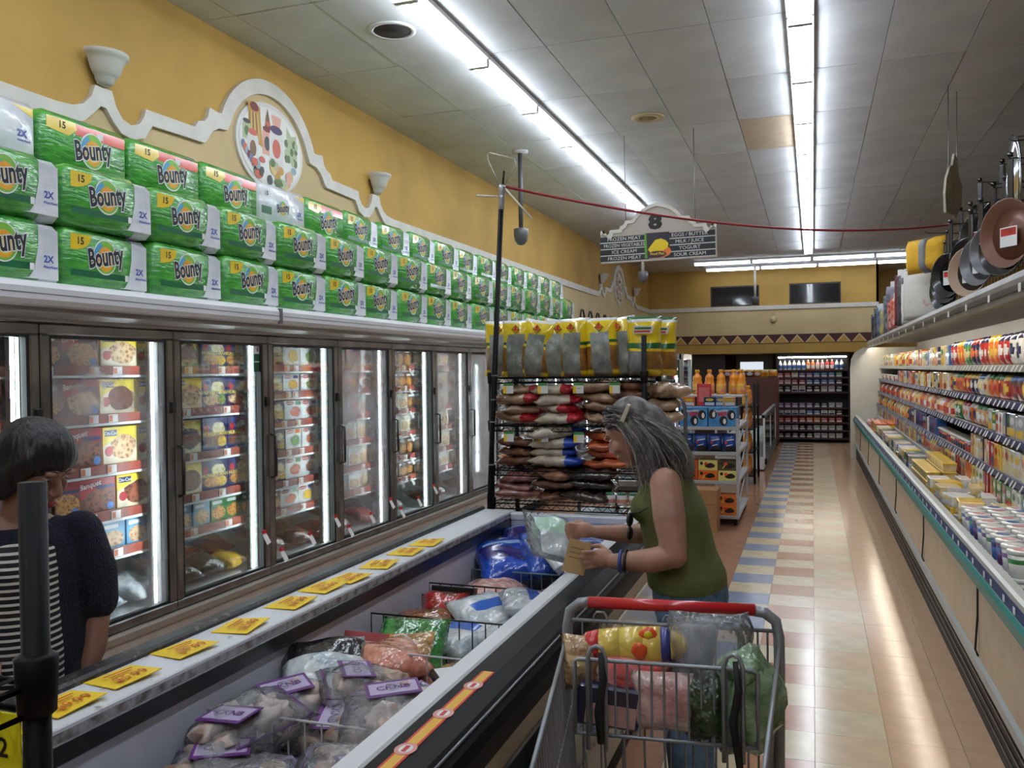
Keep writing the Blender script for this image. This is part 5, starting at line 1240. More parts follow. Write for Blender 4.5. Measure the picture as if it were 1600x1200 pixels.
for i, (kit, y, z, x, lean, lab) in enumerate((
        (PKC, 5.98, 2.38, 1.16, .2, 'copper brown frying pan hung above the dairy case, nearest'), (PKB, 6.35, 2.34, 1.2, .25, 'black frying pan hung next to the copper pan'), (PKG, 6.62, 2.36, 1.18, .3, 'shiny grey pan hung above the case, behind the nearest black pan'),
        (PKG, 6.95, 2.32, 1.16, .2, 'grey pan hung second among the grey pans above the case'), (PKT, 7.25, 2.28, 1.14, .3, 'tan rimmed pan hung low beside the grey pans'), (PKB, 7.65, 2.40, 1.2, .3, 'black frying pan hung left of the tan pan'),
        (PKB, 8.1, 2.34, 1.12, .25, 'large looking black pan nearest the yellow mitt'), (PKB, 8.55, 2.32, 1.16, .2, 'black pan hung just below the yellow mitt'), (PKB, 7.85, 2.62, 1.3, .2, 'black pan hung high behind the others near the peg hooks'), (PKB, 8.8, 2.55, 1.3, .2, 'black pan hung high beside the yellow mitts'), (PKG, 8.35, 2.5, 1.34, .3, 'grey pan hung high among the black pans'), (PKB, 7.1, 2.6, 1.32, .3, 'black pan hung high behind the grey pans'), (PKB, 9.0, 2.28, 1.2, .15, 'small black pan beside the white floral mitt'))):
    spawn(kit, 'frying_pan', lab, 'pan', TL(x, y, z + .06) @ RZ(lean + .35) @ Matrix.Scale(1.32, 4), 'hanging pans')
lid = MB().lathe([(.16, 0), (.165, .01), (.15, .02), (.02, .05), (0, .05)], mat('lid_shine', (206, 208, 212), .12, metal=1), 24, RY(-pi / 2), sx=1.7)
t = thing('serving_tray', 'tall shiny oval metal tray hung at the right edge above the pans', 'tray', TL(1.2, 6.15, 2.78)); obj('tray', lid, t); obj('rim', MB().tube([(-.005, .17 * cos(a), .28 * sin(a)) for a in [2 * pi * i / 24 for i in range(24)]], .006, chrome, 6, closed=True), t); obj('hook', hook_m, t, TL(0, 0, .28))
mit_y = mat('mitt_yellow', (226, 174, 40), .8, bump=.4, bscale=40); mit_w = mat('mitt_white', (226, 222, 214), .8, rgb2=(196, 150, 130), vscale=9, contrast=(.3, .4)); band_g = mat('mitt_band', (120, 120, 122), .5)
t = thing('oven_mitt', 'yellow folded oven mitts with a grey paper band above the case', 'oven mitts', TL(1.12, 9.85, 2.60) @ RZ(.7) @ Matrix.Scale(1.35, 4))
obj('mitts', MB().pillow(.38, .26, .15, mit_y, 12, 10, 3, .012, 3.5, T=TL(0, 0, 0) @ RZ(-pi / 2) @ TXZ), t); obj('paper_band', MB().pillow(.09, .268, .166, band_g, 6, 10, 3, .006, 6, T=TL(0, -.02, -.004) @ RZ(-pi / 2) @ TXZ), t); obj('hook', hook_m, t, TL(0, 0, .3))
for i, (y, z, mm, w, h, lab) in enumerate((
        (10.3, 2.16, mit_w, .34, .42, 'white floral kitchen towel pack hanging beside the yellow mitts'), (11.0, 2.15, mit_w, .26, .36, 'white floral mitt pack hanging left of the floral towel'), (11.6, 2.16, mat('pack_dark', (34, 32, 36), .5, rgb2=(90, 86, 88), vscale=20), .24, .46, 'black patterned towel pack hanging above the case'),
        (12.1, 2.18, mat('pack_wine', (96, 26, 34), .5), .22, .5, 'wine red towel pack hanging above the case'), (12.6, 2.16, mat('pack_tomato', (196, 70, 44), .4, rgb2=(226, 190, 170), vscale=16), .24, .32, 'orange red gadget pack above the case'), (13.1, 2.14, mat('pack_scarlet', (178, 44, 40), .4, rgb2=(226, 210, 200), vscale=16), .24, .36, 'scarlet gadget pack left of the orange one'),
        (13.7, 2.14, mat('pack_slate', (70, 74, 84), .4, rgb2=(160, 164, 170), vscale=14), .26, .42, 'slate grey gadget pack above the case'), (14.4, 2.13, mat('pack_lemon', (226, 200, 60), .4, rgb2=(120, 130, 140), vscale=8), .26, .3, 'yellow and grey pack near the far case end'), (15.0, 2.13, mat('pack_steelblue', (72, 92, 120), .4, rgb2=(150, 160, 170), vscale=12), .28, .36, 'blue grey pack near the far case end'),
        (15.6, 2.13, mat('pack_ink', (40, 46, 60), .4, rgb2=(110, 120, 134), vscale=12), .28, .38, 'dark blue pack second from the far case end'), (16.2, 2.12, mat('pack_night', (30, 34, 44), .4, rgb2=(96, 104, 120), vscale=12), .3, .34, 'dark pack at the far case end'), (12.9, 2.55, mat('pack_cap', (110, 106, 122), .6, rgb2=(160, 156, 170), vscale=9), .3, .16, 'grey cloth cap on the grid above the red packs'))):
    t = thing('kitchen_pack', lab, 'kitchen pack', TL(1.1, y, z - .02) @ RZ(.75) @ Matrix.Scale(1.3, 4), 'hanging kitchen packs'); obj('pack', MB().pillow(w, h, .08, mm, 8, 10, i, .012, T=TL(0, 0, 0) @ RZ(-pi / 2) @ TXZ), t); obj('header_card', MB().box(-.004, .004, -w * .3, w * .3, h - .02, h + .05, white_card), t); obj('hook', hook_m, t, TL(0, 0, h + .04))
for i, (y, z) in enumerate(((5.9, 2.98), (6.6, 2.86), (6.95, 2.80), (7.4, 2.72), (7.9, 2.62), (9.3, 2.5))):
    tag(obj('peg_hook', MB().tube([(1.5, 0, .0), (1.14, 0, .0), (1.11, 0, .02)], .0045, gridm, 6), None, TL(0, y, z)), f'empty black peg hook on the grid, {nth(i + 1)} from the camera', 'hook', 'empty peg hooks')
# sign for the next aisle, seen almost edge-on
t = thing('aisle_sign', 'pale hanging sign of the next aisle seen edge-on at right', 'sign', TL(1.18, 8.63, 2.98) @ RZ(1.15))
sg_ = mat('sign_back', (206, 200, 180), .6, var=.15, vscale=6)
obj('board', MB().prism([(-.22, 0), (.0, .0), (.05, -.03), (.22, .12), (.24, .3), (.15, .36), (.1, .52), (.02, .55), (-.03, .44), (-.1, .42), (-.2, .3), (-.24, .16)], .02, sg_, TXZ), t)
for x in (-.12, .12): obj('wire', MB().tube([(x, -.01, .4), (x, -.01, ZC - 2.98)], .003, dark_steel, 5), t)
# ------------------------------------------------------------------ aisle sign eight
sx0, sx1, sz0, sz1 = -2.115, -0.913, 2.775, 3.11
t = thing('aisle_sign', 'hanging aisle sign with a black eight, lemon picture and black category strips', 'sign', TL((sx0 + sx1) / 2, 9.1, sz0) @ RY(-.012))
SW = (sx1 - sx0) / 2; SH = sz1 - sz0
board = mat('sign_board', (190, 180, 170), .5)
arch = [(-SW, .0), (SW, .0), (SW, SH + .04)]
pr = [(.0, .60)] + [(.3 * sin(radians(a)), .29 + .3 * cos(radians(a))) for a in (15, 30, 45, 58)] + [(.28, .44), (.33, .44), (.35, .40), (.39, .38), (.40, .35), (.50, .35), (.51, .31), (.54, .29), (.57, .31), (.585, .36)]
sc_ = SW / .60
pr = [(x * sc_, z * 1.0) for x, z in pr]
poly = [(-SW, 0), (SW, 0), (SW, SH)] + [(x, z) for x, z in reversed(pr)] + [(-x, z) for x, z in pr[1:]] + [(-SW, SH)]
obj('board', MB().prism(poly, .02, board, TXZ), t)
upl = [(-x, z) for x, z in reversed(pr)][:-1] + pr
lowl = [(x * .93, z - .035) for x, z in upl]
upl = [(-SW, SH + .0)] + upl + [(SW, SH + .0)]; lowl = [(-SW, SH - .035)] + lowl + [(SW, SH - .035)]
obj('scroll_trim', MB().strip(upl, lowl, .012, white_trim, TL(0, -.02, 0) @ TXZ), t)
e = MB(); e.mesh_in(TXT['8'], black_ink, TL(-.02, -.024, .395) @ TXZ @ Matrix.Diagonal((.27, .2, 1, 1))); obj('numeral', e, t)
strip_b = mat('sign_strip', (20, 32, 38), .4)
for side, words in ((-1, ('s1', 's2', 's3', 's1')), (1, ('s5', 's6', 's7', 's8'))):
    for i, wd in enumerate(words):
        z = SH - .085 - i * .068
        xc = side * (SW * .55) + .02 * (side < 0) * -1
        w = SW * .43
        p = obj('category_strip', MB().box(xc - w, xc + w, -.024, -.02, z - .028, z + .028, strip_b).box(xc - w, xc + w, -.0245, -.02, z - .034, z - .028, white_card), t)
        tx = MB(); tx.mesh_in(TXT[wd], white_card, TL(xc, -.0255, z) @ TXZ @ Matrix.Diagonal((.045 if wd == 's2' else .054, .05, 1, 1))); obj('lettering', tx, p)
pic = MB().box(-.135, .125, -.026, -.02, .03, SH - .045, mat('sign_pic_dark', (34, 26, 44), .4))
pic.flat([(-.135, .03), (-.105, .03), (-.115, SH - .05), (-.135, SH - .045)], mat('leaf_green', (90, 160, 50), .4), -.0265); pic.flat(ell(.05, .09, .09, .06), c_orange, -.0265); pic.flat([(-.1, .12), (-.06, .17), (-.02, .215), (.04, .225), (.09, .2), (.115, .17), (.105, .13), (.06, .10), (-.02, .09), (-.08, .09)], mat('lemon', (244, 214, 30), .4), -.027)
pic.flat(ell(-.01, .065, .1, .034), mat('maroon_oval', (70, 24, 30), .4), -.0275); pic.mesh_in(TXT['food'], let_y, TL(-.005, -.028, .07) @ TXZ @ Matrix.Scale(.036, 4))
obj('lemon_picture', pic, t)
for x in (-.33, .39): obj('wire', MB().tube([(x - .0, -.01, .34), (x, -.01, ZC - sz0)], .0035, dark_steel, 5), t)

# ------------------------------------------------------------------ platform trucks, carton, glass cooler, cookie rack
hoop_m = mat('truck_grey', (96, 98, 104), .4, metal=.4)
def truck(x, y, label):
    t = thing('platform_truck', label, 'cart', TL(x, y, 0), 'platform trucks behind the rack')
    w = .20
    pts = [(-w, 0, .16), (-w, 0, 1.2)] + [(-w * cos(a), 0, 1.22 + w * sin(a)) for a in [pi * i / 10 for i in range(1, 10)]] + [(w, 0, 1.2), (w, 0, .16)]
    obj('hoop_handle', MB().tube(pts, .019, hoop_m, 8), t)
    obj('deck', MB().rbox(-.24, .24, -.04, .42, .12, .17, .01, grey_metal), t)
    for sx in (-.18, .18):
        for yy in (.05, .34): obj('wheel', MB().lathe([(0, -.02), (.06, -.02), (.06, .02), (0, .02)], black_matte, 14, TL(sx, yy, .06) @ RY(pi / 2)), t)
truck(-2.10, 8.75, 'grey hoop handled truck seen through the wire rack'); truck(-1.40, 8.75, 'grey hoop handled truck beside the cookie rack')
cb = mat('cardboard', (176, 130, 88), .8, var=.08)
t = thing('cardboard_box', 'brown cardboard box on wooden blocks beside the cookie rack', 'box', TL(-1.05, 8.9, 0))
obj('box', MB().rbox(-.16, .14, 0, .3, .13, .42, .004, cb).box(-.16, .14, -.0012, 0, .27, .28, mat('cardboard_seam', (140, 100, 66), .8)), t)
for x in (-.12, .1): obj('block', MB().box(x - .035, x + .035, 0, .28, 0, .13, cb), t)
alum = mat('aluminium', (178, 182, 184), .3, metal=.8)
t = thing('glass_cooler', 'upright glass door cooler with aluminium frame behind the snack sacks', 'cooler', TL(-2.72, 11.5, 0))
W_, D_, H_ = 1.1, .8, 1.84
fr = MB()
for (x, y) in ((0, 0), (W_, 0), (0, D_), (W_, D_)): fr.box(x - .025, x + .025, y - .025, y + .025, 0, H_, alum)
for z in (.12, H_ - .03):
    fr.box(0, W_, -.025, .025, z - .04, z + .03, alum).box(0, W_, D_ - .025, D_ + .025, z - .04, z + .03, alum).box(-.025, .025, 0, D_, z - .04, z + .03, alum).box(W_ - .025, W_ + .025, 0, D_, z - .04, z + .03, alum)
fr.box(W_ / 2 - .02, W_ / 2 + .02, -.025, .02, .1, H_, alum)
obj('frame', fr, t); obj('base', MB().box(0, W_, 0, D_, .02, .12, grey_metal), t)
gl = film('cooler_glass', (244, 250, 248), .96, .8, 0, rough=.03)
obj('glass_pane', MB().box(.02, W_ / 2 - .02, -.006, 0, .15, H_ - .06, gl), t); obj('glass_pane', MB().box(W_ / 2 + .02, W_ - .02, -.006, 0, .15, H_ - .06, gl), t); obj('glass_pane', MB().box(W_ - .004, W_ + .002, .02, D_ - .02, .15, H_ - .06, gl), t)
for z in (.5, .85, 1.2, 1.5): obj('shelf', MB().box(.03, W_ - .03, .04, D_ - .03, z - .01, z, chrome), t)
obj('light_tube', MB().tube([(W_ - .08, .1, .2), (W_ - .08, .1, H_ - .1)], .01, led_glow, 8), t)
for i in range(12):
    z = (.12, .5, .85, 1.2, 1.5)[i % 5]
    spawn(prod('jug', ['brown', 'white', 'red', 'yellow'][i % 4], ['white', 'red', 'navy'][i % 3], .1, .2), 'drink_bottle', f'bottle inside the glass cooler, shelf {("bottom", "second", "third", "fourth", "top")[i % 5]}, {nth(i // 5 + 1)} from right', 'bottle', TL(-1.75 - .14 * (i // 5), 11.6, z + .001), 'bottles in the glass cooler')

t = thing('cookie_rack', 'grey metal rolling rack loaded with blue and orange cookie boxes', 'shelf rack', TL(-1.36, 9.28, 0))
rk = mat('rack_white', (186, 188, 190), .4, metal=.2)
CWd, CDp = .62, 1.35
for (x, y, h) in ((0, 0, 1.12), (CWd, 0, 1.12), (0, CDp, 1.36), (CWd, CDp, 1.36)): obj('post', MB().box(x - .014, x + .014, y - .014, y + .014, .08, h, rk), t)
for z in (.11, .47, .77, 1.035): obj('shelf', MB().rbox(-.01, CWd + .01, -.01, CDp, z - .035, z, .004, rk), t)
obj('shelf', MB().rbox(-.01, CWd + .01, .6, CDp, 1.325, 1.345, .004, rk), t)
for z0, z1 in ((.2, .5), (.5, .8), (.8, 1.1)): obj('side_brace', MB().tube([(CWd, .02, z0), (CWd, CDp - .02, z1)], .008, rk, 6), t)
for x in (.03, CWd - .03):
    for y in (.05, CDp - .05): obj('caster', MB().lathe([(0, -.014), (.036, -.014), (.036, .014), (0, .014)], black_matte, 12, TL(x, y, .037) @ RY(pi / 2)).box(x - .02, x + .02, y - .015, y + .015, .037, .08, dark_steel), t)
cookie_blue = mat('cookie_sky', (90, 164, 214), .3, rgb2=(60, 130, 190), vscale=8, coat=.4); cookie_deep = mat('cookie_blue', (26, 84, 180), .3, rgb2=(16, 54, 130), vscale=8, coat=.6, bump=.2); choc = mat('choc_print', (36, 24, 24), .4)
cb1 = MB().rbox(-.145, .145, 0, .16, 0, .2, .003, cookie_blue)
for (x, z, a) in ((.09, .12, .6), (.01, .06, -.2), (-.1, .13, .3)):
    cb1.flat(ell(x, z, .042, .052, 14), choc, -.0008); cb1.flat(ell(x + .01, z - .005, .016, .03, 10), white_card, -.0012)
cb1.mesh_in(TXT['milk2'], white_card, TL(-.02, -.0016, .165) @ TXZ @ RZ(.1) @ Matrix.Scale(.035, 4)); cb1.mesh_in(TXT['milk'], red_ink, TL(.0, -.002, .13) @ TXZ @ RZ(.12) @ Matrix.Scale(.06, 4))
cbm = cb1.mesh('cookie_box')
for i in range(2):
    for lv, (z, y) in enumerate(((1.036, .01), (1.036, .2))): spawn(cbm, 'cookie_box', f'sky blue cookie box with dark cookies, {("left", "right")[i]} on the top rack shelf, {("front", "second")[lv]} row', 'box', TL(-1.36 + .17 + i * .3, 9.28 + y, z + .0005), 'sky blue cookie boxes')
bl = MB().pillow(.145, .19, .1, lambda u, v, f: (choc if v < .35 and u > .3 else cookie_deep), 8, 10, 3, .008, T=TL(0, .06, 0) @ TXZ)
bl.flat([(-.03, .06), (.03, .075), (.04, .085), (-.02, .072)], white_card, -.006); bl.flat(ell(-.03, .1, .014, .016, 10), PC['red'], -.006); bl.flat([(-.03, .115), (.05, .13), (.05, .14), (-.03, .125)], white_card, -.006)
blm = bl.mesh('cookie_pouch')
for i in range(4): spawn(blm, 'cookie_pouch', f'deep blue cookie pouch on the second rack shelf, {nth(i + 1)} from left', 'bag', TL(-1.36 + .09 + i * .148, 9.29, .7705), 'deep blue cookie pouches')
def obox(c, nm):
    m = MB().rbox(-.1, .1, 0, .2, 0, .105, .003, c); m.flat(blob(.02, .05, .055, .026, 2), choc, -.0008); m.flat(ell(-.02, .07, .018, .016, 10), mat('tag_vivid', (240, 70, 40), .4), -.0014); m.flat([(-.06, .02), (-.05, .02), (-.02, .06), (-.028, .064)], let_y, -.0012); m.flat(ell(-.065, .072, .016, .018, 10), choc, -.0008)
    return m.mesh(nm)
ob = {'orange': obox(c_orange, 'cookie_box'), 'lemon': obox(mat('cookie_lemon', (226, 216, 130), .35), 'cookie_box'), 'brown': obox(mat('cookie_olive', (84, 76, 50), .35), 'cookie_box'), 'rust': obox(mat('cookie_rust', (190, 80, 36), .35), 'cookie_box')}
for si, (z, rows) in enumerate(((.47, (('rust', 'orange', 'lemon'), ('rust', 'lemon', 'brown'))), (.11, (('rust', 'orange'), ('rust', 'orange'))))):
    for lv, cols in enumerate(rows):
        for i, c in enumerate(cols):
            x = -1.36 + (.11 + i * .205 if si == 0 else .3 + i * .21)
            spawn(ob[c], 'cookie_box', f'{c} cookie box on the {("third", "bottom")[si]} rack shelf, {("lower", "upper")[lv]} layer, {nth(i + 1)} from left', 'box', TL(x, 9.29, z + .0005 + lv * .106), 'orange cookie boxes')
jb = MB().lathe([(0, 0), (.05, 0), (.055, .012), (.055, .14), (.045, .165), (.052, .185), (.045, .21), (.022, .235), (.02, .25)], mat('juice_orange', (240, 150, 36), .25, coat=.5), 12).mesh('bottle')
jl = MB().lathe([(.0562, .03), (.057, .032), (.057, .12), (.0562, .122)], mat('juice_label', (206, 96, 130), .4, rgb2=(246, 196, 60), vscale=12), 12).mesh('label'); jc = MB().lathe([(0, .285), (.022, .285), (.026, .28), (.026, .25), (0, .25)], mat('juice_cap', (246, 176, 40), .35), 10).mesh('cap')
JK = [('bottle', jb, ID4), ('label', jl, ID4), ('cap', jc, ID4)]
for i, x in enumerate((-1.27, -1.14, -1.0, -.865, -.775)): spawn(JK, 'juice_bottle', f'orange juice bottle on top of the cookie rack, {nth(i + 1)} from left', 'bottle', TL(x, 10.3 + .08 * (i % 2), 1.3455), 'orange juice bottles')
tag(obj('red_placard', MB().rbox(-.1, .1, -.006, .006, 0, .24, .002, mat('placard_red', (196, 40, 44), .3, coat=.4)).box(-.07, .08, -.008, -.006, .04, .2, mat('placard_rose', (214, 110, 110), .4)), None, TL(-1.13, 9.75, 1.237) @ RZ(-.6)), 'red plastic placard standing on the cookie rack boxes', 'placard')
for i, (x, c) in enumerate(((-1.05, 'navy'), (-.93, 'blue'), (-1.27, 'orange'), (-.84, 'tan'))): spawn(prod('carton', c, 'white', 'yellow', .13, .1, .12), 'cookie_carton', f'small {c} carton lying on the top layer of the cookie rack', 'carton', TL(x, 9.55, 1.237) @ RZ(.2 * (i - 1)), 'loose cartons on the cookie rack')

# black post rack with side bottles
t = thing('bottle_rack', 'narrow black post rack of orange bottles beyond the cookie rack', 'shelf rack', TL(-1.02, 12.7, 0))
for (x, y) in ((0, 0), (.24, 0), (0, .9), (.24, .9)): obj('post', MB().tube([(x, y, 0), (x, y, 1.42)], .018, post_m, 8), t)
for z in (.12, .45, .78, 1.1): obj('shelf', MB().box(0, .24, 0, .9, z - .015, z, post_m), t)
for si, z in enumerate((.12, .45, .78, 1.1)):
    for j in range(3): spawn(JK, 'juice_bottle', f'orange juice bottle on the narrow black rack, shelf {("bottom", "second", "third", "top")[si]}, {nth(j + 1)} from the camera', 'bottle', TL(-.90, 12.82 + j * .25, z + .0005), 'orange juice bottles')

# low chest freezer with glass front beside the brown endcap
t = thing('glass_chest', 'low white framed chest freezer with glass side before the brown endcap', 'freezer', TL(-1.5, 14.4, 0))
cw, cdp = .78, 4.2
obj('base', MB().box(.02, cw - .02, 0, cdp, .02, .22, white_paint), t)
f2 = MB()
for y in (0, cdp / 2, cdp): f2.box(cw - .03, cw, y - .03, y + .03, .1, .86, white_paint).box(0, .03, y - .03, y + .03, .1, .86, white_paint)
f2.box(0, cw, -.03, .03, .84, .88, white_paint).box(cw - .05, cw + .01, -.03, cdp, .84, .9, grey_metal).box(0, .05, -.03, cdp, .84, .9, grey_metal)
obj('frame', f2, t); obj('glass_pane', MB().box(cw - .015, cw - .008, .03, cdp - .03, .22, .84, gl), t); obj('glass_pane', MB().box(.03, cw - .03, -.008, -.002, .22, .84, gl), t)
obj('liner', MB().box(.04, cw - .06, .04, cdp - .04, .22, .45, freezer_in), t); obj('bumper', MB().rbox(cw - .02, cw + .03, -.03, cdp, .1, .2, .01, black_plastic), t)
bro = mat('brown_laminate', (96, 52, 42), .5, var=.08)
t = thing('brown_endcap', 'tall brown laminate endcap panel with snack bags on top', 'endcap', TL(-1.83, 19.0, 0))
obj('panel', MB().rbox(0, 1.15, 0, .5, .08, 1.44, .01, bro), t); obj('plinth', MB().box(.02, 1.13, .03, .48, 0, .08, black_matte), t)
for i, c in enumerate(('red', 'pink', 'red', 'brown', 'orange', 'yellow', 'yellow')):
    spawn(prod('bag', c, 'white' if c != 'yellow' else 'orange', 'yellow' if c != 'yellow' else 'cream', .17, .16, i % 4), 'snack_bag', f'{c} snack bag lying on the brown endcap, {nth(i + 1)} from left', 'bag', TL(-1.72 + i * .155, 19.1, 1.4405) @ RZ(.2 * (i % 2)), 'snack bags on the endcap')

# ------------------------------------------------------------------ back shelving under the soffit
t = thing('back_shelving', 'dark wall shelving with lit bottles at the end of the aisle', 'shelving', TL(-.76, 20.0, 0))
bs = mat('back_shelf_black', (26, 24, 26), .5); edge = mat('back_shelf_edge', (70, 40, 40), .5)
obj('back_panel', MB().box(0, 1.5, .48, .5, 0, 1.9, bs).box(0, .02, 0, .5, 0, 1.9, bs).box(1.48, 1.5, 0, .5, 0, 1.9, bs), t)
ZSB = (.1, .27, .44, .6, .76, 1.1, 1.27, 1.42, 1.58)
for z in ZSB: obj('shelf', MB().box(.02, 1.48, 0, .48, z - .02, z, bs).box(.02, 1.48, -.008, 0, z - .028, z + .006, edge), t)
obj('canopy', MB().box(0, 1.5, -.05, .5, 1.88, 1.93, bs), t); obj('light_tube', MB().tube([(.05, .0, 1.86), (1.45, .0, 1.86)], .014, case_glow, 8), t)
r6 = random.Random(9)
cols = {8: ['white', 'white', 'white', 'orange', 'pink', 'red', 'white'], 7: ['red', 'cream', 'purple', 'blue', 'blue', 'green'], 6: ['pink', 'red', 'blue', 'blue', 'black'], 5: ['black', 'white', 'black', 'grey', 'black'], 4: ['purple', 'purple', 'black', 'grey'], 3: ['white', 'white', 'blue', 'white', 'black'], 2: ['red', 'red', 'orange', 'red', 'red'], 1: ['grey', 'black', 'grey', 'grey'], 0: ['black', 'grey']}
for si, z in enumerate(ZSB):
    n = 14 if si == 8 else 9
    for i in range(n):
        c = cols[si][i * len(cols[si]) // n]; x = -.76 + .09 + i * (1.36 / n)
        if si == 8: me = prod('jug', c, 'white' if c != 'white' else 'blue', .08, .22); nm, cat = 'drink_bottle', 'bottle'
        else: me = prod('carton', c, 'white' if c != 'white' else 'navy', 'grey', .13, .11 if si != 5 else .14, .09); nm, cat = 'goods_carton', 'carton'
        spawn(me, nm, f'{c} {cat} on the back wall shelving, {nth(si + 1)} shelf from floor, {nth(i + 1)} from left', cat, TL(x, 20.03, z + .0005), 'goods on the back shelving')
# ------------------------------------------------------------------ people
def remesh(mb, voxel, m, smooth=6, name='body'):
    """fuse overlapping volumes into one continuous skin"""
    me = mb.mesh(name); o = bpy.data.objects.new('tmp', me); COL.objects.link(o)
    a = o.modifiers.new('r', 'REMESH'); a.mode = 'VOXEL'; a.voxel_size = voxel
    b = o.modifiers.new('s', 'SMOOTH'); b.factor = .5; b.iterations = smooth
    dg = bpy.context.evaluated_depsgraph_get()
    out = bpy.data.meshes.new_from_object(o.evaluated_get(dg)); out.name = name
    bpy.data.objects.remove(o); bpy.data.meshes.remove(me)
    out.materials.clear(); out.materials.append(m)
    for p in out.polygons: p.use_smooth = True; p.material_index = 0
    return out
DUM = mat('skin_a', (186, 132, 106), .5, var=.08, vscale=14)
def loft(mb, rings, m=DUM, seg=20):
    """rings: (centre, axis vector a, axis vector b)"""
    vs = []; fs = []
    for c, a, b in rings:
        c = Vector(c); a = Vector(a); b = Vector(b)
        for k in range(seg):
            t = 2 * pi * k / seg; vs.append(tuple(c + a * cos(t) + b * sin(t)))
    n = len(rings)
    for i in range(n - 1):
        for k in range(seg):
            l = (k + 1) % seg; fs.append((i * seg + k, i * seg + l, (i + 1) * seg + l, (i + 1) * seg + k))
    fs.append(tuple(range(seg - 1, -1, -1))); fs.append(tuple((n - 1) * seg + k for k in range(seg)))
    mb.add(vs, fs, m)
def limb(mb, pts, m=DUM):
    """rounded tapering limb: pts = [(pos, radius), ...]"""
    P = []; Rr = []
    for i in range(len(pts) - 1):
        (p, r), (q, s) = pts[i], pts[i + 1]
        for k in range(4):
            t = k / 4; P.append(Vector(p).lerp(Vector(q), t)); Rr.append(r + (s - r) * t)
    P.append(Vector(pts[-1][0])); Rr.append(pts[-1][1])
    mb.tube(P, Rr, m, 12)
    for p, r in pts: mb.lump(p, (r, r, r), m, 0, 0, 10, 8)
def ball(mb, c, r, m=DUM, T=None): mb.lump(c, r if isinstance(r, tuple) else (r, r, r), m, 0, 0, 14, 10, T)

# --- grey haired shopper in the green sleeveless top, leaning over the chest freezer
skin1 = mat('skin_light', (176, 130, 108), .5, var=.10, vscale=16); skin2 = mat('skin_tan', (142, 102, 82), .5, var=.08, vscale=16)
B = MB(); cy = 3.22
loft(B, [((-.43, cy, .80), (.11, 0, 0), (0, .15, 0)), ((-.43, cy, .88), (.125, 0, 0), (0, .165, 0)), ((-.465, cy, 1.02), (.105, 0, 0), (0, .135, 0)), ((-.495, cy, 1.15), (.105, 0, 0), (0, .15, 0)), ((-.51, cy, 1.25), (.078, 0, 0), (0, .165, 0)), ((-.53, cy, 1.30), (.055, 0, 0), (0, .09, 0))])
for s, hy in ((-1, .095), (1, .1)):
    y = cy + s * hy
    limb(B, [((-.43, y, .84), .085), ((-.45, y, .48), .055), ((-.42, y, .09), .04)])
    ball(B, (-.49, y, .045), (.11, .042, .04))
limb(B, [((-.525, cy, 1.28), .052), ((-.60, cy, 1.36), .05)])
hc = Vector((-.645, cy, 1.415)); f1 = Vector((-.82, 0, -.57)); u1 = Vector((-.57, 0, .82)); s1 = Vector((0, -1, 0))
def head(mb, hc, f, u, s):
    T = Matrix(((f.x, s.x, u.x, hc.x), (f.y, s.y, u.y, hc.y), (f.z, s.z, u.z, hc.z), (0, 0, 0, 1)))
    ball(mb, (-.008, 0, .02), (.094, .074, .095), DUM, T); ball(mb, (.03, 0, -.045), (.058, .056, .07), DUM, T)      # skull, jaw
    ball(mb, (.066, 0, -.098), (.022, .026, .018), DUM, T)                                                     # chin
    limb(mb, [(T @ Vector((.083, 0, .012)), .008), (T @ Vector((.103, 0, -.022)), .0115), (T @ Vector((.096, 0, -.032)), .011)])
    for k in (-1, 1):
        ball(mb, (.096, k * .011, -.032), (.008, .008, .007), DUM, T)
        ball(mb, (.066, k * .036, -.02), (.024, .024, .026), DUM, T)                                             # cheek
        ball(mb, (.08, k * .03, .03), (.014, .026, .009), DUM, T)                                                # brow ridge
        ball(mb, (-.005, k * .074, -.008), (.017, .009, .03), DUM, T)                                             # ear
    ball(mb, (.088, 0, -.056), (.012, .024, .008), DUM, T); ball(mb, (.085, 0, -.068), (.012, .022, .009), DUM, T)
    return T
T1 = head(B, hc, f1, u1, s1)
# near (left) arm and hand closed on the tan card
limb(B, [((-.495, 3.08, 1.245), .056), ((-.475, 3.035, 1.13), .058), ((-.452, 3.005, 1.005), .044), ((-.54, 3.015, .98), .044), ((-.675, 3.05, .962), .028)])
ball(B, (-.722, 3.068, .967), (.048, .026, .036))
def finger(mb, pts, r=.0092): limb(mb, [(p, r * (1 - .1 * i)) for i, p in enumerate(pts)])
for i in range(4):
    z = .992 - .0195 * i; L = (.9, 1.0, .95, .8)[i]
    finger(B, [(-.745, 3.055 + .004 * i, z), (-.745 - .036 * L, 3.046 + .004 * i, z - .002), (-.745 - .056 * L, 3.064 + .004 * i, z - .006), (-.745 - .048 * L, 3.088 + .004 * i, z - .008)])
finger(B, [(-.70, 3.085, .985), (-.742, 3.108, 1.004), (-.785, 3.118, .996)], .011)
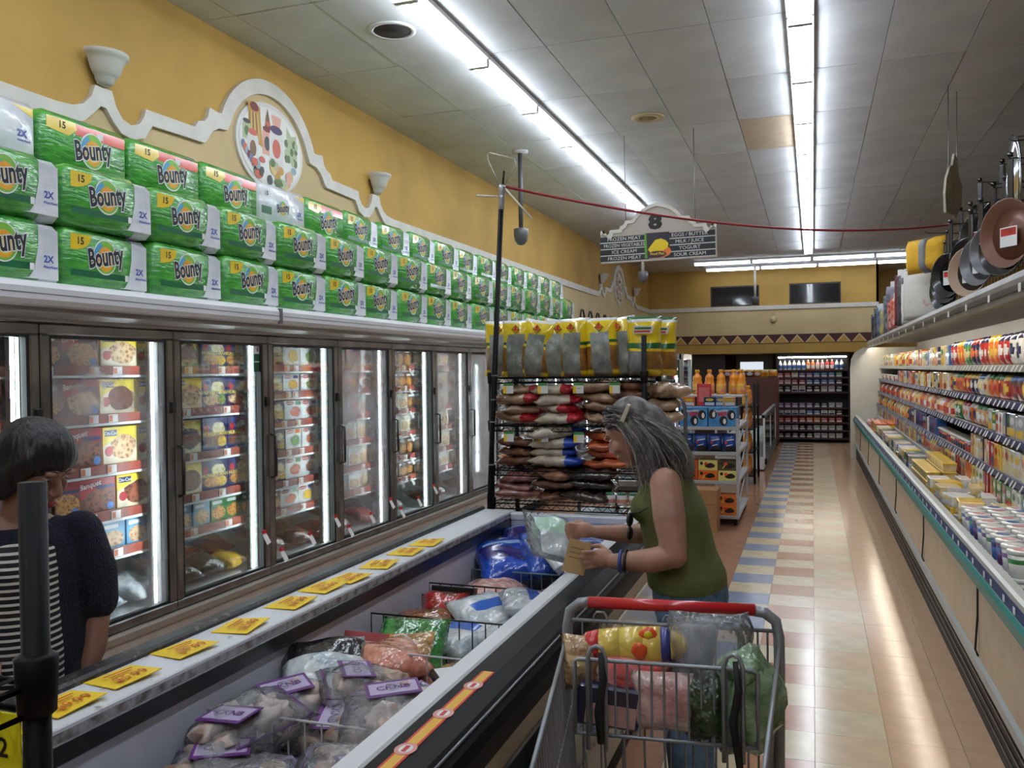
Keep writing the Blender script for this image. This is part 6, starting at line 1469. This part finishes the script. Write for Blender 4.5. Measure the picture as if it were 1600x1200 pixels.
# far (right) arm and hand pinching the clear bag
limb(B, [((-.515, 3.36, 1.24), .052), ((-.56, 3.40, 1.12), .05), ((-.615, 3.40, 1.0), .041), ((-.70, 3.355, 1.005), .038), ((-.80, 3.305, 1.016), .026)])
ball(B, (-.845, 3.298, 1.022), (.045, .024, .032))
for i in range(4):
    z = 1.043 - .017 * i; L = (1, 1, .92, .78)[i]
    finger(B, [(-.872, 3.288 + .003 * i, z), (-.872 - .034 * L, 3.282, z + .004), (-.872 - .05 * L, 3.296, z - .006), (-.872 - .044 * L, 3.314, z - .012)])
finger(B, [(-.835, 3.315, 1.04), (-.875, 3.325, 1.05), (-.91, 3.322, 1.036)], .0105)
p1 = thing('person', 'grey haired person in green sleeveless top and jeans leaning over the chest freezer', 'person', TL(0, 0, 0))
obj('body', remesh(B, .0055, skin1, 4), p1)
G = MB()
green_top = mat('olive_top', (100, 106, 54), .85, var=.12, vscale=10, bump=.25, bscale=220)
loft(G, [((-.438, cy, .85), (.143, 0, 0), (0, .188, 0)), ((-.442, cy, .90), (.145, 0, 0), (0, .19, 0)), ((-.462, cy, .98), (.13, 0, 0), (0, .165, 0)), ((-.478, cy, 1.05), (.128, 0, 0), (0, .16, 0)), ((-.493, cy, 1.13), (.126, 0, 0), (0, .165, 0)), ((-.505, cy, 1.19), (.112, 0, 0), (0, .16, 0)), ((-.512, cy, 1.25), (.09, 0, 0), (0, .145, 0)), ((-.512, cy, 1.285), (.072, 0, 0), (0, .125, 0)), ((-.505, cy, 1.305), (.05, 0, 0), (0, .095, 0))])
for s in (-1, 1): ball(G, (-.575, cy + s * .075, 1.145), (.06, .065, .06))
for k in range(0): limb(G, [((-.33 + .01 * k, cy - .12 + .045 * k, .9 + .03 * (k % 3)), .012), ((-.40, cy - .12 + .045 * k, 1.0 + .02 * (k % 2)), .01)])
obj('sleeveless_top', remesh(G, .007, green_top, 6, 'sleeveless_top'), p1)
Jn = MB()
denim = mat('denim', (92, 122, 152), .85, rgb2=(70, 96, 126), vscale=26, bump=.2, bscale=200)
loft(Jn, [((-.43, cy, .74), (.125, 0, 0), (0, .17, 0)), ((-.428, cy, .82), (.138, 0, 0), (0, .183, 0)), ((-.435, cy, .90), (.135, 0, 0), (0, .178, 0))])
for s, hy in ((-1, .095), (1, .1)):
    y = cy + s * hy
    limb(Jn, [((-.43, y, .76), .108), ((-.45, y, .48), .08), ((-.42, y, .1), .068)])
jo = obj('jeans', remesh(Jn, .009, denim, 5, 'jeans'), p1)
obj('side_seam', MB().tube([(-.40, cy - .19, .84), (-.41, cy - .2, .7), (-.44, cy - .178, .45)], .004, mat('denim_seam', (44, 62, 88), .8), 5), jo)
for s in (-1, 1): obj('shoe', MB().lump((-.50, cy + s * .097, .04), (.13, .05, .045), mat('shoe_dark', (50, 46, 46), .6), 3, .1, 14, 8), p1)
def bez(p0, p1_, p2, p3, n=9):
    return [p0 * (1 - t) ** 3 + p1_ * (3 * t * (1 - t) ** 2) + p2 * (3 * t * t * (1 - t)) + p3 * t ** 3 for t in [i / n for i in range(n + 1)]]
hr = random.Random(4)
H = MB(); greyh = mat('grey_hair', (122, 116, 110), .55, rgb2=(58, 54, 52), vscale=30, stretch=(1, 1, .3)); greyl = mat('grey_hair_light', (176, 170, 162), .5); greyd = mat('grey_hair_dark', (60, 56, 54), .55)
V = MB()
def P1(x, y, z): return T1 @ Vector((x, y, z))
ball(V, (-.03, 0, .035), (.092, .087, .09), DUM, T1); ball(V, (-.07, 0, -.03), (.06, .085, .08), DUM, T1)
for s in (-1, 1): limb(V, [(P1(-.03, s * .07, .0), .04), (P1(-.045, s * .085, -.09), .042), (Vector((-.545, cy - s * .105, 1.27)), .04), (Vector((-.52, cy - s * .115, 1.215)), .02)])
limb(V, [(P1(-.09, 0, 0), .055), (Vector((-.50, cy, 1.37)), .06), (Vector((-.455, cy - .03, 1.29)), .055), (Vector((-.44, cy - .03, 1.24)), .03)])
obj_h = obj('hair', remesh(V, .008, greyh, 5, 'hair'), p1)
for i in range(800):
    s = -1 if hr.random() < .3 else 1          # +1 is the side facing the camera
    a = hr.uniform(-.5, 1.2); st = P1(.075 * cos(a) - .02, s * hr.uniform(.005, .07), .06 + .05 * sin(a) + .02 * hr.random())
    m1 = P1(-.07 + hr.uniform(-.03, .05), s * hr.uniform(.06, .105), .05 + hr.uniform(-.02, .05))
    if hr.random() < .45: en = Vector((-.545 + hr.uniform(-.06, .06), cy - s * hr.uniform(.08, .15), 1.24 + hr.uniform(-.05, .07)))
    else: en = Vector((-.46 + hr.uniform(-.05, .04), cy - s * hr.uniform(-.02, .12), 1.27 + hr.uniform(-.05, .06)))
    m2 = en + Vector((hr.uniform(-.03, .05), -s * hr.uniform(0, .03), .09))
    pts = bez(st, m1, m2, en, 9); ph = hr.uniform(0, 6)
    pts = [p + Vector((.006 * sin(ph + k * 1.1), .006 * cos(ph + k * 1.3), 0)) * (k / 9) for k, p in enumerate(pts)]
    r0 = hr.uniform(.0009, .0019)
    H.tube(pts, [r0 * (1 - .6 * k / 9) for k in range(10)], hr.choice([greyh, greyh, greyl, greyd, greyd]), 4, caps=False)
o = obj('loose_strands', H, obj_h); o['kind'] = 'stuff'
obj('hair_clip', MB().rbox(-.008, .008, -.006, .006, -.035, .035, .003, mat('clip_cream', (206, 196, 176), .3), Matrix.Translation(P1(-.045, .098, .06)) @ RY(.4)), p1)
def face_bits(p, T, lip, eye_open=.5):
    for k in (-1, 1):
        obj('eye', MB().lump((.073, k * .031, .012), (.011, .013, .009 * eye_open), white_card, 0, 0, 10, 8, T).lump((.081, k * .032, .011), (.005, .007, .006 * eye_open), black_ink, 0, 0, 8, 6, T), p)
        obj('eyebrow', MB().tube([T @ Vector((.087, k * .014, .034)), T @ Vector((.086, k * .03, .039)), T @ Vector((.072, k * .05, .034))], .0028, mat('brow_dark', (60, 48, 44), .7), 5), p)
    obj('lips', MB().lump((.094, 0, -.057), (.008, .022, .0055), lip, 0, 0, 12, 8, T).lump((.092, 0, -.067), (.008, .02, .006), lip, 0, 0, 12, 8, T), p)
face_bits(p1, T1, mat('lips_soft', (168, 96, 88), .4))
gl_b = MB()
for z in (1.105, 1.055): gl_b.lump((-.628, 3.105, z), (.012, .03, .026), black_plastic, 0, 0, 14, 8)
gl_b.tube([(-.62, 3.10, 1.13), (-.585, 3.06, 1.14), (-.55, 3.06, 1.16)], .003, black_plastic, 5)
obj('sunglasses', gl_b, p1)
obj('wrist_band', MB().tube([(-.647 + .004 * 0, 3.043 + .036 * cos(a), .966 + .036 * sin(a)) for a in [2 * pi * i / 16 for i in range(16)]], .007, mat('band_blue', (50, 74, 140), .5), 6, closed=True), p1)
obj('watch', MB().tube([(-.628, 3.038 + .038 * cos(a), .968 + .038 * sin(a)) for a in [2 * pi * i / 16 for i in range(16)]], .006, black_plastic, 6, closed=True), p1)
obj('bra_strap', MB().tube([(-.455, cy - .135, 1.16), (-.462, cy - .138, 1.20), (-.475, cy - .13, 1.25)], .005, white_card, 5), p1)
cardm = mat('tan_card', (206, 174, 122), .7, var=.06)
tag(obj('tan_card', MB().rbox(-.042, .042, -.0012, .0012, -.062, .062, .0008, cardm).box(-.03, .03, -.0018, -.0012, .03, .034, mat('card_text', (150, 118, 80), .7)).box(-.03, .026, -.0018, -.0012, .012, .016, mat('card_text', (150, 118, 80), .7)).box(-.03, .028, -.0018, -.0012, -.006, -.002, mat('card_text', (150, 118, 80), .7)), None, TL(-.822, 3.085, .962) @ RZ(.35) @ RY(.25)), 'tan card in the near hand of the grey haired shopper', 'card')
hb = MB().pillow(.22, .26, .05, lambda u, v, f: (mat('mint_label', (176, 214, 190), .3, coat=.6, bump=.4) if .52 < v < .86 and .15 < u < .85 else (bagm['white'] if .1 < v < .5 and u > .2 else clearf)), 10, 12, 15, .018)
tag(obj('clear_bag', hb, None, TL(-.985, 3.32, .965) @ RZ(.5) @ RX(.62) @ RY(.35) @ TL(0, -.1, 0)), 'clear bag with mint green label held by the far hand over the chest', 'bag')

# --- dark haired person behind the chest freezer at the left edge
B2 = MB(); tf = Vector((.80, -.60, 0)); tl = Vector((.60, .80, 0)); c2 = Vector((-2.085, 1.82, 0))
def W2(f, l, z): return c2 + tf * f + tl * l + Vector((0, 0, z))
def ring2(f, z, a, b): return (W2(f, 0, z), tf * a, tl * b)
loft(B2, [ring2(0, .78, .1, .15), ring2(0, .88, .11, .16), ring2(.01, 1.02, .1, .13), ring2(.01, 1.14, .1, .145), ring2(0, 1.21, .075, .16), ring2(0, 1.265, .05, .08)])
for s in (-1, 1):
    limb(B2, [(W2(0, s * .09, .84), .08), (W2(.02, s * .095, .46), .054), (W2(-.01, s * .095, .08), .038)])
    ball(B2, tuple(W2(.06, s * .095, .04)), (.09, .05, .038))
limb(B2, [(W2(0, 0, 1.23), .05), (W2(.025, .01, 1.32), .048)])
hc2 = Vector((-2.035, 1.835, 1.395)); f2_ = Vector((.88, .10, -.46)).normalized(); s2 = Vector((0, 0, 1)).cross(f2_).normalized(); u2_ = f2_.cross(s2)
T2 = head(B2, hc2, f2_, s2.cross(f2_) * -1 if False else u2_, s2)
limb(B2, [(W2(0, .165, 1.195), .05), (W2(.0, .195, 1.08), .046), (W2(.0, .20, .965), .038), (W2(.03, .185, .88), .037), (W2(.075, .15, .78), .024)])
ball(B2, tuple(W2(.088, .14, .745)), (.03, .03, .04))
for i in range(4): finger(B2, [W2(.07 + .014 * i, .135 + .004 * i, .72), W2(.085 + .014 * i, .125, .69), W2(.098 + .013 * i, .11, .67)])
finger(B2, [W2(.11, .135, .755), W2(.135, .12, .73), W2(.145, .105, .705)], .0105)
limb(B2, [(W2(0, -.165, 1.195), .05), (W2(.02, -.19, .97), .038), (W2(.16, -.12, .93), .025)])
ball(B2, tuple(W2(.2, -.1, .925)), (.035, .03, .03))
for i in range(4): finger(B2, [W2(.225, -.115 + .018 * i, .925), W2(.25, -.112 + .016 * i, .92), W2(.265, -.108 + .015 * i, .905)])
p2 = thing('person', 'dark haired person in navy cardigan and striped top behind the chest freezer', 'person', TL(0, 0, 0))
obj('body', remesh(B2, .0055, skin2, 4), p2)
K = MB(); navyk = mat('navy_knit', (20, 24, 46), .9, bump=.7, bscale=160, var=.3, vscale=60)
loft(K, [ring2(-.012, .76, .13, .19), ring2(-.012, .9, .128, .185), ring2(-.006, 1.02, .118, .165), ring2(-.004, 1.14, .116, .17), ring2(-.006, 1.205, .092, .165), ring2(-.01, 1.255, .06, .11)])
for s in (-1, 1): limb(K, [(W2(-.002, s * .16, 1.20), .064), (W2(-.002, s * .195, 1.08), .064), (W2(0, s * .20, 1.0), .06)])
obj('cardigan', remesh(K, .007, navyk, 5, 'cardigan'), p2)
st = bpy.data.materials.new('striped_knit'); st.use_nodes = True; nt = st.node_tree; pb = nt.nodes['Principled BSDF']; pb.inputs['Roughness'].default_value = .9
tc = nt.nodes.new('ShaderNodeTexCoord'); sp = nt.nodes.new('ShaderNodeSeparateXYZ'); m1 = nt.nodes.new('ShaderNodeMath'); m1.operation = 'MULTIPLY'; m1.inputs[1].default_value = 1 / .0185
m2 = nt.nodes.new('ShaderNodeMath'); m2.operation = 'FRACT'; m3 = nt.nodes.new('ShaderNodeMath'); m3.operation = 'GREATER_THAN'; m3.inputs[1].default_value = .62; mx = nt.nodes.new('ShaderNodeMix'); mx.data_type = 'RGBA'
mx.inputs[6].default_value = L3((18, 18, 24)); mx.inputs[7].default_value = L3((206, 202, 196))
for a_, b_ in ((tc.outputs['Object'], sp.inputs[0]), (sp.outputs[2], m1.inputs[0]), (m1.outputs[0], m2.inputs[0]), (m2.outputs[0], m3.inputs[0]), (m3.outputs[0], mx.inputs[0]), (mx.outputs[2], pb.inputs[0])): nt.links.new(a_, b_)
Sx = MB(); loft(Sx, [ring2(.045, .74, .115, .115), ring2(.045, .9, .112, .115), ring2(.045, 1.02, .105, .105), ring2(.045, 1.13, .102, .105), ring2(.04, 1.185, .08, .1), ring2(.03, 1.205, .05, .08)])
obj('striped_top', remesh(Sx, .008, st, 4, 'striped_top'), p2)
Tr = MB()
for s in (-1, 1): limb(Tr, [(W2(0, s * .085, .82), .1), (W2(.02, s * .095, .46), .075), (W2(-.01, s * .095, .1), .06)])
obj('trousers', remesh(Tr, .01, mat('trousers_dark', (34, 34, 40), .85), 4, 'trousers'), p2)
for s in (-1, 1): obj('shoe', MB().lump(tuple(W2(.05, s * .095, .035)), (.1, .06, .04), black_matte, 2, .1, 12, 8), p2)
Hb = MB(); blackh = mat('black_hair', (6, 5, 6), .5, var=.3, vscale=40, bump=.6, bscale=60, stretch=(1, 1, .12))
ball(Hb, (-.014, 0, .055), (.104, .102, .088), DUM, T2); ball(Hb, (-.045, 0, -.005), (.086, .106, .1), DUM, T2)
for s in (-1, 1): limb(Hb, [(T2 @ Vector((.03, s * .07, .05)), .034), (T2 @ Vector((.012, s * .078, .0)), .034), (T2 @ Vector((-.01, s * .08, -.06)), .032)])
ball(Hb, (-.05, 0, -.05), (.075, .1, .07), DUM, T2)
ho = obj('hair', remesh(Hb, .007, blackh, 16, 'hair'), p2)
face_bits(p2, T2, mat('lips_red', (158, 44, 46), .35), .35)

# ------------------------------------------------------------------ shopping cart, front towards the camera
cwire = mat('cart_wire', (140, 144, 150), .35, metal=.3); ctube = mat('cart_tube', (146, 150, 156), .35, metal=.3)
CM = TL(-.373, 2.385, 0) @ RZ(.09)
ct = thing('shopping_cart', 'grey wire shopping cart with red handle and groceries in the child seat', 'shopping cart', CM)
RW, FW2, DEP = .285, .205, .86
obj('handle_grip', MB().tube([(-.225, 0, .998), (.225, 0, 1.0)], .0165, mat('handle_red', (190, 28, 36), .3, coat=.4), 12), ct)
for s in (-1, 1):
    hp = [(s * .222, 0, .998), (s * .25, 0, .994), (s * .278, 0, .972), (s * RW, -.005, .93), (s * RW, -.02, .86), (s * .28, -.06, .55), (s * .27, -.12, .2)]
    obj('side_post', MB().tube(hp, .015, ctube, 10), ct)
def rim(y, z): return RW + (FW2 - RW) * (-y / DEP), z
for s in (-1, 1):
    pan_ = MB(); n = 26
    top = lambda t: Vector((s * (RW + (FW2 - RW) * t), -.01 - DEP * t, .905 - .02 * t)); bot = lambda t: Vector((s * (RW - .03 + (FW2 - RW) * t), -.03 - (DEP - .06) * t, .44 + .08 * t))
    pan_.tube([top(0), top(1)], .0055, cwire, 8); pan_.tube([bot(0), bot(1)], .004, cwire, 6); pan_.tube([top(0).lerp(bot(0), .4), top(1).lerp(bot(1), .4)], .003, cwire, 6)
    for i in range(n + 1): pan_.tube([top(i / n), bot(i / n)], .0026, cwire, 5)
    obj('basket_side', pan_, ct)
fr_ = MB(); fr_.tube([(-FW2, -.87, .885), (FW2, -.87, .885)], .0055, cwire, 8)
for i in range(12): x = -FW2 + 2 * FW2 * i / 11; fr_.tube([(x, -.87, .885), (x * .86, -.83, .52)], .0026, cwire, 5)
obj('basket_front', fr_, ct)
bt = MB()
for i in range(13): x = -.25 + .5 * i / 12; bt.tube([(x, -.03, .44), (x * .72, -.83, .52)], .0028, cwire, 5)
for i in range(5): y = -.03 - .2 * i; bt.tube([(-.25 + .017 * i, y, .44 + .02 * i), (.25 - .017 * i, y, .44 + .02 * i)], .0035, cwire, 6)
obj('basket_floor', bt, ct)
gt = MB(); gt.tube([(-.268, -.02, .952), (.268, -.02, .952)], .0055, cwire, 8); gt.tube([(-.26, -.025, .46), (.26, -.025, .46)], .004, cwire, 6)
for i, x in enumerate([-.24, -.19, -.13, -.07, 0, .06, .12, .18, .23, .255]): gt.tube([(x, -.02, .952), (x, -.025, .46)], .003, cwire, 5)
for x in (-.19, -.0, .18): gt.tube([(x - .018, -.02, .94), (x - .018, -.02, .965), (x - .01, -.02, .977), (x + .01, -.02, .977), (x + .018, -.02, .965), (x + .018, -.02, .94)], .0035, cwire, 6)
obj('rear_gate', gt, ct)
fl_ = MB(); yf = -.255
fl_.tube([(-.222, yf, .735), (-.222, yf, .916), (-.21, yf, .922), (.21, yf, .922), (.222, yf, .916), (.222, yf, .735)], .0055, cwire, 8); fl_.tube([(-.225, yf, .735), (.225, yf, .735)], .0048, cwire, 6)
for i in range(1, 14): x = -.21 + .42 * i / 14; fl_.tube([(x, yf, .92), (x, yf, .735)], .003, cwire, 5)
for x in (-.165, .165): fl_.tube([(x - .022, yf - .012, .70), (x - .022, yf - .008, .93), (x - .014, yf - .008, .953), (x, yf - .008, .96), (x + .014, yf - .008, .953), (x + .022, yf - .008, .93), (x + .022, yf - .012, .70)], .0058, cwire, 8)
obj('child_seat_back', fl_, ct)
sb = MB()
for i in range(13): x = -.22 + .44 * i / 12; sb.tube([(x, yf, .735), (x, -.03, .70)], .003, cwire, 5)
sb.tube([(-.22, -.14, .715), (.22, -.14, .715)], .0035, cwire, 6)
for i in range(9): x = -.2 + .4 * i / 8; sb.tube([(x, yf, .735), (x, yf + .1, .47)], .003, cwire, 5)
obj('child_seat_bottom', sb, ct)
for x, l in ((-.155, .22), (.17, .27)): obj('seat_strap', MB().tube([(x, yf - .012, .945), (x + .008, yf - .02, .88), (x - .006, yf - .018, .80), (x + .012 * (x > 0), yf - .015, .94 - l)], [.007, .0105, .011, .009], black_matte, 6), ct)
for s in (-1, 1):
    obj('lower_frame', MB().tube([(s * .27, -.12, .2), (s * .24, -.4, .15), (s * .19, -.85, .16)], .014, ctube, 8), ct)
    for (x, y) in ((s * .25, -.1), (s * .18, -.8)): obj('caster', MB().lathe([(0, -.016), (.055, -.016), (.06, 0), (.055, .016), (0, .016)], black_matte, 14, TL(x, y, .06) @ RY(pi / 2)).box(x - .022, x + .022, y - .02, y + .02, .1, .16, grey_metal), ct)
lw = MB(); lw.tube([(-.24, -.3, .17), (.24, -.3, .17)], .006, cwire, 6); lw.tube([(-.19, -.83, .17), (.19, -.83, .17)], .006, cwire, 6)
for i in range(10): x = -.22 + .44 * i / 9; lw.tube([(x, -.3, .17), (x * .82, -.83, .17)], .0035, cwire, 5)
obj('lower_rack', lw, ct)
# groceries in the child seat and basket
def incart(kit, name, label, cat, x, y, z, R_=ID4): spawn(kit, name, label, cat, CM @ TL(x, y, z) @ R_, 'groceries in the cart')
rl_y = mat('roll_yellow', (238, 206, 96), .25, coat=.8, bump=.4); rl_o = mat('roll_orange', (226, 84, 34), .3, coat=.6); rl_b = mat('roll_blue', (52, 60, 132), .3, coat=.6); rl_r = mat('roll_red', (200, 44, 44), .3, coat=.6, bump=.5)
ro = MB()
pr_ = [(.006, -.15), (.03, -.14), (.038, -.13)]
for a, b, m in (((.006, -.15), (.036, -.12), rl_r), ((.036, -.12), (.044, -.085), rl_r), ((.044, -.085), (.049, -.03), rl_y), ((.049, -.03), (.05, .03), rl_y), ((.05, .03), (.048, .075), rl_y), ((.048, .075), (.043, .10), rl_b), ((.043, .10), (.034, .13), rl_y), ((.034, .13), (.004, .145), rl_y)): ro.lathe([a, b], m, 16, RY(pi / 2))
ro.lump((.045, -.03, .033), (.026, .01, .024), rl_o, 2, .2).lump((.045, -.036, .037), (.012, .008, .012), wrap_y, 2, .1)
ro.lump((.02, -.048, .0), (.022, .006, .02), rl_o, 3, .2)
incart(ro.mesh('roll'), 'yellow_roll', 'yellow wrapped roll with sun emblem lying across the cart child seat', 'food roll', -.09, -.13, .925, RY(-.06) @ RZ(.05))
incart(MB().pillow(.2, .24, .13, clearf, 12, 12, 33, .04).mesh('bag'), 'clear_bag', 'crumpled clear plastic bag on the right of the yellow roll', 'bag', .11, -.16, .79, TXZ @ RX(-.1))
incart(MB().pillow(.2, .2, .1, film('bag_film2', (250, 250, 255), .8, 1, .8, 20), 10, 10, 37, .04).mesh('bag'), 'clear_bag', 'second crumpled plastic bag behind the green strap end in the cart', 'bag', .10, -.09, .80, TXZ @ RY(.3))
lv_g = mat('leafy_green', (150, 178, 140), .3, rgb2=(66, 98, 56), vscale=16, coat=.7, bump=.8, bscale=30)
incart(MB().lump((0, 0, .12), (.085, .09, .13), lv_g, 5, .35, 16, 12).lump((-.02, -.03, .2), (.06, .05, .05), lv_g, 8, .5, 12, 8).mesh('bag'), 'greens_bag', 'clear bag of leafy greens at the right side of the cart', 'bag', .205, -.18, .70)
incart(MB().lump((0, 0, .07), (.07, .07, .09), mat('greens_dark', (54, 72, 38), .4, rgb2=(26, 38, 20), vscale=20, coat=.5, bump=.8), 7, .4, 14, 10).mesh('bag'), 'greens_bag', 'dark green vegetable bunch under the clear bags in the cart', 'bag', .10, -.19, .735)
incart(MB().pillow(.2, .18, .1, mat('cart_pink', (206, 150, 146), .25, rgb2=(226, 206, 196), vscale=10, coat=.8, bump=.5), 10, 10, 44, .02).mesh('bag'), 'meat_pack', 'pink and white meat pack behind the cart seat wires', 'pack', -.0, -.2, .735, TXZ @ Matrix.Scale(.85, 4))
incart(MB().pillow(.19, .17, .1, mat('cart_red', (214, 84, 84), .25, rgb2=(236, 190, 180), vscale=9, coat=.8, bump=.5), 10, 10, 47, .02).mesh('bag'), 'snack_bag', 'red and pink snack bag under the yellow roll in the cart', 'bag', -.08, -.15, .745, TXZ)
incart(MB().rbox(-.1, .1, -.02, .03, 0, .13, .008, mat('cart_navy', (30, 34, 66), .3, coat=.5)).box(-.07, .09, -.022, -.02, .01, .075, mat('cart_rose', (206, 160, 150), .4)).mesh('box'), 'navy_pack', 'navy and rose pack hanging at the left side of the cart', 'pack', -.15, -.215, .742, RZ(.1) @ RY(.12) @ Matrix.Scale(.8, 4))
incart(MB().pillow(.13, .2, .1, mat('cart_bread', (206, 176, 130), .25, rgb2=(150, 110, 76), vscale=14, coat=.8, bump=.5), 9, 9, 52, .025).mesh('bag'), 'bread_bag', 'small clear bag of bread at the left of the cart handle', 'bag', -.225, -.15, .80, TXZ @ Matrix.Scale(.75, 4))
